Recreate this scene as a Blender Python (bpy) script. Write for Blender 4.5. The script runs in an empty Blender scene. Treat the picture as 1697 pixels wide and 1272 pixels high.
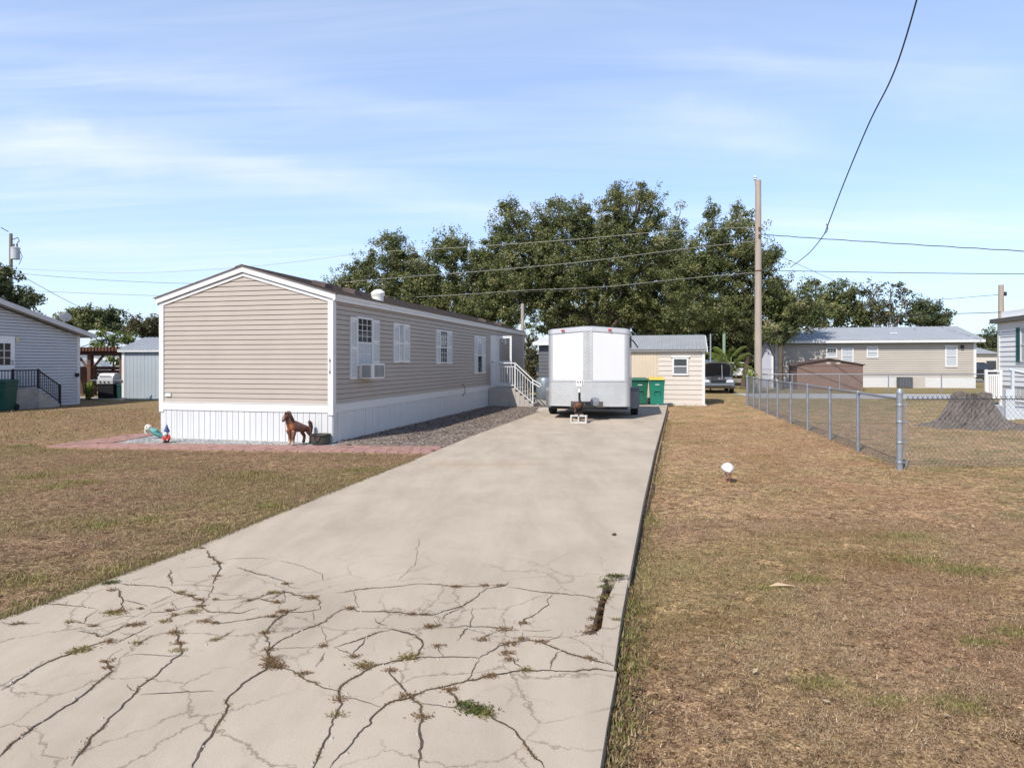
import bpy, math, random
import numpy as np
from mathutils import Vector, Matrix
random.seed(7); RNG = np.random.default_rng(11)
SC = bpy.context.scene; COL = SC.collection
R = math.radians
# ---------------------------------------------------------------- survey of the site
F, CX, HY, H = 1090.0, 848.5, 600.0, 1.73      # focal length and horizon of the photograph, eye height
YAW = math.atan(267/1090)                      # the lot lies turned this much against the view
def G(px, py, z=0.0):
    Y = F*(H-z)/(py-HY); return ((px-CX)/F*Y, Y)
def P(px, py, Y): return ((px-CX)/F*Y, Y, H-(py-HY)*Y/F)
class Fr:
    """local frame: x to the right, y away, turned by yaw"""
    def __init__(s, X, Y, yaw=YAW):
        s.X, s.Y, s.yaw, s.c, s.s = X, Y, yaw, math.cos(yaw), math.sin(yaw)
    def world(s, lx, ly): return (s.X+lx*s.c+ly*s.s, s.Y-lx*s.s+ly*s.c)
    def local(s, X, Y):
        dx, dy = X-s.X, Y-s.Y; return (dx*s.c-dy*s.s, dx*s.s+dy*s.c)
    def ony(s, px, y0=0.0):
        k = (px-CX)/F; return (k*(s.Y+y0*s.c)-s.X-y0*s.s)/(s.c+k*s.s)
    def onx(s, px, x0=0.0):
        k = (px-CX)/F; return (k*(s.Y-x0*s.s)-s.X-x0*s.c)/(s.s-k*s.c)
    def z(s, py, lx, ly): return H-(py-HY)*s.world(lx, ly)[1]/F
# ---------------------------------------------------------------- materials
def new_mat(name):
    m = bpy.data.materials.new(name); m.use_nodes = True
    nt = m.node_tree; return m, nt, nt.nodes['Principled BSDF']
def N(nt, t, **kw):
    n = nt.nodes.new(t)
    for k, v in kw.items():
        if k in n.inputs: n.inputs[k].default_value = v
        else: setattr(n, k, v)
    return n
def rgba(c): return (c[0], c[1], c[2], 1)
def ramp(nt, stops, src=None):
    r = nt.nodes.new('ShaderNodeValToRGB'); e = r.color_ramp.elements
    while len(e) < len(stops): e.new(0.5)
    for i, (p, c) in enumerate(stops):
        e[i].position = p; e[i].color = rgba(c) if not isinstance(c, (int, float)) else (c, c, c, 1)
    if src: nt.links.new(src, r.inputs['Fac'])
    return r
def mix(nt, a, b, fac, mode='MIX'):
    n = nt.nodes.new('ShaderNodeMix'); n.data_type = 'RGBA'; n.blend_type = mode
    for s, v in ((0, fac), (6, a), (7, b)):
        if hasattr(v, 'default_value') or hasattr(v, 'links'): nt.links.new(v, n.inputs[s])
        elif s == 0: n.inputs[0].default_value = v
        else: n.inputs[s].default_value = rgba(v)
    return n.outputs[2]
def noise(nt, scale, detail=6, rough=.6, vec=None, dist=0):
    n = N(nt, 'ShaderNodeTexNoise', Scale=scale, Detail=detail, Roughness=rough, Distortion=dist)
    if vec is not None: nt.links.new(vec, n.inputs['Vector'])
    return n.outputs['Fac']
def coords(nt, which='Object', scale=(1, 1, 1), rot=(0, 0, 0)):
    t = nt.nodes.new('ShaderNodeTexCoord'); m = N(nt, 'ShaderNodeMapping')
    m.inputs['Scale'].default_value = scale; m.inputs['Rotation'].default_value = rot
    nt.links.new(t.outputs[which], m.inputs['Vector']); return m.outputs['Vector']
def mat(name, c, rough=.6, var=.12, vs=3.0, bump=0.0, bs=60.0, metal=0.0, spec=.4, stain=None, st=.62, ss=1.2, stretch=(1, 1, 1), coat=0):
    m, nt, b = new_mat(name)
    vec = coords(nt, 'Object', stretch)
    f = noise(nt, vs, 7, .65, vec)
    lo = tuple(x*(1-var) for x in c); hi = tuple(min(1, x*(1+var)) for x in c)
    col = ramp(nt, [(.3, lo), (.7, hi)], f).outputs['Color']
    if stain:
        s = ramp(nt, [(st, 0), (min(1, st+.16), 1)], noise(nt, ss, 9, .7, vec, .4)).outputs['Color']
        col = mix(nt, col, stain, s)
    nt.links.new(col, b.inputs['Base Color'])
    b.inputs['Roughness'].default_value = rough; b.inputs['Metallic'].default_value = metal
    b.inputs['Specular IOR Level'].default_value = spec
    if coat: b.inputs['Coat Weight'].default_value = coat
    if bump:
        bn = N(nt, 'ShaderNodeBump', Strength=bump, Distance=.01)
        nt.links.new(noise(nt, bs, 5, .6, vec), bn.inputs['Height']); nt.links.new(bn.outputs['Normal'], b.inputs['Normal'])
    return m
M = {}
def setup_mats():
    M['vinyl_tan'] = mat('vinyl tan', (.402, .344, .292), .55, .05, 1.5, .06, 160, stain=(.35, .297, .255), st=.66, ss=.8)
    M['white_trim'] = mat('white painted trim', (.65, .645, .63), .5, .03, 2, .03, 80, stain=(.70, .69, .66), st=.66, ss=2)
    M['skirt'] = mat('white vinyl skirting', (.60, .597, .59), .5, .03, 2.5, .03, 60, stain=(.55, .53, .49), st=.64, ss=2.2)
    M['white_plastic'] = mat('white plastic', (.70, .69, .66), .4, .03)
    M['shingle'] = mat('brown shingles', (.17, .125, .10), .9, .4, 9, .8, 60, stain=(.25, .19, .15), st=.5, ss=6)
    M['dark_brown'] = mat('dark brown metal', (.06, .035, .03), .6, .2)
    M['glass'] = mat('window glass dark', (.022, .026, .03), .06, .35, 2.2, 0, spec=.8)
    M['glass_blind'] = mat('window with pale blind', (.42, .44, .47), .12, .08, 3, 0, spec=.8, stretch=(1, 1, 6))
    M['black'] = mat('black paint', (.012, .012, .013), .45, .2)
    M['rubber'] = mat('tyre rubber', (.018, .018, .018), .85, .25, 8, .2, 60)
    M['grey_paint'] = mat('faded grey figures', (.45, .44, .42), .6, .1)
    M['steel'] = mat('galvanised steel', (.30, .32, .355), .48, .16, 9, .05, 50, metal=.55)
    M['zinc_wire'] = mat('zinc wire', (.20, .21, .225), .6, .15, 6, metal=.3)
    M['alu'] = mat('aluminium trim', (.58, .58, .585), .5, .07, 5, .04, 40, metal=.6)
    M['white_panel'] = mat('white trailer panel', (.63, .625, .62), .3, .015, 1.2, spec=.5, stain=(.59, .585, .58), st=.66, ss=1.5)
    M['roof_metal'] = mat('grey metal roof', (.40, .405, .40), .45, .09, 2, .03, 30, metal=.35, stain=(.32, .33, .33), st=.6, ss=1.4)
    M['roof_metal_far'] = mat('pale grey metal roof', (.38, .40, .425), .5, .07, 1, metal=.2)
    M['beige_siding'] = mat('beige siding', (.57, .51, .445), .6, .05, 2, .05, 60, stain=(.53, .455, .385), st=.64, ss=1)
    M['beige_door'] = mat('beige ribbed panel', (.59, .49, .37), .6, .05, 2)
    M['far_siding'] = mat('greyish beige siding', (.455, .405, .35), .6, .05, .8)
    M['lavender'] = mat('grey lavender siding', (.40, .40, .44), .6, .06, 2)
    M['grey_siding'] = mat('blue grey siding', (.52, .54, .57), .6, .05, 1.5, .05, 60)
    M['grey_shed'] = mat('grey shed panels', (.335, .375, .40), .6, .06, 1.5)
    M['dark_shed'] = mat('dark grey boards', (.10, .105, .115), .7, .15, 3)
    M['white_siding'] = mat('white siding', (.82, .83, .84), .55, .04, 1.5)
    M['teal'] = mat('dark green shutter', (.03, .12, .115), .5, .1)
    M['wood'] = mat('weathered pole wood', (.36, .30, .245), .9, .22, 3, .5, 40, stretch=(6, 6, .35))
    M['wood_grey'] = mat('old grey pole wood', (.20, .175, .155), .9, .25, 3, .5, 40, stretch=(6, 6, .35))
    M['pergola'] = mat('brown stained timber', (.11, .052, .033), .8, .3, 5, .3, 30)
    M['fencewood'] = mat('red brown fence boards', (.11, .05, .028), .85, .35, 4, .3, 30)
    M['concrete'] = mat('concrete', (.42, .385, .345), .9, .1, 2, .25, 90, stain=(.34, .31, .28), st=.6, ss=1.5)
    M['stoop'] = mat('painted concrete', (.40, .365, .33), .85, .1, 3, .2, 60, stain=(.29, .26, .24), st=.6, ss=2)
    M['block'] = mat('pale concrete block', (.54, .505, .465), .9, .08, 6, .4, 90)
    M['bin_green'] = mat('green bin plastic', (.012, .17, .115), .42, .1, 3, .05, 60)
    M['bin_green2'] = mat('deep green bin plastic', (.012, .115, .07), .45, .1, 3, .05, 60)
    M['bin_dark'] = mat('dark green bin plastic', (.010, .075, .055), .45, .15, 3)
    M['yellow'] = mat('yellow lid plastic', (.72, .46, .08), .45, .08)
    M['barrel'] = mat('grey black plastic', (.05, .055, .062), .5, .2)
    M['bark'] = mat('oak bark', (.11, .085, .065), .95, .35, 6, .8, 25, stretch=(3, 3, .8))
    M['bark_pale'] = mat('pale bark', (.24, .20, .165), .95, .3, 6, .8, 25, stretch=(3, 3, .8))
    M['bark_red'] = mat('reddish bark', (.10, .065, .05), .95, .3, 6, .6, 25)
    M['stump'] = mat('weathered stump wood', (.12, .10, .088), .95, .65, 7, 1.0, 14, stain=(.22, .18, .145), st=.58, ss=7, stretch=(2.2, 2.2, .8))
    M['brown_metal'] = mat('brown shed metal', (.185, .12, .098), .6, .12, 2)
    M['horse'] = None
    M['car_silver'] = mat('silver car paint', (.13, .14, .15), .35, .1, 2, metal=.4, coat=.3)
    M['car_dark'] = mat('black car paint', (.012, .014, .02), .15, .1, coat=.8)
    M['car_white'] = mat('white car paint', (.75, .75, .77), .25, .03, coat=.6)
    M['chrome'] = mat('dull chrome', (.55, .56, .58), .25, .08, metal=.9)
    M['lamp_glass'] = mat('headlamp glass', (.55, .57, .60), .12, .1, spec=.8)
    M['red'] = mat('red plastic', (.55, .03, .02), .4, .1)
    M['rust'] = mat('rusty steel', (.13, .06, .035), .9, .45, 18, .5, 60)
    M['red_coat'] = mat('red painted coat', (.42, .03, .025), .5, .15)
    M['blue_hat'] = mat('blue painted hat', (.03, .07, .19), .5, .15)
    M['skin'] = mat('painted skin', (.62, .37, .28), .5, .08)
    M['beard'] = mat('painted white beard', (.78, .75, .72), .6, .05, 20, .3, 60)
    M['teal_fig'] = mat('weathered teal glaze', (.10, .27, .255), .6, .4, 12, .3, 50, stain=(.42, .44, .37), st=.56, ss=9)
    M['cream_fig'] = mat('weathered cream glaze', (.60, .56, .45), .55, .2, 12, stain=(.36, .42, .36), st=.6, ss=9)
    M['iron'] = mat('dark cast iron', (.065, .065, .052), .5, .25, 6, .2, 40, metal=.3)
    M['ibis'] = mat('white feathers', (.70, .675, .64), .8, .06, 20, .4, 50)
    M['ibis_leg'] = mat('pink leg skin', (.52, .22, .16), .6, .1)
    M['wire'] = mat('black cable', (.028, .028, .03), .6, .1)
    M['wire_pale'] = mat('pale aluminium cable', (.34, .33, .29), .5, .1, metal=.2)
    M['paver'] = mat('red pavers', (.33, .19, .16), .9, .22, 5, .4, 60, stain=(.42, .30, .26), st=.6, ss=3)
    M['gravel'] = gravel('grey gravel', [(.2, (.12, .12, .12)), (.5, (.42, .42, .41)), (.8, (.68, .68, .67))], 45)
    M['mulch'] = gravel('brown mulch', [(.12, (.05, .037, .03)), (.5, (.21, .16, .13)), (.85, (.48, .40, .34))], 34)
    M['leaf_oak'] = leaf('oak leaves', [(0, (.05, .068, .022)), (.35, (.125, .148, .05)), (.75, (.215, .222, .082)), (1, (.38, .34, .17))])
    M['leaf_deep'] = leaf('deep green leaves', [(0, (.040, .056, .024)), (.5, (.09, .112, .045)), (1, (.18, .185, .085))])
    M['leaf_dry'] = leaf('sparse drying leaves', [(0, (.05, .055, .025)), (.5, (.10, .10, .05)), (1, (.20, .16, .09))])
    M['leaf_fresh'] = leaf('fresh yellow green leaves', [(0, (.06, .10, .015)), (.5, (.15, .20, .04)), (1, (.27, .30, .07))])
    M['leaf_olive'] = leaf('olive leaves', [(0, (.05, .052, .022)), (.5, (.12, .11, .05)), (1, (.21, .18, .09))])
    M['grass'] = leaf('lawn blades', None)
    M['screen'] = mat('insect screen', (.20, .19, .18), .8, .05)
def gravel(name, stops, sc):
    m, nt, b = new_mat(name)
    v = coords(nt)
    vo = N(nt, 'ShaderNodeTexVoronoi', Scale=sc); nt.links.new(v, vo.inputs['Vector'])
    sep = nt.nodes.new('ShaderNodeSeparateColor'); nt.links.new(vo.outputs['Color'], sep.inputs['Color'])
    c = ramp(nt, stops, sep.outputs[0]).outputs['Color']
    c = mix(nt, c, ramp(nt, [(.35, (.6, .57, .54)), (.65, (1, 1, 1))], noise(nt, 1.6, 5, .6, v)).outputs['Color'], .8, 'MULTIPLY')
    nt.links.new(c, b.inputs['Base Color']); b.inputs['Roughness'].default_value = .9
    bn = N(nt, 'ShaderNodeBump', Strength=1.0, Distance=.02)
    nt.links.new(vo.outputs['Distance'], bn.inputs['Height']); bn.invert = True
    nt.links.new(bn.outputs['Normal'], b.inputs['Normal']); return m
def leaf(name, stops):
    m, nt, b = new_mat(name)
    a = N(nt, 'ShaderNodeAttribute', attribute_name='tint' if stops else 'Col')
    c = ramp(nt, stops, a.outputs['Fac']).outputs['Color'] if stops else a.outputs['Color']
    nt.links.new(c, b.inputs['Base Color']); b.inputs['Roughness'].default_value = .5 if stops else .8
    b.inputs['Specular IOR Level'].default_value = .35 if stops else .15
    tr = nt.nodes.new('ShaderNodeBsdfTranslucent'); nt.links.new(c, tr.inputs['Color'])
    mx = N(nt, 'ShaderNodeMixShader'); mx.inputs[0].default_value = .33
    out = nt.nodes['Material Output']
    nt.links.new(b.outputs[0], mx.inputs[1]); nt.links.new(tr.outputs[0], mx.inputs[2]); nt.links.new(mx.outputs[0], out.inputs['Surface'])
    return m
# ---------------------------------------------------------------- mesh building
class MB:
    def __init__(s): s.v, s.f = [], []
    def add(s, vs, fs):
        n = len(s.v); s.v += [tuple(p) for p in vs]; s.f += [tuple(i+n for i in f) for f in fs]; return s
    def box(s, x0, x1, y0, y1, z0, z1, m=None):
        c = [(x, y, z) for z in (z0, z1) for x, y in ((x0, y0), (x1, y0), (x1, y1), (x0, y1))]
        if m: c = [m(*p) for p in c]
        return s.add(c, [(3, 2, 1, 0), (4, 5, 6, 7), (0, 1, 5, 4), (1, 2, 6, 5), (2, 3, 7, 6), (3, 0, 4, 7)])
    def hexa(s, c): return s.add(c, [(3, 2, 1, 0), (4, 5, 6, 7), (0, 1, 5, 4), (1, 2, 6, 5), (2, 3, 7, 6), (3, 0, 4, 7)])
    def quad(s, *p): return s.add(p, [tuple(range(len(p)))])
    def tube(s, pts, r, n=8, cap=True):
        pts = [Vector(p) for p in pts]; k = len(pts); rs = r if isinstance(r, (list, tuple)) else [r]*k
        vs = []; ref = None
        for i, p in enumerate(pts):
            t = (pts[min(i+1, k-1)]-pts[max(i-1, 0)]).normalized()
            if ref is None or abs(ref.dot(t)) > .95: ref = Vector((0, 0, 1)) if abs(t.z) < .9 else Vector((1, 0, 0))
            a = t.cross(ref).normalized(); b = a.cross(t).normalized(); ref = b
            for j in range(n):
                q = 2*math.pi*j/n; vs.append(p+(a*math.cos(q)+b*math.sin(q))*rs[i])
        fs = [(i*n+j, i*n+(j+1) % n, (i+1)*n+(j+1) % n, (i+1)*n+j) for i in range(k-1) for j in range(n)]
        if cap: fs += [tuple(reversed(range(n))), tuple((k-1)*n+j for j in range(n))]
        return s.add(vs, fs)
    def lathe(s, prof, n=24, c=(0, 0, 0), m=None):
        vs = []
        for r, z in prof:
            for j in range(n):
                q = 2*math.pi*j/n; p = (c[0]+r*math.cos(q), c[1]+r*math.sin(q), c[2]+z); vs.append(m(*p) if m else p)
        k = len(prof)
        fs = [(i*n+j, i*n+(j+1) % n, (i+1)*n+(j+1) % n, (i+1)*n+j) for i in range(k-1) for j in range(n)]
        fs += [tuple(reversed(range(n))), tuple((k-1)*n+j for j in range(n))]
        return s.add(vs, fs)
    def ball(s, c, r, n=16, k=10):
        rx, ry, rz = r if isinstance(r, (tuple, list)) else (r, r, r)
        vs = [(c[0]+rx*math.sin(math.pi*(i+.02)/(k+.04))*math.cos(2*math.pi*j/n), c[1]+ry*math.sin(math.pi*(i+.02)/(k+.04))*math.sin(2*math.pi*j/n), c[2]-rz*math.cos(math.pi*i/k)) for i in range(k+1) for j in range(n)]
        return s.add(vs, [(i*n+j, i*n+(j+1) % n, (i+1)*n+(j+1) % n, (i+1)*n+j) for i in range(k) for j in range(n)])
    def prism(s, poly, d0, d1, m):
        n = len(poly); vs = [m(a, b, d0) for a, b in poly]+[m(a, b, d1) for a, b in poly]
        return s.add(vs, [tuple(reversed(range(n))), tuple(range(n, 2*n))]+[(i, (i+1) % n, (i+1) % n+n, i+n) for i in range(n)])
    def build(s, name, material, parent=None, smooth=False, bevel=0, seg=2):
        me = bpy.data.meshes.new(name); me.from_pydata(s.v, [], s.f); me.validate(); me.update()
        o = bpy.data.objects.new(name, me); COL.objects.link(o); me.materials.append(material)
        fix_normals(me)
        if smooth:
            me.polygons.foreach_set('use_smooth', [True]*len(me.polygons))
            md = None
            try: me.set_sharp_from_angle(angle=R(40))
            except Exception: pass
        if bevel:
            b = o.modifiers.new('Bevel', 'BEVEL'); b.width = bevel; b.segments = seg; b.limit_method = 'ANGLE'; b.angle_limit = R(40)
        if parent: o.parent = parent
        return o
def fix_normals(me):
    import bmesh
    if len(me.polygons) > 30000: return
    bm = bmesh.new(); bm.from_mesh(me); bmesh.ops.recalc_face_normals(bm, faces=bm.faces); bm.to_mesh(me); bm.free()
def W(o, u, n):
    """wall map: a along u, b up, c out along n"""
    return lambda a, b, c: (o[0]+u[0]*a+n[0]*c, o[1]+u[1]*a+n[1]*c, o[2]+b)
def wbox(mb, w, a0, a1, b0, b1, c0, c1):
    return mb.hexa([w(a0, b0, c0), w(a1, b0, c0), w(a1, b0, c1), w(a0, b0, c1), w(a0, b1, c0), w(a1, b1, c0), w(a1, b1, c1), w(a0, b1, c1)])
def siding(mb, w, span, z0, z1, h=.112, lip=.013, gap=0):
    k = 0
    while z0+k*h < z1-1e-4:
        zb = z0+k*h; zt = min(z1, zb+h)-gap; a0, a1 = span(zb); b0, b1 = span(zt); k += 1
        if a1-a0 < .02: continue
        q = -.05 if gap else 0; mb.add([w(a0, zb, q), w(a1, zb, q), w(a1, zb, lip), w(a0, zb, lip), w(b0, zt, .003), w(b1, zt, .003), w(b1, zt, q), w(b0, zt, q)], [(0, 1, 2, 3), (3, 2, 5, 4)]+([(4, 5, 6, 7)] if gap else []))
    return mb
def np_mesh(name, V, Fc, material, parent=None, attrs=None):
    me = bpy.data.meshes.new(name); nv, (nf, k) = len(V), Fc.shape
    me.vertices.add(nv); me.vertices.foreach_set('co', V.astype(np.float32).ravel())
    me.loops.add(nf*k); me.loops.foreach_set('vertex_index', Fc.astype(np.int32).ravel())
    me.polygons.add(nf); me.polygons.foreach_set('loop_start', np.arange(0, nf*k, k, dtype=np.int32))
    try: me.polygons.foreach_set('loop_total', np.full(nf, k, dtype=np.int32))
    except Exception: pass
    for nm, (ty, arr) in (attrs or {}).items():
        a = me.attributes.new(nm, ty, 'POINT'); a.data.foreach_set('color' if ty == 'FLOAT_COLOR' else 'value', arr.astype(np.float32).ravel())
    me.update(calc_edges=True); me.materials.append(material)
    o = bpy.data.objects.new(name, me); COL.objects.link(o)
    if parent: o.parent = parent
    return o
def thing(name, label, cat, loc=(0, 0, 0), rz=0.0, group=None):
    o = bpy.data.objects.new(name, None); COL.objects.link(o); o.empty_display_size = .2
    o.location = loc if len(loc) == 3 else (loc[0], loc[1], 0); o.rotation_euler = (0, 0, rz)
    tag(o, label, cat, group); return o
def tag(o, label, cat, group=None):
    o['label'] = label; o['category'] = cat
    if group: o['group'] = group
    return o
def kind(o, k): o['kind'] = k; return o
def thing_fr(name, label, cat, fr, group=None): return thing(name, label, cat, (fr.X, fr.Y, 0), -fr.yaw, group)
def dup(o, parent=None):
    c = o.copy(); COL.objects.link(c)
    if parent: c.parent = parent
    for ch in list(o.children): dup(ch, c)
    return c
def skin(name, nodes, edges, material, parent, root, sub=2):
    ks = list(nodes); me = bpy.data.meshes.new(name)
    me.from_pydata([nodes[k][0] for k in ks], [(ks.index(a), ks.index(b)) for a, b in edges], []); me.update()
    o = bpy.data.objects.new(name, me); COL.objects.link(o); me.materials.append(material)
    o.modifiers.new('Skin', 'SKIN')
    if not me.skin_vertices:
        me.attributes  # layer is made with the modifier
    for i, k in enumerate(ks):
        sv = me.skin_vertices[0].data[i]; r = nodes[k][1]; sv.radius = r if isinstance(r, tuple) else (r, r)
        sv.use_root = (k == root)
    o.modifiers['Skin'].use_smooth_shade = True
    s = o.modifiers.new('Sub', 'SUBSURF'); s.levels = sub; s.render_levels = sub
    o.parent = parent; return o
def text_part(body, size, material, parent, mtx, name):
    cu = bpy.data.curves.new(name, 'FONT'); cu.body = body; cu.size = size; cu.extrude = .003; cu.align_x = 'CENTER'; cu.align_y = 'CENTER'
    t = bpy.data.objects.new('tmp', cu); COL.objects.link(t)
    dg = bpy.context.evaluated_depsgraph_get(); me = bpy.data.meshes.new_from_object(t.evaluated_get(dg))
    bpy.data.objects.remove(t); me.materials.clear(); me.materials.append(material)
    o = bpy.data.objects.new(name, me); COL.objects.link(o); o.parent = parent; o.matrix_local = mtx; return o
setup_mats()
# ---------------------------------------------------------------- camera, light, sky
cam = bpy.data.cameras.new('camera'); co = bpy.data.objects.new('camera', cam); COL.objects.link(co)
co.location = (0, 0, H); co.rotation_euler = (R(90), 0, 0)
cam.sensor_width = 36; cam.lens = F/1697*36; cam.shift_y = -(636-HY)/1697; cam.clip_end = 3000; cam.clip_start = .05
SC.camera = co
SUN_D = Vector((-.557, -.831, 1.035)).normalized()
SUN_E = math.asin(SUN_D.z)
sl = bpy.data.lights.new('sun', 'SUN'); sl.energy = 4.6; sl.angle = R(.55); sl.color = (1, .945, .87)
so = bpy.data.objects.new('sun', sl); COL.objects.link(so); so.rotation_euler = (-SUN_D).to_track_quat('-Z', 'Y').to_euler()
wd = bpy.data.worlds.new('World'); SC.world = wd; wd.use_nodes = True; nt = wd.node_tree
bg = nt.nodes['Background']; bg.inputs['Strength'].default_value = .13
sk = nt.nodes.new('ShaderNodeTexSky'); sk.sky_type = 'NISHITA'; sk.sun_disc = False
sk.sun_elevation = SUN_E; sk.sun_rotation = math.atan2(SUN_D.x, SUN_D.y); sk.altitude = 0; sk.air_density = 1.0; sk.dust_density = .7; sk.ozone_density = 1.6
tc = nt.nodes.new('ShaderNodeTexCoord'); sx = nt.nodes.new('ShaderNodeSeparateXYZ'); nt.links.new(tc.outputs['Generated'], sx.inputs[0])
def mth(op, a, b=0):
    n = nt.nodes.new('ShaderNodeMath'); n.operation = op
    for i, v in enumerate((a, b)):
        if isinstance(v, (int, float)): n.inputs[i].default_value = v
        else: nt.links.new(v, n.inputs[i])
    return n.outputs[0]
zz = mth('ADD', mth('MAXIMUM', sx.outputs[2], 0), .09)
cv = nt.nodes.new('ShaderNodeCombineXYZ'); nt.links.new(mth('DIVIDE', sx.outputs[0], zz), cv.inputs[0]); nt.links.new(mth('DIVIDE', sx.outputs[1], zz), cv.inputs[1])
mp = N(nt, 'ShaderNodeMapping'); mp.inputs['Rotation'].default_value = (0, 0, R(24)); mp.inputs['Scale'].default_value = (.42, 1.5, 1); mp.inputs['Location'].default_value = (1.7, .35, 0)
nt.links.new(cv.outputs[0], mp.inputs['Vector'])
big = noise(nt, .55, 3, .5, mp.outputs[0], .5)
mp2 = N(nt, 'ShaderNodeMapping'); mp2.inputs['Rotation'].default_value = (0, 0, R(20)); mp2.inputs['Scale'].default_value = (.5, 3.4, 1)
nt.links.new(cv.outputs[0], mp2.inputs['Vector'])
fine = noise(nt, 1.5, 9, .62, mp2.outputs[0], 1.0)
cl = mth('MULTIPLY', ramp(nt, [(.36, 0), (.68, 1)], big).outputs['Color'], ramp(nt, [(.34, .1), (.72, 1)], fine).outputs['Color'])
skyc = mix(nt, sk.outputs['Color'], (1.02, 1.30, 1.60), 1.0, 'MULTIPLY')
hz = ramp(nt, [(0, .62), (.25, .34), (.5, .30), (.7, 0)], sx.outputs[2])
skyc = mix(nt, skyc, (5.8, 6.55, 8.0), hz.outputs['Color'])
# wisps and soft banks of cirrus in the northern sky, placed by bearing and height
yy_ = mth('MAXIMUM', sx.outputs[1], .05); uu = mth('DIVIDE', sx.outputs[0], yy_); ww = mth('DIVIDE', sx.outputs[2], yy_)
wob = mth('MULTIPLY', mth('SUBTRACT', noise(nt, 7, 5, .65, tc.outputs['Generated']), .5), .12)
bank = None
for (px, py, rx, ry, sl_, am) in ((120, 236, 190, 40, .03, .75), (430, 282, 220, 24, .12, .38), (720, 336, 280, 20, .10, .36), (180, 412, 190, 16, .06, .3), (400, 145, 380, 24, .13, .24), (1200, 215, 150, 36, .12, .45), (1240, 105, 180, 24, .14, .3), (1480, 375, 260, 24, .04, .35), (1590, 140, 150, 50, .12, .25)):
    du = mth('SUBTRACT', uu, (px-CX)/F); dw = mth('ADD', mth('SUBTRACT', ww, (HY-py)/F), mth('MULTIPLY', du, sl_)); dw = mth('ADD', dw, mth('MULTIPLY', wob, ry/60))
    e = mth('ADD', mth('POWER', mth('ABSOLUTE', mth('DIVIDE', du, rx/F)), 2), mth('POWER', mth('ABSOLUTE', mth('DIVIDE', dw, ry/F)), 2))
    g_ = mth('MULTIPLY', mth('POWER', 2.718, mth('MULTIPLY', e, -1)), am); bank = g_ if bank is None else mth('ADD', bank, g_)
mp3 = N(nt, 'ShaderNodeMapping'); mp3.inputs['Scale'].default_value = (1.0, 7, 1); mp3.inputs['Rotation'].default_value = (0, 0, R(-6))
cv3 = nt.nodes.new('ShaderNodeCombineXYZ'); nt.links.new(uu, cv3.inputs[0]); nt.links.new(ww, cv3.inputs[1]); nt.links.new(cv3.outputs[0], mp3.inputs['Vector'])
bank = mth('MULTIPLY', bank, ramp(nt, [(.25, .35), (.7, 1)], noise(nt, 3.2, 8, .6, mp3.outputs[0], .6)).outputs['Color'])
front = ramp(nt, [(.05, 0), (.3, 1)], sx.outputs[1]).outputs['Color']
cl = mth('MINIMUM', mth('ADD', mth('MULTIPLY', cl, .5), mth('MULTIPLY', bank, front)), .92)
skyc = mix(nt, skyc, (6.9, 7.25, 8.2), cl)
skyc = mix(nt, skyc, ramp(nt, [(.52, 1), (.70, .40), (1, .26)], sx.outputs[2]).outputs['Color'], 1, 'MULTIPLY')
nt.links.new(skyc, bg.inputs['Color'])
SC.view_settings.view_transform = 'Standard'; SC.view_settings.look = 'None'; SC.view_settings.exposure = .2; SC.view_settings.gamma = 1
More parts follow.
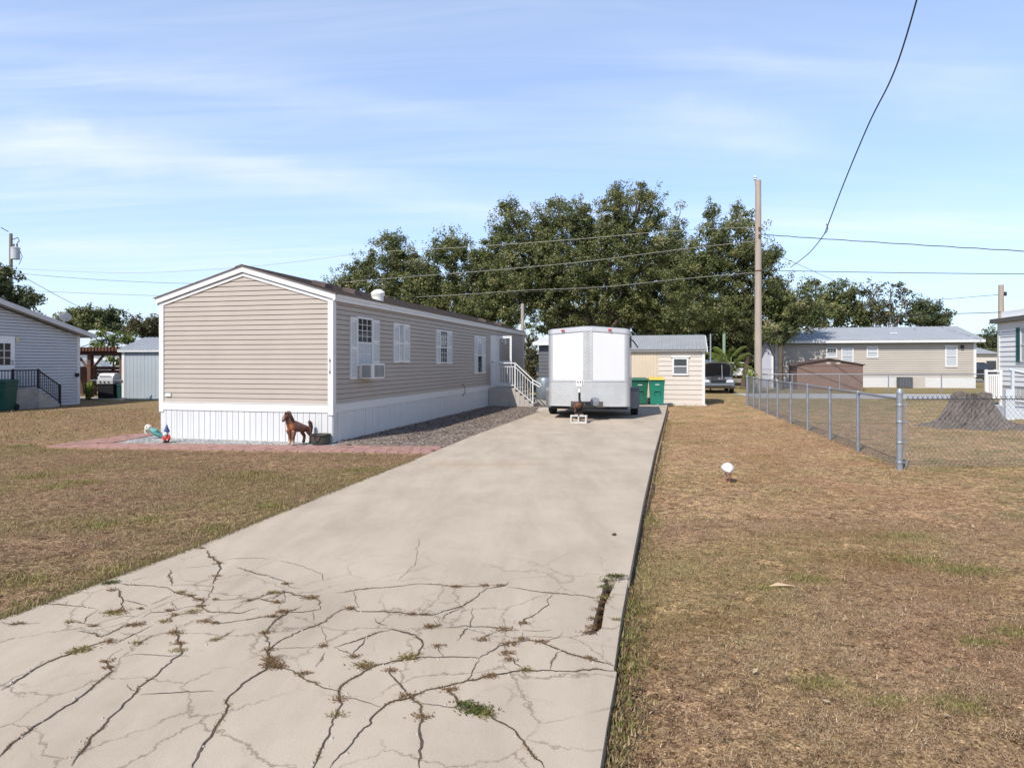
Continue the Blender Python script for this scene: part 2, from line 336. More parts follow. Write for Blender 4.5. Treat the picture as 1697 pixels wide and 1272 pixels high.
# ---------------------------------------------------------------- ground
def ground_mat():
    m, nt, b = new_mat('dry lawn')
    v = coords(nt)
    a = noise(nt, .55, 6, .6, v); f = noise(nt, 55, 6, .8, v); mid = noise(nt, 4.5, 6, .65, v)
    dv = N(nt, 'ShaderNodeVectorMath', operation='ADD'); nz = N(nt, 'ShaderNodeTexNoise', Scale=40.0, Detail=3); nt.links.new(v, nz.inputs['Vector'])
    dm = N(nt, 'ShaderNodeVectorMath', operation='SCALE'); dm.inputs['Scale'].default_value = .035; nt.links.new(nz.outputs['Color'], dm.inputs[0]); nt.links.new(v, dv.inputs[0]); nt.links.new(dm.outputs[0], dv.inputs[1])
    def cells(sc):
        vo = N(nt, 'ShaderNodeTexVoronoi', Scale=sc); nt.links.new(dv.outputs[0], vo.inputs['Vector']); sp = nt.nodes.new('ShaderNodeSeparateColor'); nt.links.new(vo.outputs['Color'], sp.inputs['Color']); return sp.outputs[0]
    c = ramp(nt, [(.30, (.12, .075, .045)), (.43, (.25, .168, .108)), (.55, (.34, .24, .158)), (.72, (.52, .40, .28))], f).outputs['Color']
    c = mix(nt, c, ramp(nt, [(0, (.34, .29, .25)), (.16, (.62, .58, .54)), (.4, (1, 1, 1)), (.75, (1.12, 1.12, 1.08)), (1, (1.62, 1.66, 1.66))], cells(75)).outputs['Color'], 1, 'MULTIPLY')
    c = mix(nt, c, ramp(nt, [(0, (.42, .38, .36)), (.25, (.9, .9, .9)), (.8, (1.12, 1.12, 1.08)), (1, (1.5, 1.5, 1.44))], cells(24)).outputs['Color'], 1, 'MULTIPLY')
    c = mix(nt, c, ramp(nt, [(0, (.62, .58, .55)), (.25, (.95, .95, .95)), (1, (1.22, 1.22, 1.18))], cells(9)).outputs['Color'], .8, 'MULTIPLY')
    hu = noise(nt, .9, 5, .62, v)
    c = mix(nt, c, ramp(nt, [(.30, (1.06, 1.0, .98)), (.48, (1.03, 1.05, 1.0)), (.68, (.98, 1.07, .88))], hu).outputs['Color'], 1, 'MULTIPLY')
    c = mix(nt, c, ramp(nt, [(.3, (.70, .66, .62)), (.5, (1, 1, 1)), (.75, (1.15, 1.1, 1.02))], mid).outputs['Color'], .9, 'MULTIPLY')
    sepx = nt.nodes.new('ShaderNodeSeparateXYZ'); nt.links.new(v, sepx.inputs[0]); xr = N(nt, 'ShaderNodeMapRange'); xr.inputs[1].default_value = -1.5; xr.inputs[2].default_value = 1.0; nt.links.new(sepx.outputs[0], xr.inputs[0])
    c = mix(nt, c, ramp(nt, [(0, (1.02, .97, .96)), (1, (1.42, 1.34, 1.28))], xr.outputs[0]).outputs['Color'], 1, 'MULTIPLY')
    # red brown worn patches to the right of the drive
    sep = nt.nodes.new('ShaderNodeSeparateXYZ'); nt.links.new(v, sep.inputs[0])
    wr = N(nt, 'ShaderNodeMapRange'); wr.inputs[1].default_value = 2.0; wr.inputs[2].default_value = 4.0; nt.links.new(sep.outputs[0], wr.inputs[0])
    wf = N(nt, 'ShaderNodeMapRange'); wf.inputs[1].default_value = 27; wf.inputs[2].default_value = 21; nt.links.new(sep.outputs[1], wf.inputs[0])
    def mul(x, y):
        n = nt.nodes.new('ShaderNodeMath'); n.operation = 'MULTIPLY'
        for i, q in enumerate((x, y)):
            if isinstance(q, (int, float)): n.inputs[i].default_value = q
            else: nt.links.new(q, n.inputs[i])
        return n.outputs[0]
    def lin(kx, ky, k0, lo_, hi_):
        m1 = nt.nodes.new('ShaderNodeMath'); m1.operation = 'MULTIPLY_ADD'; nt.links.new(sep.outputs[1], m1.inputs[0]); m1.inputs[1].default_value = ky; m1.inputs[2].default_value = k0
        m2 = nt.nodes.new('ShaderNodeMath'); m2.operation = 'MULTIPLY_ADD'; nt.links.new(sep.outputs[0], m2.inputs[0]); m2.inputs[1].default_value = kx; nt.links.new(m1.outputs[0], m2.inputs[2])
        r_ = N(nt, 'ShaderNodeMapRange'); r_.inputs[1].default_value = lo_; r_.inputs[2].default_value = hi_; nt.links.new(m2.outputs[0], r_.inputs[0]); return r_.outputs[0]
    near_side = lin(1, -.26, -3.47, .5, -.2)     # this side of the chain link fence
    far_side = lin(1, -.26, -3.47, -.2, .6)
    red = mul(mul(ramp(nt, [(.44, 0), (.60, 1)], a).outputs['Color'], mul(wr.outputs[0], near_side)), wf.outputs[0])
    c = mix(nt, c, (.33, .17, .085), mul(red, .34))
    # green: scattered, more towards the back
    gd = N(nt, 'ShaderNodeMapRange'); gd.inputs[1].default_value = 16; gd.inputs[2].default_value = 34; gd.inputs[3].default_value = .0; gd.inputs[4].default_value = .17; nt.links.new(sep.outputs[1], gd.inputs[0])
    ad = nt.nodes.new('ShaderNodeMath'); ad.operation = 'ADD'; fs = mul(far_side, .085); ad2 = nt.nodes.new('ShaderNodeMath'); ad2.operation = 'ADD'; nt.links.new(gd.outputs[0], ad2.inputs[0]); nt.links.new(fs, ad2.inputs[1]); nt.links.new(ad2.outputs[0], ad.inputs[0]); nt.links.new(noise(nt, 1.3, 7, .68, v), ad.inputs[1])
    gm = ramp(nt, [(.57, 0), (.70, 1)], ad.outputs[0]).outputs['Color']
    gc = ramp(nt, [(.3, (.10, .105, .035)), (.7, (.25, .225, .09))], f).outputs['Color']
    c = mix(nt, c, gc, mul(gm, .7))
    nt.links.new(c, b.inputs['Base Color']); b.inputs['Roughness'].default_value = .95; b.inputs['Specular IOR Level'].default_value = .1
    bn = N(nt, 'ShaderNodeBump', Strength=.9, Distance=.03); nt.links.new(f, bn.inputs['Height']); nt.links.new(bn.outputs['Normal'], b.inputs['Normal'])
    return m
g = MB().quad((-900, -60, 0), (900, -60, 0), (900, 1500, 0), (-900, 1500, 0)).build('ground', ground_mat()); kind(g, 'structure')
SL = .10   # top of the drive slab
def flat(name, pix, z, m, side=None, zc=None):
    pts = [G(a, b, z if zc is None else zc) for a, b in pix]; n = len(pts); mb = MB()
    z0 = side if side is not None else z-.02
    mb.add([(x, y, z) for x, y in pts]+[(x, y, z0) for x, y in pts], [tuple(range(n))]+[(i, (i+1) % n, (i+1) % n+n, i+n) for i in range(n)])
    return kind(mb.build(name, m), 'structure')
def conc_mat():
    m, nt, b = new_mat('drive concrete')
    v = coords(nt); vs = coords(nt, 'Object', (2.2, .5, 1), (0, 0, YAW))
    c = ramp(nt, [(.3, (.43, .36, .285)), (.7, (.515, .437, .35))], noise(nt, 1.1, 8, .62, v)).outputs['Color']
    c = mix(nt, c, ramp(nt, [(.34, (.84, .83, .82)), (.58, (1, 1, 1)), (.8, (1.05, 1.04, 1.03))], noise(nt, .8, 7, .66, vs, .3)).outputs['Color'], 1, 'MULTIPLY')
    c = mix(nt, c, ramp(nt, [(.28, (.84, .83, .82)), (.55, (1, 1, 1)), (.75, (1.06, 1.06, 1.05))], noise(nt, 110, 4, .7, v)).outputs['Color'], .8, 'MULTIPLY')
    sp = ramp(nt, [(.66, 0), (.76, 1)], noise(nt, 1.9, 8, .72, v, .8)).outputs['Color']
    c = mix(nt, c, (.34, .27, .20), mix(nt, (0, 0, 0), sp, .3))
    # long rusty smear across the drive
    sep = nt.nodes.new('ShaderNodeSeparateXYZ'); nt.links.new(v, sep.inputs[0])
    rs = ramp(nt, [(0, 0), (.40, 0), (.5, 1), (.6, 0)], N(nt, 'ShaderNodeMapRange').outputs[0])
    mr = rs.inputs['Fac'].links[0].from_node; mr.inputs[1].default_value = 9.2; mr.inputs[2].default_value = 11.8; nt.links.new(sep.outputs[1], mr.inputs[0])
    c = mix(nt, c, (.40, .28, .17), mix(nt, (0, 0, 0), mix(nt, rs.outputs['Color'], ramp(nt, [(.45, 0), (.7, 1)], noise(nt, .9, 5, .6, v)).outputs['Color'], 1, 'MULTIPLY'), .7))
    # hairline net of cracks over the broken end of the slab
    dv = N(nt, 'ShaderNodeVectorMath', operation='ADD'); nz = N(nt, 'ShaderNodeTexNoise', Scale=5.0, Detail=6, Roughness=.7); nt.links.new(v, nz.inputs['Vector'])
    dm = N(nt, 'ShaderNodeVectorMath', operation='SCALE'); dm.inputs['Scale'].default_value = .22; nt.links.new(nz.outputs['Color'], dm.inputs[0]); nt.links.new(v, dv.inputs[0]); nt.links.new(dm.outputs[0], dv.inputs[1])
    yr = N(nt, 'ShaderNodeMapRange'); yr.inputs[1].default_value = 5.9; yr.inputs[2].default_value = 4.6; nt.links.new(sep.outputs[1], yr.inputs[0])
    for sc_, wd_, thr, am in ((1.7, .009, .38, .8), (3.4, .009, .54, .5)):
        vo = N(nt, 'ShaderNodeTexVoronoi', Scale=sc_, feature='DISTANCE_TO_EDGE'); nt.links.new(dv.outputs[0], vo.inputs['Vector'])
        ln = ramp(nt, [(0, 1), (wd_*sc_*.45, .7), (wd_*sc_, 0)], vo.outputs['Distance']).outputs['Color']
        ln = mix(nt, (0, 0, 0), mix(nt, ln, ramp(nt, [(thr, 0), (thr+.12, 1)], noise(nt, 1.5, 4, .6, v)).outputs['Color'], 1, 'MULTIPLY'), yr.outputs[0])
        c = mix(nt, c, (.20, .155, .12), mix(nt, (0, 0, 0), ln, am))
    nt.links.new(c, b.inputs['Base Color']); b.inputs['Roughness'].default_value = .92; b.inputs['Specular IOR Level'].default_value = .25
    bn = N(nt, 'ShaderNodeBump', Strength=.35, Distance=.006); nt.links.new(noise(nt, 140, 5, .7, v), bn.inputs['Height']); nt.links.new(bn.outputs['Normal'], b.inputs['Normal'])
    return m
CONC = conc_mat()
drive_px = [(905, 678), (930, 671.5), (1106, 670.5), (1103, 684), (1085, 748), (1066, 832), (1043, 954), (1005, 957), (996, 985), (980, 1042), (975, 1052), (984, 1050), (997, 1040), (1003, 1000), (1022, 962), (1041, 960), (1030, 1020), (1017, 1110), (1022, 1113), (1006, 1200), (985, 1330), (960, 1700), (-2900, 1700), (-1450, 1330), (-400, 1165), (0, 1026), (327, 905), (520, 827), (690, 760), (735, 742), (780, 723)]
flat('driveway', drive_px, SL, CONC, -.05)
DRIVE = [G(a, b, SL) for a, b in drive_px]
street_y = 61
kind(MB().box(-300, 300, 59, 65, -.2, .012).build('street', mat('worn asphalt', (.20, .20, .20), .9, .12, 2, .2, 40)), 'structure')
fr_b = Fr(12.2, 36.6)
kind(MB().box(0, 60, -4.9, -.4, -.2, .02).build('road', mat('grey road', (.36, .36, .37), .9, .08, 1.5, .2, 40)), 'structure')
bpy.data.objects['road'].location = (fr_b.X, fr_b.Y, 0); bpy.data.objects['road'].rotation_euler = (0, 0, -YAW*.35)
# beds and the brick border
flat('gravel_bed', [(186, 735.5), (262, 720.5), (300, 716), (560, 722), (575, 735), (540, 741)], .014, M['gravel'], -.02, 0)
flat('mulch_bed', [(553, 736), (540, 720), (800, 664), (900, 664), (912, 678), (905, 679), (780, 724), (738, 742), (640, 741)], .018, M['mulch'], -.02, 0)
def pavers(mb, a, b, c, d, n, k, z=.03):
    """rows of bricks between outer edge a-b and inner edge d-c"""
    A, B, C_, D = (Vector(G(*p)+(0,)) for p in (a, b, c, d))
    for j in range(k):
        for i in range(n):
            off = .5 if j % 2 else 0; u0 = max(0, (i-off+.03)/n); u1 = min(1, (i-off+.97)/n); w0 = (j+.05)/k; w1 = (j+.95)/k
            if u1-u0 < .1/n: continue
            q = lambda u, w: (A*(1-u)+B*u)*(1-w)+(D*(1-u)+C_*u)*w
            dz = random.uniform(-.006, .006); p = [q(u0, w0), q(u1, w0), q(u1, w1), q(u0, w1)]
            mb.hexa([(v.x, v.y, -.02) for v in p]+[(v.x, v.y, z+dz) for v in p])
mb = MB()
pavers(mb, (76, 741.5), (716, 752), (744, 741.5), (186, 735.8), 36, 4)
pavers(mb, (262, 715.5), (80, 740.2), (188, 734.8), (268, 719.8), 26, 4)
kind(mb.build('path', M['paver'], bevel=.006, seg=1), 'structure')
# ---------------------------------------------------------------- the mobile home
hx, hy = G(551, 735); HF = Fr(hx, hy)
HL = HF.onx(867); HWD = -HF.ony(267)
home = thing_fr('mobile_home', 'tan sided single wide mobile home with white skirting along the cracked drive', 'mobile home', HF)
ZE = HF.z(484, 0, 0); ZR = HF.z(441, -HWD/2, 0); ZT0, ZT1 = HF.z(684, 0, 0), HF.z(670, 0, 0); ZEs = ZE-.13
pitch = (ZR-ZE)/(HWD/2)
w_front = W((-HWD, 0, 0), (1, 0), (0, -1)); w_side = W((0, 0, 0), (0, 1), (1, 0))
def gspan(top):
    def f(z):
        if z <= ZEs: return (0, HWD)
        t = (z-ZEs)/pitch; return (min(t, HWD/2), max(HWD-t, HWD/2))
    return f
mb = MB(); HS = (ZEs-ZT1)/21
siding(mb, w_front, gspan(0), ZT1, ZEs+pitch*HWD/2, HS, .018, .009)
siding(mb, w_side, lambda z: (0, HL), ZT1, ZEs+.02, HS, .018, .011)
siding(mb, W((0, HL, 0), (-1, 0), (0, 1)), gspan(0), ZT1, ZEs+pitch*HWD/2, HS)
siding(mb, W((-HWD, HL, 0), (0, -1), (-1, 0)), lambda z: (0, HL), ZT1, ZEs+.02, HS)
mb.box(-HWD+.06, -.06, .06, HL-.06, .1, ZEs-.05)
mb.build('wall', M['vinyl_tan'], home)
# skirting of narrow vertical panels
def skirt(mb, w, L, zt, step=.145):
    a = 0
    while a < L-.01:
        b = min(L, a+step)
        wbox(mb, w, a+.006, b-.005, .0, zt, -.05, .010+.004*random.random()); wbox(mb, w, a-.006, a+.012, .0, zt, -.075, -.05)
        if random.random() < .5: wbox(mb, w, a+step*.5-.004, a+step*.5+.004, .01, zt-.01, .0, .0165)
        a = b
mb = MB(); skirt(mb, w_front, HWD, ZT0-.004); skirt(mb, w_side, HL, ZT0-.004, .19)
skirt(mb, W((-HWD, HL, 0), (0, -1), (-1, 0)), HL, ZT0-.004, .3)
mb.build('skirting', M['skirt'], home)
mb = MB()
wbox(mb, w_front, .06, HWD-.06, ZT0, ZT1, .0, .03); wbox(mb, w_side, .06, HL-.05, ZT0, ZT1, .0, .03)
wbox(mb, w_front, .06, HWD-.06, ZT1-.012, ZT1, .03, .038); wbox(mb, w_side, .06, HL-.05, ZT1-.012, ZT1, .03, .038)
mb.build('base_trim', M['white_trim'], home)
for x0, x1, y0, y1 in ((-.095, .032, -.032, .0), (-HWD-.032, -HWD+.09, -.032, .0)):
    mb = MB().box(x0, x1, y0, y1+.0, ZT0-.05, ZEs+.10)
    s = 1 if x0 > -1 else -1
    if s == 1: mb.box(.0, .032, .0, .10, ZT0-.05, ZEs+.03)
    else: mb.box(-HWD-.032, -HWD, .0, .10, ZT0-.05, ZEs+.03)
    mb.build('corner_trim', M['white_trim'], home, bevel=.004)
MB().box(-.05, .03, HL-.05, HL+.02, ZT0, ZEs).build('corner_trim', M['white_trim'], home)
# roof, fascia
OV = .07
def slope(x): return ZE-.0+pitch*(HWD/2-abs(x+HWD/2)) if True else 0
mb = MB()
for x0, x1 in ((-HWD/2, .13), (-HWD-.13, -HWD/2)):
    z0, z1 = slope(x0), slope(x1)
    n = 44
    for i in range(n):     # shingle courses lie across the slope
        u0, u1 = i/n, (i+1)/n; xa, xb = x0+(x1-x0)*u0, x0+(x1-x0)*u1; za, zb = slope(xa), slope(xb)
        e0 = .014 if (x0 == -HWD/2) else .004; e1 = .018-e0
        mb.hexa([(xa, -OV-.03, za-.004), (xb, -OV-.03, zb-.004), (xb, HL+.1, zb-.004), (xa, HL+.1, za-.004), (xa, -OV-.03, za+.018-e0), (xb, -OV-.03, zb+.018-e1), (xb, HL+.1, zb+.018-e1), (xa, HL+.1, za+.018-e0)])
mb.hexa([(-HWD/2-.16, -OV-.03, slope(-HWD/2-.16)+.0), (-HWD/2, -OV-.03, slope(-HWD/2)), (-HWD/2, HL+.1, slope(-HWD/2)), (-HWD/2-.16, HL+.1, slope(-HWD/2-.16)), (-HWD/2-.16, -OV-.03, slope(-HWD/2-.16)+.03), (-HWD/2, -OV-.03, slope(-HWD/2)+.032), (-HWD/2, HL+.1, slope(-HWD/2)+.032), (-HWD/2-.16, HL+.1, slope(-HWD/2-.16)+.03)])
roof = mb.build('roof', M['shingle'], home)
mb = MB()
mf = lambda a, b, c: (a, -c, b)
xs = (.105, -HWD/2, -HWD-.105)
for a, b in ((0, 1), (2, 1)):
    xa, xb = xs[a], xs[b]; za, zb = slope(xa), slope(xb)
    mb.prism([(xa, za-.005), (xb, zb-.005), (xb, zb-.135), (xa, za-.135)], -.01, OV, mf)
    mb.prism([(xa+(.09 if a == 0 else -.09)*-1, za-.155+.09*pitch), (xb, zb-.155), (xb, zb-.22), (xa+(.09 if a == 0 else -.09)*-1, za-.22+.09*pitch)], .002, .034, mf)
mb.build('rake_fascia', M['white_trim'], home)
mb = MB()
for s in (0, 1):
    xo = .105 if s == 0 else -HWD-.105; d = 1 if s == 0 else -1
    z1 = slope(xo)-.006
    mb.prism([(0, 0), (.0, -.07), (-.02, -.085), (-.02, -.15), (-.06, -.15), (-.06, 0)], -OV+.002, HL+.09, lambda a, b, c, xo=xo, d=d, z1=z1: (xo+a*d, c, z1+b))
    mb.box(min(xo-.03*d, xo-.105*d), max(xo-.03*d, xo-.105*d), .0, HL+.05, z1-.145, z1-.11)
mb.build('eave_fascia', M['white_trim'], home)
# roof vents
def roof_pos(px, py, x):
    y = HF.onx(px, x); return y
for px, x in ((533, -.95), (582, -.8), (800, -.75), (826, -.7)):
    y = roof_pos(px, 0, x); z = slope(x)
    MB().hexa([(x-.2, y-.2, z-.06), (x+.2, y-.2, z-.1), (x+.2, y+.2, z-.1), (x-.2, y+.2, z-.06), (x-.14, y-.17, z+.15), (x+.2, y-.17, z+.06), (x+.2, y+.17, z+.06), (x-.14, y+.17, z+.15)]).build('roof_vent', M['dark_brown'], roof, bevel=.02)
y = HF.onx(626, -.4); z = slope(-.4)
mb = MB().tube([(-.4, y, z-.05), (-.4, y, z+.12)], .15, 16)
mb.tube([(-.4, y+.02, z+.10), (-.4, y, z+.20), (-.4, y-.02, z+.26)], [.17, .18, .10], 16)
mb.build('dome_vent', M['white_plastic'], roof, smooth=True)
# windows on the long wall
def muntins(mb, w, a0, a1, b0, b1, nx, nz, c0, c1, t=.012):
    for i in range(1, nx): a = a0+(a1-a0)*i/nx; wbox(mb, w, a-t/2, a+t/2, b0, b1, c0, c1)
    for j in range(1, nz): b = b0+(b1-b0)*j/nz; wbox(mb, w, a0, a1, b-t/2, b+t/2, c0, c1-.001)
def window(parent, w, a0, a1, b0, b1, up, lo, upn=(0, 0), lon=(0, 0), fw=.045, split=.5, depth=.03, base=.015):
    mb = MB()
    for q in ((a0-fw, a0, b0-fw, b1+fw), (a1, a1+fw, b0-fw, b1+fw), (a0, a1, b1, b1+fw), (a0, a1, b0-fw, b0)): wbox(mb, w, *q, 0, base+depth)
    bm = b0+(b1-b0)*split; wbox(mb, w, a0, a1, bm-.02, bm+.02, 0, base+depth-.004)
    win = mb.build('window', M['white_trim'], parent)
    for (p0, p1, m) in ((b0, bm-.02, lo), (bm+.02, b1, up)):
        wbox(MB(), w, a0, a1, p0, p1, 0, base+.006).build('pane', m, win)
    mb = MB()
    if upn[0]: muntins(mb, w, a0, a1, bm+.02, b1, *upn, base+.004, base+.018)
    if lon[0]: muntins(mb, w, a0, a1, b0, bm-.02, *lon, base+.004, base+.018)
    if mb.v: mb.build('muntin', M['white_trim'], win)
    return win
def shutter(parent, w, a0, a1, b0, b1, m, base=.015):
    mb = MB(); t = .035
    for q in ((a0, a0+t, b0, b1), (a1-t, a1, b0, b1), (a0+t, a1-t, b0, b0+.07), (a0+t, a1-t, b1-.07, b1), (a0+t, a1-t, (b0+b1)/2-.035, (b0+b1)/2+.035)): wbox(mb, w, *q, 0, base+.03)
    wbox(mb, w, a0+t, a1-t, b0+.07, b1-.07, 0, base+.006)
    z = b0+.08
    while z < b1-.10:
        if abs(z-(b0+b1)/2) > .05:
            mb.add([w(a0+t, z, base+.026), w(a1-t, z, base+.026), w(a1-t, z+.03, base+.007), w(a0+t, z+.03, base+.007)], [(0, 1, 2, 3)])
        z += .036
    return mb.build('shutter', m, parent)
def side_z(px, py): y = HF.onx(px); return HF.z(py, 0, y)
# big window with the cooler
yy = [HF.onx(p) for p in (578.5, 591, 614, 626)]
zt, zb = side_z(602, 529), side_z(602, 628)
wn = window(home, w_side, yy[1], yy[2], zb+.35, zt, M['glass'], M['glass_blind'], (3, 4), (3, 2), split=.47)
shutter(home, w_side, yy[0], yy[1]-.05, side_z(584, 628), side_z(584, 525), M['white_trim'])
shutter(home, w_side, yy[2]+.05, yy[3], side_z(620, 602), side_z(620, 530), M['white_trim'])
for (p, pt, pb, up, lo, n1, n2) in (((650.5, 659, 667.5, 677), 536, 601, 'glass_blind', 'glass_blind', (0, 0), (0, 0)), ((721.5, 728, 740, 747.5), 547, 603, 'glass', 'glass', (3, 3), (3, 3)), ((785, 790, 798, 803), 557, 619, 'glass_blind', 'glass', (2, 3), (0, 0))):
    y = [HF.onx(q) for q in p]; pm = (p[1]+p[2])/2; zt, zb = side_z(pm, pt), side_z(pm, pb)
    window(home, w_side, y[1]+.04, y[2]-.04, zb+.06, zt-.05, M[up], M[lo], n1, n2, split=.48)
    shutter(home, w_side, y[0], y[1], zb, zt, M['white_trim']); shutter(home, w_side, y[2], y[3], zb, zt, M['white_trim'])
# door, storm door
yd0, yd1 = HF.onx(811.5), HF.onx(822.5); zd0 = side_z(817, 639); zd1 = side_z(817, 556)
mb = MB(); wbox(mb, w_side, yd0, yd0+.07, zd0, zd1, 0, .05); wbox(mb, w_side, yd1-.07, yd1, zd0, zd1, 0, .05); wbox(mb, w_side, yd0+.07, yd1-.07, zd1-.07, zd1, 0, .05)
mb.build('door_frame', M['white_trim'], home)
dr = wbox(MB(), w_side, yd0+.07, yd1-.07, zd0, zd1-.07, 0, .03).build('door', M['white_trim'], home)
MB().ball((.07, yd0+.16, zd0+.95), .035, 10, 6).build('door_handle', M['steel'], dr, smooth=True)
xs1 = HF.ony(848, yd1)   # free edge of the open storm door
mb = MB(); sw = W((.05, yd1+.02, 0), (1, 0), (0, -1)); L = xs1-.05
for q in ((0, .07, zd0, zd1), (L-.08, L, zd0, zd1), (.07, L-.08, zd1-.09, zd1), (.07, L-.08, zd0, zd0+.10), (.07, L-.08, zd0+.93, zd0+1.0)): wbox(mb, sw, *q, 0, .03)
sd = mb.build('storm_door', M['white_trim'], home)
mb = MB()
for i in range(1, 8): a = .07+(L-.15)*i/8; wbox(mb, sw, a-.006, a+.006, zd0+.1, zd0+.93, .008, .02)
mb.build('storm_door_bar', M['white_plastic'], sd)
# lamp and cable, electrical patch
yl = HF.onx(833, .03)
mb = MB(); mb.box(.015, .04, yl-.05, yl+.05, side_z(833, 568), side_z(833, 558)); mb.tube([(.05, yl, side_z(833, 560)), (.13, yl, side_z(833, 559)), (.14, yl, side_z(833, 566))], .025, 8); mb.ball((.14, yl, side_z(833, 568)), .06, 10, 6)
mb.build('wall_lamp', M['white_plastic'], home, smooth=True)
yc = HF.onx(768)
MB().tube([(.034, HF.onx(765), side_z(765, 635)), (.034, HF.onx(768), side_z(768, 640)), (.04, HF.onx(769), side_z(769, 650)), (.05, HF.onx(765), side_z(765, 656))], .008, 6).build('hanging_cable', M['black'], home)
xa = HF.ony(280.5); MB().box(xa-.07, xa+.07, -.04, -.01, HF.z(656.5, xa, 0), HF.z(651, xa, 0)).build('wall_plate', M['white_trim'], home)
# house number down the corner board
for ch, py, m in (('6', 597, 'black'), ('5', 603.5, 'grey_paint'), ('2', 610, 'grey_paint'), ('6', 616.5, 'black')):
    z = HF.z(py, -.035, 0)
    text_part(ch, .105, M[m], home, Matrix.Translation((-.04, -.0345, z)) @ Matrix.Rotation(R(90), 4, 'X'), 'house_number')
# rust run under the cooler belongs to the wall; the cooler itself is a thing
xq, yq = HF.world(.02, HF.onx(609.5, .25))
ac = thing('air_conditioner', 'white window air conditioner jutting from the window nearest the corner', 'air conditioner', (xq, yq, side_z(607, 627)), -YAW)
hA = side_z(607, 602)-side_z(607, 627)
lo_y = HF.onx(596, .02)-HF.onx(609.5, .25); hi_y = HF.onx(616, .02)-HF.onx(609.5, .25)
MB().box(-.06, .34, lo_y, hi_y, 0, hA).build('casing', M['white_plastic'], ac, bevel=.015)
mb = MB()
n = 12
for i in range(n): z = .05+(hA-.1)*i/(n-1); mb.box(.06, .28, lo_y-.006, lo_y+.004, z-.008, z+.003)
mb.build('side_louvre', M['barrel'], ac)
mb = MB().box(.334, .344, lo_y+.05, hi_y-.05, .04, hA-.04); mb.build('rear_grille', M['barrel'], ac)
mb = MB()
for i in range(9): y = lo_y+.06+(hi_y-lo_y-.12)*i/8; mb.box(.344, .350, y-.006, y+.006, .04, hA-.04)
mb.build('grille_bar', M['white_plastic'], ac)
# ---------------------------------------------------------------- stoop and its rail
FS = Fr(*HF.world(.03, yd0-.25)); SW = (yd1+.3)-(yd0-.25); XL = FS.ony(854, 0)
st = thing_fr('concrete_stoop', 'grey concrete stoop with steps below the open white storm door', 'stoop', FS)
zs = zd0-.06
MB().box(0, XL, 0, SW, -.02, zs).build('landing', M['stoop'], st, bevel=.012)
nst = 4; XE = FS.ony(884, 0)
for i in range(nst):
    x0 = XL+.002+(XE-XL)*i/nst; x1 = XL+(XE-XL)*(i+1)/nst; MB().box(x0, x1, 0, SW, -.02, zs*(1-(i+1)/(nst+1))).build('step', M['stoop'], st, bevel=.012)
rl = thing('stair_railing', 'white metal railing running down the concrete stoop steps', 'railing', FS.world(0, .05)+(0,), -YAW)
zt1 = FS.z(601, XL, .05); XE2 = FS.ony(883, .05); zb2 = .33; ztl = FS.z(629, XE2, .05)
pst = lambda x, z0, z1, r=.022: MB().box(x-r, x+r, -r, r, z0, z1).build('post', M['white_trim'], rl)
pst(.12, zs, zt1-.02); pst(XL-.02, zs, zt1); pst(XE2, .10, ztl)
mb = MB(); mb.box(.12, XL-.02, -.022, .022, zt1-.03, zt1+.01); mb.box(.12, XL-.02, -.015, .015, zs+.09, zs+.12); mb.box(.12, XL-.02, -.015, .015, zt1-.16, zt1-.13)
mb.tube([(XL-.04, 0, zt1), (XE2+.02, 0, ztl-.02), (XE2+.30, 0, ztl-.17), (XE2+.32, 0, ztl-.25), (XE2+.27, 0, ztl-.28), (XE2, 0, ztl-.13)], .024, 8)
mb.tube([(XL-.02, 0, zt1-.16), (XE2, 0, ztl-.16)], .018, 6); mb.tube([(XL-.02, 0, zs+.02), (XE2, 0, .17)], .018, 6)
mb.build('handrail', M['white_trim'], rl)
for i in range(1, 9): x = .12+(XL-.14)*i/9; MB().box(x-.009, x+.009, -.009, .009, zs+.11, zt1-.14).build('baluster', M['white_trim'], rl)
for i in range(1, 7):
    u = i/7; x = XL-.02+(XE2-XL+.02)*u; MB().box(x-.009, x+.009, -.009, .009, zs+.02+(.17-zs-.02)*u, zt1-.16+(ztl-zt1)*u).build('baluster', M['white_trim'], rl)
# low splash step and hose beside the stoop
xx, yy_ = G(915, 682); t = thing('splash_block', 'flat concrete block lying beside the foot of the stoop steps', 'concrete block', (xx, yy_, 0), -YAW)
MB().hexa([(-.55, -.15, 0), (.5, -.15, 0), (.5, .2, 0), (-.55, .2, 0), (-.45, -.12, .14), (.45, -.12, .14), (.45, .15, .14), (-.45, .15, .14)]).build('slab', M['stoop'], t, bevel=.01)
xx, yy_ = G(838, 671.5); mb = MB()
pts = [(xx+.55*math.cos(a)*(1+.06*math.sin(a*.37)), yy_+.38*math.sin(a), .05+.014*a/6) for a in np.linspace(0, 6*math.pi*1.02, 110)]
mb.tube(pts, .014, 6); tag(mb.build('garden_hose', mat('green hose', (.01, .13, .07), .5, .1), smooth=True), 'dark green garden hose coiled on the ground against the stoop', 'hose')
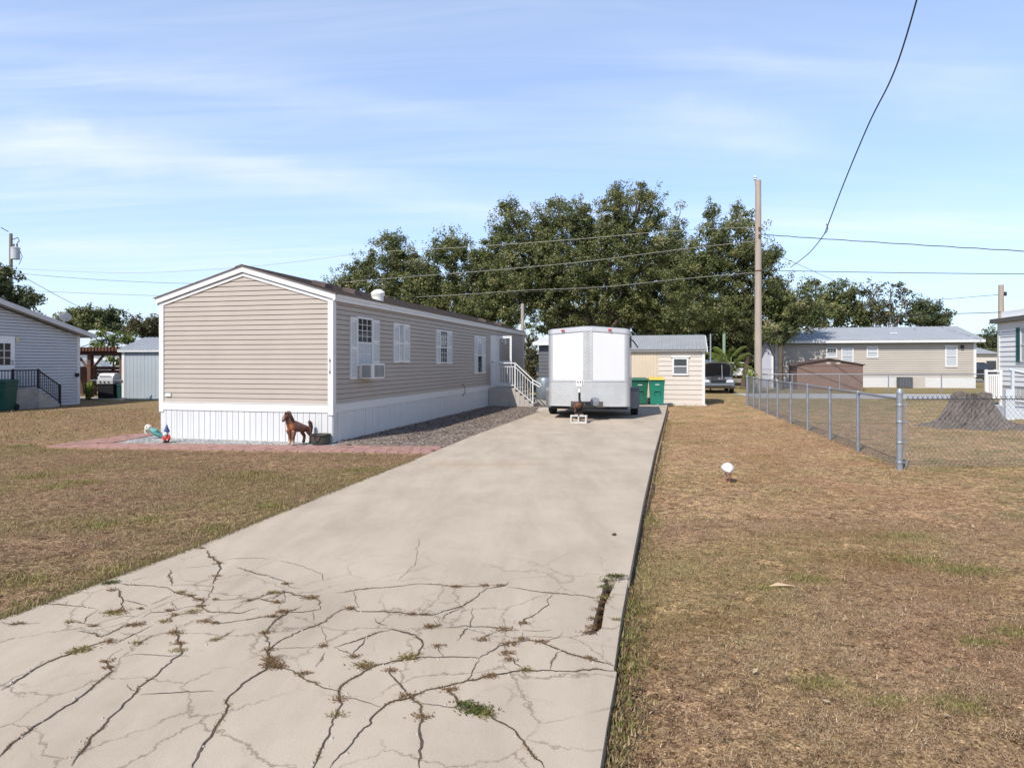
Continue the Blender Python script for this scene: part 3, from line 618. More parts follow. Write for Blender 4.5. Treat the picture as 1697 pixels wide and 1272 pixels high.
# ---------------------------------------------------------------- cargo trailer
TY = 18.7; cxx = (974-CX)/F*TY; TF = Fr(cxx, TY, .197)
TW = 1.155; TL = 3.75; ZB = .50; ZTOP = 2.66; ZG = 1.19; NO = .26
tr = thing('cargo_trailer', 'white enclosed cargo trailer with checker plate nose parked at the end of the drive', 'trailer', (TF.X, TF.Y, SL), -TF.yaw)
ZB -= SL; ZTOP -= SL; ZG -= SL
def outline(off=0.0, n=7):
    """plan of the box: shallow vee nose, round front corners"""
    r = .16+off; w = TW+off; pts = [(w, TL)]
    for i in range(n+1):
        a = i/n*R(78); pts.append((w-r+r*math.cos(a), NO+.06-(r*math.sin(a))*1.0+.0))
    pts.append((.13, -off+.012)); pts.append((-.13, -off+.012))
    left = [(-x, y) for x, y in pts[:-2]][::-1]
    return pts+left
def arch(x, base): return base+.085*(1-(x/TW)**2)
def wallstrip(mb, a, b, z0, z1, off):
    """part of the outline between plan positions by index, as a skin standing off the box"""
    o = outline(off); p = o[a:b+1]
    for i in range(len(p)-1):
        (xa, ya), (xb, yb) = p[i], p[i+1]
        mb.add([(xa, ya, z0(xa) if callable(z0) else z0), (xb, yb, z0(xb) if callable(z0) else z0), (xb, yb, z1(xb) if callable(z1) else z1), (xa, ya, z1(xa) if callable(z1) else z1)], [(0, 1, 2, 3)])
    return mb
def alu_plate():
    m, nt, b = new_mat('checker plate')
    v = coords(nt)
    w = nt.nodes.new('ShaderNodeTexChecker'); w.inputs['Scale'].default_value = 28; nt.links.new(v, w.inputs['Vector'])
    c = mix(nt, (.55, .55, .54), (.68, .68, .67), w.outputs['Fac']); c = mix(nt, c, ramp(nt, [(.3, (.86, .86, .86)), (.7, (1.05, 1.05, 1.04))], noise(nt, 1.6, 5, .6, v)).outputs['Color'], 1, 'MULTIPLY')
    nt.links.new(c, b.inputs['Base Color']); b.inputs['Metallic'].default_value = .6; b.inputs['Roughness'].default_value = .5
    bn = N(nt, 'ShaderNodeBump', Strength=.55, Distance=.006); nt.links.new(w.outputs['Fac'], bn.inputs['Height']); nt.links.new(bn.outputs['Normal'], b.inputs['Normal']); return m
M['plate'] = alu_plate()
o = outline(0); n = len(o); mb = MB()
mb.add([(x, y, ZB) for x, y in o]+[(x, y, arch(x, ZTOP-.10)) for x, y in o], [tuple(range(n))]+[(i, (i+1) % n, (i+1) % n+n, i+n) for i in range(n)])
# arched roof
K = 12
for i in range(K):
    xa = -TW+2*TW*i/K; xb = -TW+2*TW*(i+1)/K
    mb.add([(xa, .3, arch(xa, ZTOP-.04)), (xb, .3, arch(xb, ZTOP-.04)), (xb, TL, arch(xb, ZTOP-.04)), (xa, TL, arch(xa, ZTOP-.04))], [(0, 1, 2, 3)])
mb.add([(x, y, arch(x, ZTOP-.04)) for x, y in o[1:-1]], [tuple(range(n-2))])
mb.build('body', M['white_panel'], tr)
nc = 9  # index of the nose centre
mb = MB(); wallstrip(mb, 0, n-1, ZB, ZG, .010); b = mb.build('stone_guard', M['plate'], tr)
mb = MB()
for off, za, zb in ((.022, ZG-.015, ZG+.03), (.018, ZB-.03, ZB+.025)): wallstrip(mb, 0, n-1, za, zb, off)
wallstrip(mb, 0, n-1, lambda x: arch(x, ZTOP-.13), lambda x: arch(x, ZTOP-.005), .024)
o2 = outline(.024); o3 = outline(-.06)
mb.add([(x, y, arch(x, ZTOP-.005)) for x, y in o2]+[(x, y, arch(x, ZTOP+.015)) for x, y in o3], [(i, i+1, i+1+n, i+n) for i in range(n-1)])
oo = outline(.016)
def rivets(x0, y0, x1, y1, z0, z1, k):
    for i in range(k):
        u = (i+.5)/k; mb.ball((x0+(x1-x0)*u, y0+(y1-y0)*u, z0+(z1-z0)*u), .008, 6, 4)
for sx__ in (-1, 1):
    rivets(sx__*.115, -.012, sx__*.115, -.012, ZG+.05, ZTOP-.06, 34)
    a_, b_ = oo[8], oo[9]
    rivets(sx__*a_[0], a_[1]-.012, sx__*b_[0], b_[1]-.012, ZG+.008, ZG+.008, 20); rivets(sx__*a_[0], a_[1]-.012, sx__*b_[0], b_[1]-.012, ZB+.0, ZB+.0, 20)
    rivets(sx__*TW*1.006, .3, sx__*TW*1.006, TL, ZTOP-.09, ZTOP-.09, 40)
mb.build('trim_rail', M['alu'], tr)
mb = MB(); wallstrip(mb, 1, 8, ZG+.03, lambda x: arch(x, ZTOP-.13), .008); mb.build('corner_cap', M['alu'], tr, smooth=True)
mb = MB(); wallstrip(mb, n-9, n-2, ZG+.03, lambda x: arch(x, ZTOP-.13), .008); mb.build('corner_cap', M['alu'], tr, smooth=True)
mb = MB(); wallstrip(mb, 9, 10, ZG+.03, lambda x: arch(x, ZTOP-.13), .012); mb.build('nose_strip', M['plate'], tr)
# dark plank on the A frame, tongue, coupler, jack
ts = (-.10)
MB().box(-.45, .45, -.30, -.26, ZB-.02, ZB+.13).build('tongue_board', mat('dark weathered plank', (.10, .08, .07), .8, .3), tr)
mb = MB(); cpl = (-.16, -1.08)
for s in (1, -1): mb.tube([(s*.55+.0, .3, ZB-.08), (cpl[0]+s*.045, cpl[1]+.1, ZB+.03)], .045, 4)
mb.build('tongue', M['black'], tr)
mb = MB(); mb.box(cpl[0]-.09, cpl[0]+.09, cpl[1]-.16, cpl[1]+.15, ZB+.02, ZB+.11); mb.ball((cpl[0], cpl[1]-.14, ZB+.08), .085, 12, 8); mb.tube([(cpl[0], cpl[1]-.1, ZB+.11), (cpl[0]+.02, cpl[1]+.05, ZB+.19)], .022, 6)
mb.build('coupler', M['rust'], tr, bevel=.01)
jz = 1.16
jk = MB().tube([(cpl[0], cpl[1]+.3, ZB-.1), (cpl[0], cpl[1]+.3, jz-.30)], .032, 12).build('jack', M['black'], tr, smooth=True)
mb = MB().tube([(cpl[0], cpl[1]+.3, jz-.36), (cpl[0], cpl[1]+.3, jz-.22)], .042, 12); mb.box(cpl[0]-.085, cpl[0]+.085, cpl[1]+.21, cpl[1]+.38, jz-.19, jz)
mb.box(cpl[0]+.085, cpl[0]+.12, cpl[1]+.25, cpl[1]+.34, jz-.16, jz-.02); mb.build('jack_head', M['white_plastic'], jk, bevel=.015)
for dx in (-.035, .035): MB().box(cpl[0]+dx-.015, cpl[0]+dx+.015, cpl[1]+.204, cpl[1]+.212, jz-.09, jz-.05).build('switch', M['black'], jk)
mb = MB()
for k in range(9):
    a = random.uniform(0, 6.3); r = random.uniform(.05, .16); x0 = cpl[0]+r*math.cos(a); y0 = cpl[1]+.12+.1*math.sin(a)
    mb.tube([(cpl[0]+random.uniform(-.05, .05), cpl[1]+.2, ZB+.28*random.random()), (x0*1.0+random.uniform(-.05, .05), y0, ZB+.22*random.random()), (x0*1.0, y0-.12, ZB+.0), (cpl[0]+random.uniform(-.16, .16), y0-.14, ZB-.2), (cpl[0]+random.uniform(-.1, .1), y0-.1, ZB+.02)], .015, 5)
mb.build('cable_bundle', M['black'], tr)
mb = MB()
for s in (-1, 1):
    for k in range(12):
        z = .16+(ZB-.10)*k/12; a = k*math.pi/2; mb.tube([(cpl[0]+s*.085+.03*math.cos(a), cpl[1]+.02+.03*math.sin(a), z), (cpl[0]+s*.085-.03*math.cos(a), cpl[1]+.02-.03*math.sin(a), z+.04)], .02, 5)
mb.tube([(cpl[0], cpl[1]+.04, .15), (cpl[0], cpl[1]+.04, ZB+.03)], .075, 8)
mb.build('safety_chain', M['rust'], tr)
mb = MB(); mb.tube([(.22, -.30, ZB+.12), (.22, -.22, ZB+.12)], .13, 20); mb.build('spare_cap', mat('grey plastic cap', (.22, .23, .25), .5, .1), tr)
mb = MB(); mb.box(-TW+.05, TW-.05, .35, TL-.1, ZB-.13, ZB-.02)
for y in (2.08,): mb.tube([(-TW-.05, y, .36), (TW+.05, y, .36)], .045, 8)
mb.build('chassis', M['black'], tr)
for s in (-1, 1):
    xw = s*(TW+.12); wm = lambda a, b, c, xw=xw: (xw+c, 2.08+a, .35+b)
    t_ = MB().lathe([(.20, -.1), (.30, -.115), (.345, -.095), (.352, -.05), (.352, .05), (.345, .095), (.30, .115), (.20, .1)], 28, (0, 0, 0), wm).build('wheel', M['rubber'], tr, smooth=True)
    MB().lathe([(.05, -.085), (.21, -.08), (.21, .08), (.05, .085)], 20, (0, 0, 0), wm).build('rim', M['steel'], t_, smooth=True)
    mb = MB(); x0, x1 = sorted((s*(TW+.012), s*(TW+.27)))
    mb.prism([(-.55, -.12), (-.55, .40), (-.47, .50), (.47, .50), (.55, .40), (.55, -.12), (.49, -.12), (.49, .37), (.43, .44), (-.43, .44), (-.49, .37), (-.49, -.12)], x0, x1, lambda a, b, c: (c, 2.08+a, .35+b))
    mb.build('fender', mat('dull fender metal', (.17, .175, .19), .5, .15, metal=.5), tr)
for x in (-.72, .62):
    MB().box(x-.045, x+.045, .30-(.28 if abs(x) < .7 else .26), .33, arch(x, ZTOP-.095), arch(x, ZTOP-.05)).build('marker_light', M['red'], tr)
mb = MB(); mb.tube([(TW, .9, ZTOP-.25), (TW+.10, .9, ZTOP-.30), (TW+.24, .95, ZTOP-.50)], .022, 6); mb.box(TW+.02, TW+.05, .5, 1.3, ZTOP-.5, ZTOP-.2); mb.build('side_door_holder', M['barrel'], tr)
# the block under the coupler
bx, by = TF.world(cpl[0]+.01, cpl[1]+.02)
t = thing('cinder_block', 'pale two hole cinder block propping up the trailer coupler', 'concrete block', (bx, by, SL), -YAW)
mb = MB()
for x0, x1 in ((-.22, -.18), (-.018, .018), (.18, .22)): mb.box(x0, x1, -.1, .1, .036, .174)
mb.box(-.22, .22, -.1, .1, 0, .035); mb.box(-.22, .22, -.1, .1, .175, .21)
mb.build('block', M['block'], t)
MB().box(-.11, .12, -.08, .09, .211, .235).build('shim', M['stoop'], t)
# ---------------------------------------------------------------- wheeled bins
def wheelie(px, py, ptop, wpx, label, body, lid, z=0, rz=0, grp='wheeled bins by the beige shed'):
    x, y = G(px, py, z); h = (py-ptop)*y/F; w = wpx*y/F
    t = thing('wheeled_bin', label, 'bin', (x, y+.3, z), -YAW*.6+rz, grp); hw = w/2
    mb = MB(); b = .84; hb = h-.1; r = .05
    def ring(s, z, d): return [(-hw*s, -.33*d, z), (hw*s, -.33*d, z), (hw*s, .33*d, z), (-hw*s, .33*d, z)]
    lv = [ring(b, .03, b), ring(.88, hb*.4, .86), ring(.90, hb*.55, .88), ring(.96, hb*.86, .95), ring(.985, hb*.87, .985), ring(1.0, hb, 1.0)]
    vs = sum(lv, []); fs = [(0, 3, 2, 1), (20, 21, 22, 23)]
    for i in range(5):
        for j in range(4): fs.append((i*4+j, i*4+(j+1) % 4, (i+1)*4+(j+1) % 4, (i+1)*4+j))
    mb.add(vs, fs); mb.build('body', body, t, bevel=.03)
    mb = MB()
    mb.box(-hw*.42, hw*.42, -.335, -.30, hb*.55, hb*.60); mb.box(-hw*.42, -hw*.34, -.33, -.27, hb*.42, hb*.56); mb.box(hw*.34, hw*.42, -.33, -.27, hb*.42, hb*.56)
    mb.build('lift_bar', body, t, bevel=.012)
    MB().box(-hw*.25, hw*.28, -.331, -.31, hb*.80, hb*.83).build('sticker', M['white_trim'], t)
    mb = MB().hexa([(-hw*1.06, -.40, hb), (hw*1.06, -.40, hb), (hw*1.06, .36, hb), (-hw*1.06, .36, hb), (-hw*.97, -.36, hb+.07), (hw*.97, -.36, hb+.07), (hw*.97, .34, hb+.11), (-hw*.97, .34, hb+.11)])
    ld = mb.build('lid', lid, t, bevel=.022)
    MB().tube([(-hw*.8, .40, hb+.0), (hw*.8, .40, hb+.0)], .022, 8).build('handle', body, ld)
    for s in (-1, 1): MB().tube([(s*hw*.72, .30, .11), (s*hw*.95, .30, .11)], .11, 16).build('wheel', M['rubber'], t)
    return t
wheelie(1091, 671, 625, 25, 'teal green wheeled bin with a yellow lid against the beige shed', M['bin_green'], M['yellow'], SL)
wheelie(1061, 670, 626, 28, 'all green wheeled bin standing between the trailer and the yellow lidded bin', M['bin_green2'], M['bin_green2'], SL, .1)
# ---------------------------------------------------------------- beige shed
sx_, sy_ = G(1167, 672); SF = Fr(sx_, sy_); sw = -SF.ony(985)
sh = thing_fr('beige_shed', 'beige clapboard shed with a ribbed metal roof behind the trailer and bins', 'shed', SF)
ze = SF.z(579, 0, 0); zr = SF.z(555, 0, 1.5)
wf = W((-sw, 0, 0), (1, 0), (0, -1)); xdr = SF.ony(1090)
mb = MB(); siding(mb, wf, lambda z: (sw+xdr, sw), .06, ze, .19, .02, .014); siding(mb, W((0, 0, 0), (0, 1), (1, 0)), lambda z: (0, 3), .06, ze, .19, .02)
mb.box(-sw, -.06, .055, 2.98, .06, ze); mb.build('wall', M['beige_siding'], sh)
mb = MB(); a = 0
while a < sw+xdr-.01: wbox(mb, wf, a, min(sw+xdr, a+.085), .1, ze-.08, 0, .028); wbox(mb, wf, a+.085, min(sw+xdr, a+.11), .1, ze-.08, 0, .012); a += .11
mb.build('ribbed_door', M['beige_door'], sh)
mb = MB(); mb.box(-.075, .028, -.035, 0, .05, ze); wbox(mb, wf, -.1, sw+.09, ze-.075, ze+.01, .03, .15); mb.build('trim', M['white_trim'], sh)
wx0, wx1 = SF.ony(1117)+sw, SF.ony(1138)+sw; wz0, wz1 = SF.z(620, -1, 0), SF.z(595, -1, 0)
window(sh, wf, wx0, wx1, wz0+.03, wz1, M['glass'], mat('grey glazing', (.14, .15, .165), .15, .1), fw=.07, depth=.04)
mb = MB(); wbox(mb, wf, wx0-.12, wx1+.12, wz1+.072, wz1+.12, 0, .075); mb.build('window_cap', M['white_trim'], sh)
mb = MB(); nr = int((sw+.25)/.076)
for i in range(nr):
    x0 = -sw-.1+i*.076; u = .012 if i % 2 else 0
    for (ya, za, yb, zb) in ((-.22, ze+.0, 1.5, zr), (3.2, ze, 1.5, zr)):
        mb.add([(x0, ya, za+.012*(i % 2)), (x0+.038, ya, za+.016), (x0+.076, ya, za), (x0+.076, yb, zb), (x0+.038, yb, zb+.016), (x0, yb, zb)], [(0, 1, 4, 5), (1, 2, 3, 4)])
mb.build('roof', M['roof_metal'], sh)
mb = MB(); mb.prism([(-.2, ze-.01), (1.5, zr-.02), (3.2, ze-.01), (3.2, ze-.11), (1.5, zr-.12), (-.2, ze-.11)], .09, .13, lambda a, b, c: (c, a, b)); mb.build('barge_board', M['white_trim'], sh)
mb = MB().box(-sw, 0, .03, 2.97, -.02, .06)
for i in range(9): x = -.1-i*.42; mb.box(x-.2, x+.19, -.05, .03, -.02, .055)
mb.build('footing', M['block'], sh)
# dark shed left of the trailer
dx, dy = G(893, 668); DF = Fr(dx, dy)
ds = thing_fr('dark_shed', 'dark grey shed half hidden between the trailer and the home', 'shed', DF)
zr0 = DF.z(572, 0, 0); mb = MB(); siding(mb, W((0, 0, 0), (1, 0), (0, -1)), lambda z: (0, 2.2), .1, zr0, .15, .02); mb.box(.02, 2.2, .02, 2, .05, zr0); mb.build('wall', M['dark_shed'], ds)
mb = MB().hexa([(-.22, -.25, zr0), (2.3, -.25, zr0), (2.3, 2.2, zr0+.3), (-.22, 2.2, zr0+.3), (-.22, -.25, zr0+.12), (2.3, -.25, zr0+.12), (2.3, 2.2, zr0+.42), (-.22, 2.2, zr0+.42)]); mb.build('roof', M['white_trim'], ds)
tx, ty = G(903, 671); tk = thing('storage_tank', 'pale grey upright tank on a block in front of the dark shed', 'tank', (tx, ty, 0))
MB().lathe([(.34, .25), (.36, .28), (.36, 1.0), (.30, 1.1), (.08, 1.14)], 24).build('tank_body', mat('pale grey tank', (.20, .235, .26), .4, .1, metal=.3), tk, smooth=True)
MB().box(-.4, .4, -.3, .3, 0, .25).build('base', M['stoop'], tk)
# ---------------------------------------------------------------- vehicles
def wheel_set(parent, L, Wd, r, y0, y1):
    for y in (y0, y1):
        for s in (-1, 1):
            wm = lambda a, b, c, s=s, y=y: (s*(Wd/2-.10)+c, y+a, r+b)
            w_ = MB().lathe([(r*.6, -.09), (r*.95, -.1), (r, -.07), (r, .07), (r*.95, .1), (r*.6, .09)], 22, (0, 0, 0), wm).build('wheel', M['rubber'], parent, smooth=True)
            MB().lathe([(.04, -.105), (r*.6, -.095), (r*.6, .095), (.04, .105)], 16, (0, 0, 0), wm).build('rim', M['chrome'], w_, smooth=True)
def car(name, label, cat, loc, rz, paint, L=4.6, Wd=1.8, suv=False, hood_open=False):
    t = thing(name, label, cat, loc+(0,), rz); h = 1.02 if suv else .92; top = 1.72 if suv else 1.45; w = Wd/2
    prof = [(0, .36), (.03, .62), (.18, .80), (1.15, h-.02), (L-.7 if not suv else L-.15, h+.04), (L-.05, h-.02), (L, .55), (L-.08, .32), (.1, .28)]
    if hood_open: prof = [(0, .36), (.02, .60), (.08, .74), (.22, .74), (.28, .62), (1.02, .66), (1.12, h), (L-.6, h+.04), (L-.05, h-.02), (L, .55), (L-.08, .32), (.1, .28)]
    MB().prism(prof, -w, w, lambda a, b, c: (c, a, b)).build('body', paint, t, bevel=.09, seg=3)
    b0, b1, t0, t1 = 1.05, (L-.25 if suv else L-.75), 1.75, (L-.55 if suv else L-1.45)
    MB().hexa([(-w+.06, b0, h-.03), (w-.06, b0, h-.03), (w-.06, b1, h-.03), (-w+.06, b1, h-.03), (-w+.22, t0, top), (w-.22, t0, top), (w-.22, t1, top), (-w+.22, t1, top)]).build('cabin', paint, t, bevel=.07, seg=3)
    def lerp(u, v, e): return tuple(a+(b-a)*e for a, b in zip(u, v))
    def pane(nm, A, B, C, D, n):
        q = [lerp(lerp(A, B, u), lerp(D, C, u), v) for u, v in ((.08, .12), (.92, .12), (.92, .88), (.08, .88))]
        MB().hexa([tuple(p[i]+n[i]*.002 for i in range(3)) for p in q]+[tuple(p[i]+n[i]*.014 for i in range(3)) for p in q]).build(nm, M['glass'], t)
    A, B, C_, D = (-w+.06, b0, h), (w-.06, b0, h), (w-.22, t0, top), (-w+.22, t0, top); pane('windshield', A, B, C_, D, (0, -1, .7))
    A, B, C_, D = (w-.06, b1, h), (-w+.06, b1, h), (-w+.22, t1, top), (w-.22, t1, top); pane('rear_window', A, B, C_, D, (0, 1, .7))
    for s in (-1, 1):
        ym, yt = (b0+b1)/2, (t0+t1)/2
        for (ya, yb, yc, yd) in ((b0+.1, ym, yt, t0), (ym, b1-.1, t1, yt)): pane('side_window', (s*(w-.06), ya, h), (s*(w-.06), yb, h), (s*(w-.22), yc, top), (s*(w-.22), yd, top), (s, 0, .2))
    for s in (-1, 1):
        x0, x1 = sorted((s*(w-.08), s*(w-.45)))
        MB().box(x0, x1, -.015, .10, .60, .76).build('headlight', M['lamp_glass'], t, bevel=.03)
        MB().box(x0, x1, L-.10, L+.012, .70, .86).build('tail_light', M['red'], t, bevel=.02)
    mb = MB().box(-w+.5, w-.5, -.014, .05, .60, .74); mb.build('grille', M['black'], t)
    MB().box(-w+.03, w-.03, -.09, .05, .36, .52).build('bumper', paint if not hood_open else M['car_silver'], t, bevel=.05)
    MB().box(-w+.2, w-.2, -.095, -.08, .42, .47).build('intake', M['black'], t)
    MB().box(-w+.06, w-.06, L-.04, L+.08, .38, .55).build('bumper', paint, t, bevel=.05)
    wheel_set(t, L, Wd, .35 if suv else .32, .88, L-.95)
    if hood_open:
        poly = [(-w+.10, 0), (w-.10, 0), (w-.07, .62), (w-.16, .86), (w-.45, .97), (0, 1.0), (-w+.45, .97), (-w+.16, .86), (-w+.07, .62)]
        mp = lambda a, b, c: (a, 1.08-b*.30-c, h+.04+b*.78)
        hd = MB().prism(poly, -.02, .03, mp).build('hood', paint, t, bevel=.012)
        MB().prism([(a*.9, .05+b*.88) for a, b in poly], .031, .05, mp).build('hood_liner', M['black'], hd)
        MB().tube([(.25, .3, .70), (.27, .80, 1.58)], .012, 6).build('prop_rod', M['steel'], t)
        mb = MB(); mb.box(-.55, .05, .35, .9, .6, .86); mb.box(.15, .6, .35, .7, .6, .80); mb.tube([(-.3, .35, .84), (.0, .5, .93), (.4, .45, .84)], .05, 8); mb.tube([(-.6, .3, .72), (.6, .3, .76)], .035, 8)
        mb.build('engine', mat('greasy engine', (.035, .037, .042), .6, .5, 12), t, bevel=.03)
    return t
x, y = G(1190, 652); car('parked_car', 'old silver car with its hood propped open beside the beige shed', 'car', (x, y), -YAW*.9, M['car_silver'], hood_open=True)
x, y = P(1240, 600, 70)[:2]; car('parked_suv', 'white suv far off beyond the utility pole', 'car', (x, y), -YAW+.5, M['car_white'], suv=True)
x, y = P(1640, 600, 58)[:2]; car('parked_suv', 'black suv parked beyond the greyish beige home', 'car', (x+1.2, y), R(78), M['car_dark'], L=4.9, Wd=1.95, suv=True)
x, y = P(1178, 600, 50)[:2]; t = thing('camper', 'white camper top behind the car with the open hood', 'camper', (x, y, 0), -YAW)
MB().box(-1.1, 1.0, 0, 5, .55, 1.90).build('body', M['car_white'], t, bevel=.15, seg=3); MB().box(-.8, .7, -.02, .1, 1.1, 1.6).build('window', M['glass'], t); wheel_set(t, 5, 2.1, .35, 1.2, 3.6)
# mail boxes on one post each beyond the car
for k, (px, lab) in enumerate(((1199, 'dark green mailbox on a post nearest the open hood car'), (1207, 'dark green mailbox on a pale post nearest the utility pole'))):
    x, y = P(px, 600, 47)[:2]; t = thing('mailbox', lab, 'mailbox', (x, y, 0), .3, 'mailboxes by the far street'); zt = H-(611-HY)*47/F
    MB().box(-.05, .05, -.05, .05, -.02, zt-.5).build('post', M['white_trim'] if k else M['black'], t)
    MB().prism([(-.2, -.5), (.2, -.5), (.2, -.12), (.12, -.02), (0, 0), (-.12, -.02), (-.2, -.12)], -.26, .26, lambda a, b, c: (a, c, zt+b)).build('box', M['bin_dark'], t)
    MB().box(.2, .22, -.2, -.1, zt-.4, zt-.2).build('flag', M['white_trim'], t)
# ---------------------------------------------------------------- chain link fences
def chain(mb, p0, p1, h, pitch_=.075, r=.0021, z0=.04, sag=None):
    a = Vector((*p0, 0)); b = Vector((*p1, 0)); L = (b-a).length; u = (b-a)/L
    nrm = Vector((-u.y, u.x, 0)); n = int(L/pitch_)
    def seg(xa, za, xb, zb, off):
        pa = a+u*xa+nrm*off; pb = a+u*xb+nrm*off; d = (u*(xb-xa)+Vector((0, 0, zb-za))).normalized(); s = d.cross(nrm)*r; q = nrm*r
        A = [pa+Vector((0, 0, za))+w for w in (s, -s*.5+q, -s*.5-q)]; B = [pb+Vector((0, 0, zb))+w for w in (s, -s*.5+q, -s*.5-q)]
        mb.add(A+B, [(0, 1, 4, 3), (1, 2, 5, 4), (2, 0, 3, 5)])
    k = h/ (pitch_*1.1); run = h/1.1
    i = -int(run/pitch_)
    while i*pitch_ < L:
        x0 = i*pitch_; x1 = x0+run
        xa, xb = max(0, x0), min(L, x1)
        if xb-xa > .01:
            za, zb = z0+(xa-x0)*1.1, z0+(xb-x0)*1.1
            seg(xa, za, xb, zb, .0025); seg(xa, z0+h-(za-z0), xb, z0+h-(zb-z0), -.0025)
        i += 1
    return mb
c0 = G(1491, 778); FD = Vector((math.sin(YAW), math.cos(YAW)))
FD = (Vector(G(1310.5, 702))-Vector(c0)).normalized()
def fence_far(px):
    k = (px-CX)/F; return (k*c0[1]-c0[0])/(FD.x-k*FD.y)
Lf = fence_far(1238.5); fh = 1.12
fe = thing('chain_link_fence', 'galvanised chain link fence with a top rail running back beside the driveway lawn', 'fence', (c0[0], c0[1], 0))
q = lambda t: (FD.x*t, FD.y*t)
chain(MB(), (0, 0), q(Lf), fh).build('mesh', M['zinc_wire'], fe)
MB().tube([(0, 0, fh+.02), (*q(Lf*.33), fh+.03), (*q(Lf), fh+.02)], .021, 10).build('top_rail', M['steel'], fe, smooth=True)
pxs = [1422, 1375.5, 1338.5, 1310.5, 1288.5, 1272]
for i, px in enumerate(pxs+[1259, 1249]):
    t = fence_far(px); x, y = q(t)
    p_ = MB().tube([(x, y, -.05), (x, y, fh+.0)], .030, 10).build('line_post', M['steel'], fe, smooth=True)
    MB().lathe([(.034, fh-.02), (.034, fh+.03), (.02, fh+.06)], 12, (x, y, 0)).build('loop_cap', M['steel'], p_, smooth=True)
mb = MB().tube([(0, 0, -.05), (0, 0, fh+.14)], .048, 16); mb.lathe([(.054, fh+.10), (.054, fh+.15), (.03, fh+.185)], 16); cp = mb.build('corner_post', M['steel'], fe, smooth=True)
mb = MB()
for z in (.1, .42, .75, 1.02): mb.lathe([(.052, z), (.056, z+.01), (.056, z+.03), (.052, z+.04)], 16); mb.box(.05, .13, -.008, .008, z+.01, z+.03)
mb.tube([(.10, .0, .03), (.10, .0, fh-.02)], .008, 6); mb.build('tension_band', M['steel'], cp)
x, y = q(Lf); MB().tube([(x, y, -.05), (x, y, fh+.1)], .05, 12).build('end_post', M['steel'], fe, smooth=True)
# front run to the right of the corner post
f2 = thing('chain_link_fence', 'chain link fence run with a barbed top edge in front of the big stump', 'fence', (c0[0]+.1, c0[1]+.01, 0))
e2 = (6.6, .35)
chain(MB(), (0, 0), e2, 1.1, .082, .0023).build('mesh', M['zinc_wire'], f2)
mb = MB(); n = 80
for i in range(n):
    x = e2[0]*(i+.5)/n; y = e2[1]*(i+.5)/n
    for s in (-1, 1): mb.tube([(x-s*.03, y, 1.10), (x+s*.02, y, 1.185)], .005, 4)
mb.tube([(0, 0, 1.135), (*e2, 1.14)], .007, 5); mb.build('knuckle_wire', M['barrel'], f2)
MB().tube([(e2[0], e2[1], -.05), (e2[0], e2[1], 1.25)], .03, 10).build('line_post', M['steel'], f2)
# rear run beyond the neighbour's road
B0 = P(1241, 600, 38.5)[:2]; B1 = P(1720, 600, 35)[:2]
f3 = thing('chain_link_fence', 'far chain link fence with a thin rail in front of the brown metal shed', 'fence', (B0[0], B0[1], 0)); bx, by = B1[0]-B0[0], B1[1]-B0[1]
chain(MB(), (0, 0), (bx, by), 1.0, .16, .0025).build('mesh', M['zinc_wire'], f3)
MB().tube([(0, 0, 1.02), (bx, by, 1.10)], .026, 8).build('top_rail', M['steel'], f3)
for px in (1322, 1408, 1494, 1584):
    u = (px-1241)/(1720-1241); u = u*.96; MB().tube([(bx*u, by*u, -.05), (bx*u, by*u, 1.06+.06*u)], .03, 8).build('line_post', M['steel'], f3)
# ---------------------------------------------------------------- stump
x, y = G(1618, 707); t = thing('tree_stump', 'huge flared grey stump standing behind the front chain link fence', 'stump', (x-.12, y, 0)); t.scale = (.9, .9, .97)
mb = MB(); nn = 120; prof = [(-.05, 1.42), (0.0, 1.28), (.06, 1.06), (.16, .87), (.3, .73), (.45, .63), (.6, .56), (.74, .52), (.83, .49), (.86, .36), (.84, .15), (.83, .02)]
vs = []
for i, (z, r) in enumerate(prof):
    for j in range(nn):
        a = 2*math.pi*j/nn
        root = .22*max(0, 1-z*.8)*(math.sin(a*7+1.3)+.6*math.sin(a*11+.4))+.05*math.sin(a*5+z*2)+.05*math.sin(a*19+2*math.sin(z*7))+.05*math.sin(a*31+z*11)+.035*math.sin(a*53+3*math.sin(z*5))
        rr = r*(1+root*.75+(.10*math.sin(a*9+.7)+.08*math.sin(a*17) if z < .1 else 0))+random.uniform(-.05, .05)*(r > .1)
        vs.append((rr*math.cos(a)*1.0, rr*math.sin(a)*.85, z+(random.uniform(-.05, .05) if r > .35 and z > .5 else 0)+(.08*math.cos(a*3) if z > .8 else 0)))
k = len(prof); mb.add(vs, [(i*nn+j, i*nn+(j+1) % nn, (i+1)*nn+(j+1) % nn, (i+1)*nn+j) for i in range(k-1) for j in range(nn)]); mb.build('trunk', M['stump'], t)
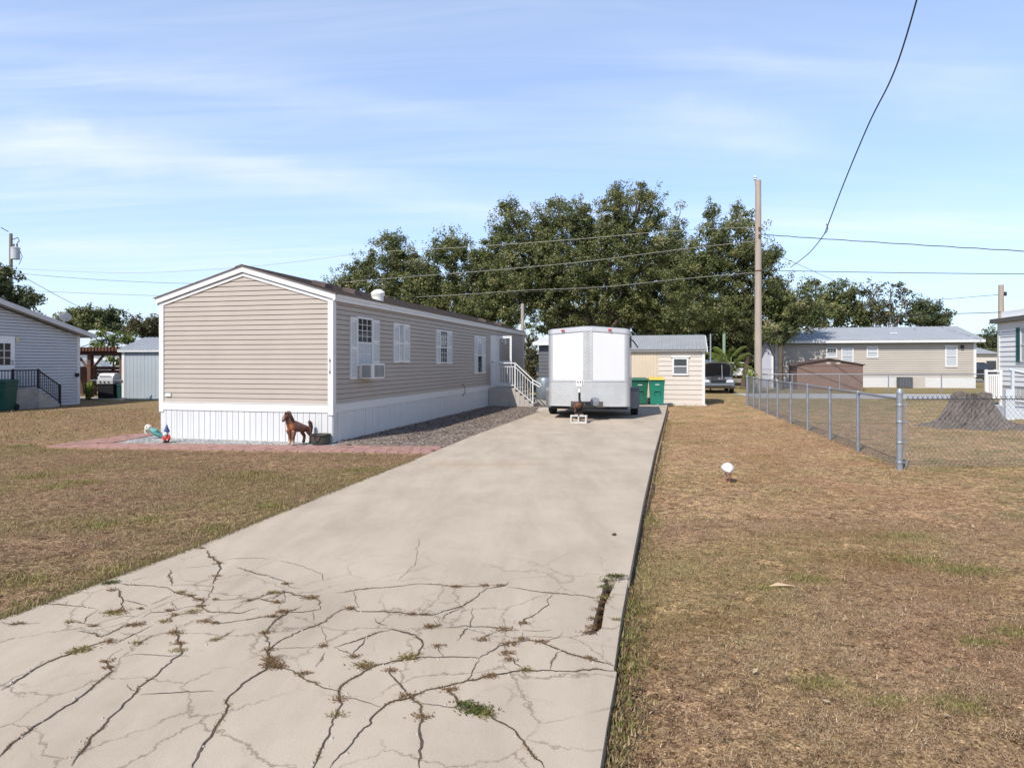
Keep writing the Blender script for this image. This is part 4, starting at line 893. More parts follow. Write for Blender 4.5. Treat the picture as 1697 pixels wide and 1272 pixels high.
# ---------------------------------------------------------------- white house at the right edge
wx, wy = P(1655, 600, 25.5)[:2]; WF = Fr(wx, wy)
wh = thing_fr('white_house', 'white sided house with dark green shutters at the right edge', 'house', WF)
ze = WF.z(534, 0, 0); Lw = 9.0; wl = W((0, 0, 0), (0, -1), (-1, 0))
mb = MB(); siding(mb, wl, lambda z: (0, Lw), .85, ze, .185, .022, .02); mb.box(.06, 6, -Lw, -.06, .8, ze+.4); mb.build('wall', M['white_siding'], wh)
mb = MB(); wbox(mb, wl, .02, Lw, .02, .83, -.1, -.01); a = .1
while a < Lw: wbox(mb, wl, a, a+.02, .02, .82, -.01, -.002); a += .3
mb.build('skirting', M['skirt'], wh)
mb = MB(); wbox(mb, wl, -.03, .10, .8, ze, .0, .035); wbox(mb, wl, 0, Lw, ze-.28, ze, .024, .04); mb.build('trim', M['white_trim'], wh)
mb = MB().hexa([(-.15, .3, ze), (6.4, .3, ze), (6.4, -Lw, ze), (-.15, -Lw, ze), (-.15, .3, ze+.14), (6.4, .3, ze+.6), (6.4, -Lw, ze+.6), (-.15, -Lw, ze+.14)]); mb.build('roof', M['white_trim'], wh)
mb = MB(); mb.box(-.19, -.152, -Lw, .3, ze-.03, ze+.13); mb.box(-.15, .0, -Lw, .28, ze-.035, ze-.003); mb.build('gutter', mat('shadowy brown gutter', (.12, .115, .11), .6, .1), wh)
a0 = -WF.onx(1686.5); a1 = -WF.onx(1693)
zt, zb = WF.z(543, 0, -a0), WF.z(600, 0, -a0)
shutter(wh, wl, a0, a1, zb, zt, M['teal'], .03)
window(wh, wl, a1+.06, a1+1.0, zb+.05, zt-.05, M['glass_blind'], M['glass_blind'], base=.03)
shutter(wh, wl, a1+1.08, a1+1.08+(a1-a0), zb, zt, M['teal'], .03)
# porch with white pickets
px_, py_ = P(1634, 600, 22.5)[:2]; PF = Fr(px_, py_)
po = thing_fr('porch_railing', 'white picket porch railing beside the white house', 'railing', PF)
x1 = PF.ony(1658); zt = PF.z(614, 0, 0); zb = PF.z(661, 0, 0)
for x in (0, x1): MB().box(x-.04, x+.04, -.04, .04, -.02, zt+.04).build('post', M['white_trim'], po)
mb = MB(); mb.box(.04, x1-.04, -.02, .02, zt-.04, zt+.02); mb.box(.04, x1-.04, -.02, .02, zt-.19, zt-.13); mb.box(.04, x1-.04, -.02, .02, zb, zb+.06); mb.build('rail', M['white_trim'], po)
for i in range(1, 7): x = x1*i/7; MB().box(x-.022, x+.022, -.012, .012, zb+.06, zt-.13).build('baluster', M['white_trim'], po)
px_, py_ = G(1673, 695); t = thing_fr('stair_rail', 'weathered grey white newel post and sloping handrail right of the stump', 'railing', Fr(px_, py_)); QF = Fr(px_, py_)
z1 = QF.z(645, 0, 0); z2 = QF.z(612, 0, 0)
gw = mat('greyed white paint', (.50, .54, .58), .7, .1, 3, .1, 40)
MB().box(-.12, .12, -.06, .06, -.02, z1).build('newel', gw, t, bevel=.01)
MB().box(.09, .16, .065, .14, -.02, z2).build('post', gw, t)
mb = MB(); mb.tube([(.05, .16, z2-.02), (.6, .16, z2-.14), (2.2, .16, z2-.28)], .055, 4); mb.tube([(.12, .16, .55), (2.2, .16, .4)], .04, 4); mb.build('handrail', gw, t)
MB().box(-.05, 2.4, .3, 1.2, -.02, .38).build('step', gw, t)
# ---------------------------------------------------------------- greyish beige home across the road
bx_, by_ = P(1285, 600, 47)[:2]; BF = Fr(bx_, by_)
bh = thing_fr('neighbour_home', 'long greyish beige home with a grey metal roof behind the brown metal shed', 'house', BF)
bw = BF.ony(1617); wb = W((0, 0, 0), (1, 0), (0, -1)); ze = BF.z(567, bw, 0); zr = BF.z(542, bw*.6, 4); zk = BF.z(625, bw, 0)
mb = MB(); siding(mb, wb, lambda z: (0, bw), zk, ze, .15, .018, .03); mb.box(.06, bw-.06, .06, 8, .1, ze-.02)
mb.prism([(0, ze-.02), (8, ze-.02), (4, zr-.12)], 0, bw, lambda a, b, c: (c, a, b)); siding(mb, W((0, 8, 0), (0, -1), (-1, 0)), lambda z: (0, 8), zk, ze, .15, .018); mb.build('wall', M['far_siding'], bh)
mb = MB(); wbox(mb, wb, 0, bw, -.02, zk, -.1, 0); mb.build('skirting', M['skirt'], bh)
mb = MB(); wbox(mb, wb, -.02, .14, zk, ze, 0, .04); wbox(mb, wb, bw-.14, bw+.02, zk, ze, 0, .04); wbox(mb, wb, -.3, bw+.4, ze-.0, ze+.17, .40, .46); mb.build('trim', M['white_trim'], bh)
mb = MB(); rb = 46
for i in range(rb):
    xa = -.3+(bw+.7)*i/rb; xb = -.3+(bw+.7)*(i+1)/rb
    mb.add([(xa, -.47, ze+.17), (xa+.04, -.47, ze+.21), (xa+.08, -.47, ze+.17), (xb, -.47, ze+.17), (xb, 4, zr), (xa+.08, 4, zr), (xa+.04, 4, zr+.04), (xa, 4, zr)], [(0, 1, 6, 7), (1, 2, 5, 6), (2, 3, 4, 5)])
mb.add([(-.3, 4, zr), (bw+.4, 4, zr), (bw+.4, 8.5, ze+.1), (-.3, 8.5, ze+.1)], [(0, 1, 2, 3)])
rf = mb.build('roof', M['roof_metal_far'], bh)
mb = MB(); xv = BF.ony(1480, 2); zv = BF.z(552, xv, 2); mb.box(xv-.25, xv+.25, 1.8, 2.3, zv-.25, zv+.04); mb.build('roof_vent', M['white_trim'], rf)
xv = BF.ony(1516, 2.6); MB().tube([(xv, 2.6, zv-.1), (xv, 2.6, zv+.35)], .05, 8).build('vent_pipe', M['steel'], rf)
for p0, p1, ta, ba, u, l, n1 in ((1369, 1387, 578, 591, 'glass', 'glass_blind', (3, 2)), (1394, 1414, 578, 601, 'glass_blind', 'glass_blind', (3, 2)), (1436, 1455, 576, 591, 'glass_blind', 'glass_blind', (3, 2)), (1566, 1586, 574, 606, 'glass_blind', 'glass_blind', (0, 0))):
    xa, xb = BF.ony(p0), BF.ony(p1); window(bh, wb, xa+.07, xb-.07, BF.z(ba, xa, 0), BF.z(ta, xa, 0), M[u], M[l], n1, fw=.08, depth=.05)
xv = BF.ony(1594); zv = BF.z(575, xv, 0); MB().box(xv-.08, xv+.08, -.14, -.02, zv-.1, zv+.14).build('wall_lamp', M['black'], bh)
t = thing('cooling_unit', 'boxy dark outdoor cooling unit standing against the white skirting of the beige home', 'cooling unit', BF.world(BF.ony(1493), -.75)+(0,), -YAW)
MB().box(-.4, .4, -.35, .35, 0, .72).build('casing', M['barrel'], t, bevel=.03)
mb = MB()
for i in range(9): x = -.36+.72*i/8; mb.box(x-.012, x+.012, -.372, -.35, .05, .66)
mb.build('grille', mat('grey grille', (.16, .16, .17), .5, .1), t)
MB().box(.42, 1.2, -.1, -.05, 0, .75).build('side_panel', M['far_siding'], t)
# small annex at its left end
ax, ay = P(1262, 600, 44)[:2]; AF = Fr(ax, ay)
an = thing_fr('annex_shed', 'narrow grey lavender gabled shed behind the utility pole', 'shed', AF); aw = AF.ony(1281)
z0 = AF.z(590, 0, 0); zp = AF.z(568, 0, 0); wa = W((0, 0, 0), (1, 0), (0, -1))
mb = MB(); siding(mb, wa, lambda z: (0, aw) if z < z0 else ((z-z0)/(zp-z0)*aw*.5, aw-(z-z0)/(zp-z0)*aw*.5), .1, zp, .13, .018); mb.box(.02, aw-.02, .02, 3, 0, z0); mb.build('wall', M['lavender'], an)
mb = MB()
for xa, xb in ((-.12, aw/2), (aw+.12, aw/2)): mb.hexa([(xa, -.2, z0-.15), (xb, -.2, zp), (xb, 3, zp), (xa, 3, z0-.15), (xa, -.2, z0-.05), (xb, -.2, zp+.12), (xb, 3, zp+.12), (xa, 3, z0-.05)])
mb.build('roof', M['dark_shed'], an)
mb = MB(); mb.box(aw-.1, aw+.02, -.05, 0, 0, z0); mb.build('trim', M['white_trim'], an)
# brown metal shed
cx_, cy_ = P(1321, 600, 41)[:2]; CF = Fr(cx_, cy_)
cs = thing_fr('metal_shed', 'brown ribbed metal shed with a low gable in front of the greyish beige home', 'shed', CF); cw = CF.ony(1430); z0 = CF.z(604.5, cw, 0); zp = CF.z(595, cw*.57, 0); dw = 3
mb = MB(); a = 0
while a < cw-.01:
    for k, (u, v, d) in enumerate(((0, .13, .0), (.13, .18, .02))): mb.prism([(a+u, .0), (min(cw, a+v), .0), (min(cw, a+v), z0-.06), (a+u, z0-.06)], -d, .02, lambda p, q_, c: (p, c, q_))
    a += .18
mb.box(.01, cw-.01, .03, dw, 0, z0-.05); mb.prism([(0, z0), (cw, z0), (cw/2, zp-.02)], .0, dw, lambda p, q_, c: (p, c, q_)); mb.build('wall', M['brown_metal'], cs)
mb = MB(); mb.box(-.03, cw+.03, -.03, .02, z0-.06, z0); mb.build('lintel', M['brown_metal'], cs)
mb = MB()
for xa, xb in ((-.12, cw/2), (cw+.12, cw/2)): mb.hexa([(xa, -.12, z0-.01), (xb, -.12, zp), (xb, dw+.1, zp), (xa, dw+.1, z0-.01), (xa, -.12, z0+.035), (xb, -.12, zp+.045), (xb, dw+.1, zp+.045), (xa, dw+.1, z0+.035)])
mb.build('roof', mat('dark brown roof sheet', (.10, .06, .05), .5, .15), cs)
for px in (1373, 1389): xa = CF.ony(px); MB().box(xa-.12, xa+.12, -.03, -.005, z0+.06, z0+.16).build('vent', M['far_siding'], cs)
# house far right
x, y = P(1618, 600, 78)[:2]; FF = Fr(x, y); t = thing_fr('far_house', 'small tan house with a grey roof beyond the black suv', 'house', FF); fw_ = FF.ony(1654); z0 = FF.z(586, 0, 0); zp = FF.z(580, 0, 0)
MB().box(0, fw_, 0, 6, 0, z0).build('wall', M['beige_siding'], t); MB().hexa([(-.4, -.4, z0), (fw_+.3, -.4, z0), (fw_+.3, 6.4, z0), (-.4, 6.4, z0), (-.4, 2.9, zp+.35), (fw_-1, 2.9, zp+.35), (fw_-1, 3.1, zp+.35), (-.4, 3.1, zp+.35)]).build('roof', M['roof_metal'], t)
MB().box(fw_-1.2, fw_-.2, -.03, .0, .9, 1.9).build('window', M['glass'], t)
# ---------------------------------------------------------------- blue grey house on the left
kx, ky = G(130.5, 669); KF = Fr(kx, ky)
lh = thing_fr('grey_house', 'blue grey sided house with a black railed stoop at the left edge', 'house', KF)
lw = W((0, 0, 0), (0, -1), (1, 0)); A_ = lambda px, x0=0: -KF.onx(px, x0)
ze = KF.z(557, 0, 0); a0_ = A_(4); z0_ = KF.z(511, 0, -a0_); lp = (z0_-ze)/a0_; LR = 5.2
mb = MB(); siding(mb, lw, lambda z: (0, 2*LR) if z < ze else (min(LR, (z-ze)/lp), max(LR, 2*LR-(z-ze)/lp)), .02, ze+lp*LR, .118, .02, .022); mb.box(-9, -.055, -2*LR, -.055, 0, ze-.03); mb.prism([(.06, ze-.04), (LR, ze+LR*lp-.04), (2*LR-.06, ze-.04)], -.4, -.055, lambda a, b, c: (c, -a, b)); mb.build('wall', M['grey_siding'], lh)
mb = MB(); mb.box(-.03, .035, -.10, .03, 0, ze+.02); wbox(mb, lw, 0, 2*LR, -.02, .025, 0, .03); mb.build('corner_trim', M['white_trim'], lh)
mb = MB()
pm = lambda a, b, c: (c, -a, b)
mb.prism([(-.42, ze-.42*lp+.06), (LR, ze+LR*lp+.06), (LR, ze+LR*lp+.20), (-.42, ze-.42*lp+.20)], -9.2, .38, pm)
mb.prism([(2*LR+.42, ze-.42*lp+.06), (LR, ze+LR*lp+.06), (LR, ze+LR*lp+.20), (2*LR+.42, ze-.42*lp+.20)], -9.2, .38, pm)
rf = mb.build('roof', mat('pale roof sheet', (.34, .355, .37), .6, .08), lh)
mb = MB(); mb.prism([(-.45, ze-.45*lp+.03), (LR, ze+LR*lp+.03), (LR, ze+LR*lp+.21), (-.45, ze-.45*lp+.21)], .381, .41, pm); mb.build('rake_board', mat('pale grey fascia', (.60, .60, .60), .6, .05), lh)
# satellite dish on the roof edge
q = -A_(103, -.5); q = (-.4, q, KF.z(536, -.4, q)); sdsh = thing('satellite_dish', 'grey satellite dish on the roof edge of the blue grey house', 'satellite dish', KF.world(q[0], q[1])+(q[2]-.1,), .9)
sdsh.scale = (.58, .58, .58)
MB().tube([(0, 0, -.3), (0, 0, .35), (.03, .0, .48)], .035, 8).build('mast', M['steel'], sdsh)
mx_ = Matrix.Translation((.08, 0, .60)) @ Matrix.Rotation(R(-58), 4, 'X') @ Matrix.Rotation(R(12), 4, 'Y')
mb = MB().lathe([(.02, .0), (.2, .02), (.34, .07), (.345, .08), (.2, .035), (.02, .012)], 28, (0, 0, 0), lambda x, y, z: tuple(mx_ @ Vector((x*1.12, y, z)))); mb.build('dish', mat('dish grey', (.42, .42, .42), .5, .05), sdsh, smooth=True)
MB().tube([tuple(mx_ @ Vector((-.25, -.12, .03))), tuple(mx_ @ Vector((-.46, -.2, .42)))], .018, 6).build('arm', M['barrel'], sdsh)
# door, alarm plate, meter
d0, d1 = A_(8), A_(-70)
d1 = A_(23); d0 = d1; dl = 1.5
zt = KF.z(557, 0, -d0); zst = KF.z(644, 0, -d0)
mb = MB(); wbox(mb, lw, d0, d0+dl, zst, zt, 0, .045); door = mb.build('door', M['white_siding'], lh)
g0, g1 = A_(15.5), A_(15.5)+.75; zg0, zg1 = KF.z(604.5, 0, -g0), KF.z(569, 0, -g0)
MB(); wbox(MB(), lw, g0, g1, zg0, zg1, .04, .055).build('pane', M['glass'], door)
mb = MB(); muntins(mb, lw, g0, g1, zg0, zg1, 3, 3, .05, .075, .03); mb.build('muntin', M['white_trim'], door)
mb = MB()
for py in (598, 602.5): mb.ball(lw(d0+.10, KF.z(py, 0, -d0), .07), .035, 8, 6)
mb.build('door_handle', M['steel'], door)
a = A_(28.5); z = KF.z(563, 0, -a); wbox(MB(), lw, a-.07, a+.07, z-.1, z+.1, .015, .035).build('notice_plate', mat('cream plate', (.60, .54, .36), .6, .25, 30), lh)
a = A_(126); z = KF.z(621, 0, -a); wbox(MB(), lw, a-.06, a+.06, z-.07, z+.07, .015, .11).build('wall_lamp', M['black'], lh)
# stoop with black rail: the outer face stands about 1.2 m off the wall
so_ = .8; st = thing_fr('concrete_stoop', 'grey rendered stoop below the door of the blue grey house', 'stoop', KF)
b = lambda px: -KF.onx(px, so_)
zs = KF.z(643, so_, -b(64)); bn, bf, be = b(-60), b(65), b(101)
mb = MB(); mb.box(.03, so_, -bn, -bf, 0, zs); ns = 5
mb.build('landing', mat('rough grey render', (.30, .285, .27), .9, .25, 3, .5, 40), st, bevel=.01)
for i in range(ns): MB().box(.03, so_-.02, -bf-(be-bf)*i/ns+.002, -bf-(be-bf)*(i+1)/ns, 0, zs*(1-(i+1)/(ns+1))).build('step', M['stoop'], st)
rl = thing_fr('stair_railing', 'black metal railing on the stoop of the blue grey house', 'railing', KF)
zt1, zb1 = KF.z(613, so_, -bf), zs+.05; zt2, zb2 = KF.z(638.5, so_, -be), .12; xo = so_-.05
mb = MB(); mb.box(xo-.02, xo+.02, -bn, -bf, zt1-.03, zt1+.02); mb.box(xo-.015, xo+.015, -bn, -bf, zb1, zb1+.03)
mb.tube([(xo, -bf, zt1), (xo, -be, zt2)], .025, 6); mb.tube([(xo, -bf, zb1+.03), (xo, -be, zb2+.05)], .018, 6); mb.build('handrail', M['black'], rl)
for y, z0, z1 in ((-bf, zs-.02, zt1+.05), (-b(23.5), zs-.02, zt1+.05), (-be, .0, zt2+.05)): MB().box(xo-.03, xo+.03, y-.03, y+.03, z0, z1).build('post', M['black'], rl)
yv = -bn+.1
while yv < -bf-.05: MB().box(xo-.009, xo+.009, yv-.009, yv+.009, zb1+.03, zt1-.03).build('baluster', M['black'], rl); yv += .112
for i in range(1, 11):
    u = i/11; y = -bf+(-be+bf)*u; MB().box(xo-.009, xo+.009, y-.009, y+.009, zb1+(zb2-zb1)*u+.04, zt1+(zt2-zt1)*u-.01).build('baluster', M['black'], rl)
wheelie(-6, 681, 629, 30, 'green wheeled bin darkened for house shade at the left edge in front of the black railing', M['bin_dark'], M['bin_dark'], 0, .2, None)  # shadow of the house is put into this bin's dark colour
# ---------------------------------------------------------------- pergola and what stands by it
px_, py_ = P(131, 600, 32.6)[:2]; GF = Fr(px_, py_); gx = GF.ony(203)
pg = thing_fr('pergola', 'brown timber pergola between the blue grey house and the grey shed', 'pergola', GF); zt = GF.z(583, 0, 0)
for x, y in ((GF.ony(150), 0), (gx, 0), (GF.ony(150), 3.2), (gx, 3.2), (-2.2, 0)): MB().box(x-.1, x+.1, y-.1, y+.1, 0, zt-.05).build('post', M['pergola'], pg)
mb = MB(); mb.box(-2.4, gx+.2, -.12, .12, zt-.15, zt+.03); mb.box(-2.4, gx+.2, 3.08, 3.32, zt-.15, zt+.03); mb.box(GF.ony(150)-.07, GF.ony(150)+.07, .12, 3.08, zt-.15, zt+.0); mb.build('beam', M['pergola'], pg)
mb = MB()
for i in range(27): x = -2.3+(gx+2.4)*i/26; mb.box(x-.06, x+.06, -.5, 3.8, zt+.031, zt+.22)
mb.build('rafter', M['fencewood'], pg)
MB().box(-2.38, gx+.15, -.3, 3.6, zt+.005, zt+.029).build('shade_sheet', M['pergola'], pg)  # solid sheet added below the rafters to keep the pergola interior in shade
mb = MB(); xp = GF.ony(150)
for s in (-1, 1): mb.tube([(xp+s*.1, 0, zt-.85), (xp+s*.75, 0, zt-.2)], .07, 4)
mb.build('brace', M['pergola'], pg)
px_, py_ = P(118, 600, 35)[:2]; t = thing_fr('board_fence', 'red brown privacy fence behind the pergola', 'fence', Fr(px_, py_)); VF = Fr(px_, py_); x1 = VF.ony(152); x2 = VF.ony(215); zt = VF.z(607, 0, 0)
mb = MB(); x = 0
while x < x1: mb.box(x, x+.145, 0, .03, .05, zt+random.uniform(-.02, .02)); x += .15
mb.build('board', M['fencewood'], t)
mb = MB(); z = .2
while z < zt-.1: mb.box(x1+.1, x2, .02, .05, z, z+.14); mb.box(x1+.1, x2, .06, .09, z+.11, z+.17); z += .19
for x in (x1+.1, (x1+x2)/2, x2): mb.box(x-.05, x+.05, .09, .18, 0, zt)
mb.build('slat', M['pergola'], t)
# grey shed
px_, py_ = G(204, 662); ZF = Fr(px_, py_); gs = thing_fr('grey_shed', 'blue grey panelled shed with a ribbed roof seen left of the mobile home', 'shed', ZF); gw_ = 3.6
ze = ZF.z(581, 0, 0); zr = ZF.z(559, 1, 1.6); wg = W((0, 0, 0), (1, 0), (0, -1)); mb = MB(); x = 0
while x < gw_-.05: wbox(mb, wg, x, x+.19, .02, ze-.03, -.02, .02); wbox(mb, wg, x+.19, x+.2, .02, ze-.03, -.02, .0); x += .2
mb.box(.01, gw_-.01, .03, 3, 0, ze); mb.prism([(.03, ze-.01), (3, ze-.01), (1.5, zr-.08)], .01, gw_, lambda a, b, c: (c, a, b)); mb.build('wall', M['grey_shed'], gs)
mb = MB(); mb.box(-.03, .12, -.05, 0, .0, ze); wbox(mb, wg, -.15, gw_, ze-.06, ze+.04, .14, .18); mb.build('trim', M['white_trim'], gs)
mb = MB(); n = 18
for i in range(n):
    xa = -.18+(gw_+.2)*i/n; xb = -.18+(gw_+.2)*(i+1)/n
    for (ya, za, yb, zb) in ((-.2, ze+.02, 1.5, zr), (3.2, ze+.02, 1.5, zr)):
        mb.add([(xa, ya, za), (xa+.025, ya, za+.035), (xa+.05, ya, za), (xb, ya, za), (xb, yb, zb), (xa+.05, yb, zb), (xa+.025, yb, zb+.035), (xa, yb, zb)], [(0, 1, 6, 7), (1, 2, 5, 6), (2, 3, 4, 5)])
mb.build('roof', M['roof_metal_far'], gs)
# white hip roofed house beyond
px_, py_ = P(112, 600, 54)[:2]; HFr = Fr(px_, py_); hr = thing_fr('hip_roof_house', 'white house with a pale hipped roof beyond the pergola', 'house', HFr); x1 = HFr.ony(225); zw = HFr.z(582, 0, 0); zp = HFr.z(545, 0, 3)
MB().box(0, x1, 0, 8, 0, zw).build('wall', M['white_siding'], hr)
xr0, xr1 = HFr.ony(148, 4), HFr.ony(168, 4); zr = HFr.z(547, xr0, 4)
MB().add([(-.5, -.5, zw), (x1+.5, -.5, zw), (x1+.5, 8.5, zw), (-.5, 8.5, zw), (xr0, 4, zr), (xr1, 4, zr)], [(0, 1, 5, 4), (1, 2, 5), (2, 3, 4, 5), (3, 0, 4), (3, 2, 1, 0)]).build('roof', mat('pale roof tiles', (.48, .53, .60), .6, .06), hr)
MB().box(x1*.55, x1*.62, 2.0, 2.6, zw, zw+1.0).build('chimney', M['white_trim'], hr)
# grill
px_, py_ = P(181, 600, 30.6)[:2]; t = thing('barbecue_grill', 'black and steel barbecue grill under the pergola', 'grill', (px_, py_, 0), -.1)
MB().box(-.38, .38, -.25, .25, .08, .72).build('cabinet', M['black'], t, bevel=.02)
mb = MB(); mb.box(-.40, .40, -.30, .27, .73, .92); mb.build('fire_box', M['alu'], t, bevel=.01)
MB().prism([(-.27, .93), (.27, .93), (.25, 1.12), (.08, 1.24), (-.12, 1.2), (-.25, 1.06)], -.38, .38, lambda a, b, c: (c, a, b)).build('lid', M['alu'], t, bevel=.02)
for s in (-1, 1): x0, x1 = sorted((s*.41, s*.78)); MB().box(x0, x1, -.25, .2, .88, .92).build('side_table', M['steel'], t)
mb = MB()
for x in (-.2, 0, .2): mb.tube([(x, -.34, .82), (x, -.30, .82)], .035, 10)
mb.build('knob', M['black'], t); MB().tube([(-.3, -.30, 1.10), (.3, -.30, 1.10)], .018, 6).build('handle', M['black'], t)
# round cans
def can(loc, label, m, r=.27, h=.66, lying=False, rz=0):
    t = thing('trash_can', label, 'trash can', loc, rz)
    mp = (lambda x, y, z: (z-h/2, y, x+r)) if lying else (lambda x, y, z: (x, y, z))
    MB().lathe([(r*.74, 0), (r*.78, .02), (r*.95, h*.9), (r*.97, h*.92), (r*1.06, h*.93), (r*1.06, h*.98), (r, h), (r*.93, h*.98), (r*.72, .06)], 28, (0, 0, 0), mp).build('can', m, t, smooth=True)
    mb = MB()
    for k in range(10): a = k*.628; mb.tube([mp(r*.79*math.cos(a), r*.79*math.sin(a), .05), mp(r*.955*math.cos(a), r*.955*math.sin(a), h*.88)], .012, 4)
    mb.build('rib', m, t); return t
x, y = G(202.5, 661.5); can((x, y, 0), 'dark green round trash can standing left of the grey shed', mat('grey green can', (.025, .085, .075), .5, .1), .27, .70)
lid = thing('can_lid', 'dark round lid leaning on the corner of the grey shed', 'lid', (x+.42, y+.15, 0), .3)
MB().lathe([(.02, .05), (.15, .04), (.28, .01), (.285, -.02), (.15, 0), (.02, .01)], 24, (0, 0, 0), lambda a, b, c: (a, -c-.1*(b+.3), b+.30)).build('lid', M['barrel'], lid, smooth=True)
x, y = G(251, 662); can((x, y, 0), 'grey black trash can lying on its side before the grey shed', M['barrel'], .26, .66, True, 3.0)
t = thing('paving_slab', 'pale concrete slab path edging the grass before the grey shed', 'paving', GF.world(.6, -1.2)+(0,), -YAW); MB().box(-1.2, 3.4, -.3, .5, -.02, .05).build('slab', M['block'], t, bevel=.01)
px_, py_ = P(133.5, 600, 29.2)[:2]; t = thing('block_edging', 'low pale retaining wall of rough stone behind the corner of the blue grey house', 'low wall', (px_, py_, 0), -YAW)
mb = MB()
for i in range(2):
    for j in range(3): mb.box(i*.3-.5+.15*(j % 2), i*.3-.5+.28+.15*(j % 2), 1.4, 1.62, j*.2, j*.2+.19)
mb.build('stones', mat('rough tan stone', (.48, .38, .29), .9, .25, 6, .5, 30), t, bevel=.02)
# ---------------------------------------------------------------- garden ornaments by the skirting
hxw, hyw = G(499, 736)
pony = thing('horse_statue', 'brown painted pony statue standing in front of the white skirting', 'statue', (hxw, hyw-.20, .012), R(236)); pony.scale = (.66, .66, .66)
hm, nt_, bb = new_mat('brown glazed pony'); v = coords(nt_); sp = nt_.nodes.new('ShaderNodeSeparateXYZ'); nt_.links.new(v, sp.inputs[0])
c = ramp(nt_, [(.3, (.10, .035, .022)), (.7, (.19, .075, .042))], noise(nt_, 7, 6, .6, v)).outputs['Color']
mr = N(nt_, 'ShaderNodeMapRange'); mr.inputs[1].default_value = .24; mr.inputs[2].default_value = .34; nt_.links.new(sp.outputs[0], mr.inputs[0])
mz = ramp(nt_, [(.42, 0), (.50, 1), (.66, 1), (.72, 0)], sp.outputs[2])
c = mix(nt_, c, (.42, .14, .05), mix(nt_, (0, 0, 0), mz.outputs['Color'], mr.outputs[0]))
sk_ = ramp(nt_, [(.10, 1), (.22, 0)], sp.outputs[2]); sx_r = N(nt_, 'ShaderNodeMapRange'); sx_r.inputs[1].default_value = .1; sx_r.inputs[2].default_value = .2; nt_.links.new(sp.outputs[0], sx_r.inputs[0])
c = mix(nt_, c, (.50, .36, .27), mix(nt_, (0, 0, 0), sk_.outputs['Color'], sx_r.outputs[0]))
nt_.links.new(c, bb.inputs['Base Color']); bb.inputs['Roughness'].default_value = .42
nd = {'pel': ((-.28, 0, .60), (.165, .16)), 'mid': ((-.04, 0, .565), (.175, .155)), 'che': ((.20, 0, .60), (.185, .175)), 'n0': ((.29, 0, .72), (.145, .15)), 'n1': ((.36, 0, .86), (.10, .12)), 'n2': ((.40, 0, .965), (.08, .095)), 'h1': ((.48, .015, .93), (.075, .08)), 'h2': ((.565, .03, .83), (.053, .055)), 'h3': ((.60, .035, .77), (.047, .045))}
ed = [('pel', 'mid'), ('mid', 'che'), ('che', 'n0'), ('n0', 'n1'), ('n1', 'n2'), ('n2', 'h1'), ('h1', 'h2'), ('h2', 'h3')]
for s, k in ((1, 'l'), (-1, 'r')):
    dx = .04 if s > 0 else -.03
    nd.update({'f0'+k: ((.22, s*.10, .47), .095), 'f1'+k: ((.24+dx, s*.125, .28), .056), 'f2'+k: ((.24+dx, s*.125, .10), .048), 'f3'+k: ((.27+dx, s*.125, .025), .062),
               'b0'+k: ((-.31, s*.10, .47), .11), 'b1'+k: ((-.27-dx, s*.13, .38), .078), 'b2'+k: ((-.38-dx, s*.125, .25), .054), 'b3'+k: ((-.35-dx, s*.125, .09), .048), 'b4'+k: ((-.32-dx, s*.125, .025), .062)})
    ed += [('che', 'f0'+k), ('f0'+k, 'f1'+k), ('f1'+k, 'f2'+k), ('f2'+k, 'f3'+k), ('pel', 'b0'+k), ('b0'+k, 'b1'+k), ('b1'+k, 'b2'+k), ('b2'+k, 'b3'+k), ('b3'+k, 'b4'+k)]
skin('body', nd, ed, hm, pony, 'pel')
mdk = mat('dark mane', (.055, .02, .014), .5, .3, 9)
mb = MB()
for i in range(14):
    u = i/13; x = .22+.24*u-.02; z = .80+.26*u-.06*u*u; x = .235+.16*u; z = .76+.30*u
    mb.tube([(x, 0, z), (x-.03, .05, z+.0), (x-.035, .10, z-.09), (x-.02, .115, z-.17)], [.045, .045, .035, .012], 6)
mb.tube([(.40, 0, 1.03), (.47, .01, 1.02), (.53, .02, .95)], [.04, .035, .01], 6); mb.build('mane', mdk, pony, smooth=True)
mb = MB(); mb.tube([(-.40, 0, .66), (-.44, 0, .70), (-.48, 0, .65), (-.50, 0, .52), (-.49, 0, .36), (-.50, 0, .25)], [.03, .055, .065, .07, .05, .015], 10); mb.build('tail', mdk, pony, smooth=True)
mb = MB()
for s in (-1, 1): mb.tube([(.425, s*.035, 1.00), (.43, s*.045, 1.05), (.435, s*.05, 1.09)], [.025, .022, .004], 6)
mb.build('ear', hm, pony, smooth=True)
mb = MB()
for s in (-1, 1): mb.ball((.52, .02+s*.052, .915), .014, 8, 6)
mb.build('eye', M['black'], pony)
x, y = G(533.5, 736); t = thing('cauldron', 'dark cast iron basin with ring handles right of the pony statue', 'planter', (x, y-.09, .012), .1)
MB().lathe([(.15, .0), (.185, .02), (.20, .08), (.188, .15), (.195, .19), (.215, .20), (.215, .215), (.19, .21), (.175, .14), (.12, .1)], 32).build('basin', M['iron'], t, smooth=True)
mb = MB().lathe([(.12, .17), (.17, .175), (.165, .18), (.1, .178)], 24); mb.build('soil', M['mulch'], t)
mb = MB(); mb.tube([(.055*math.cos(a)-.05, -.21-.012*abs(math.sin(a)), .155-.05*abs(math.sin(a))) for a in np.linspace(0, math.pi, 12)], .010, 6); mb.ball((-.105, -.20, .16), .022, 8, 6); mb.ball((.005, -.20, .16), .022, 8, 6); mb.build('ring_handle', mat('rusty ring', (.10, .05, .04), .7, .3), t, smooth=True)
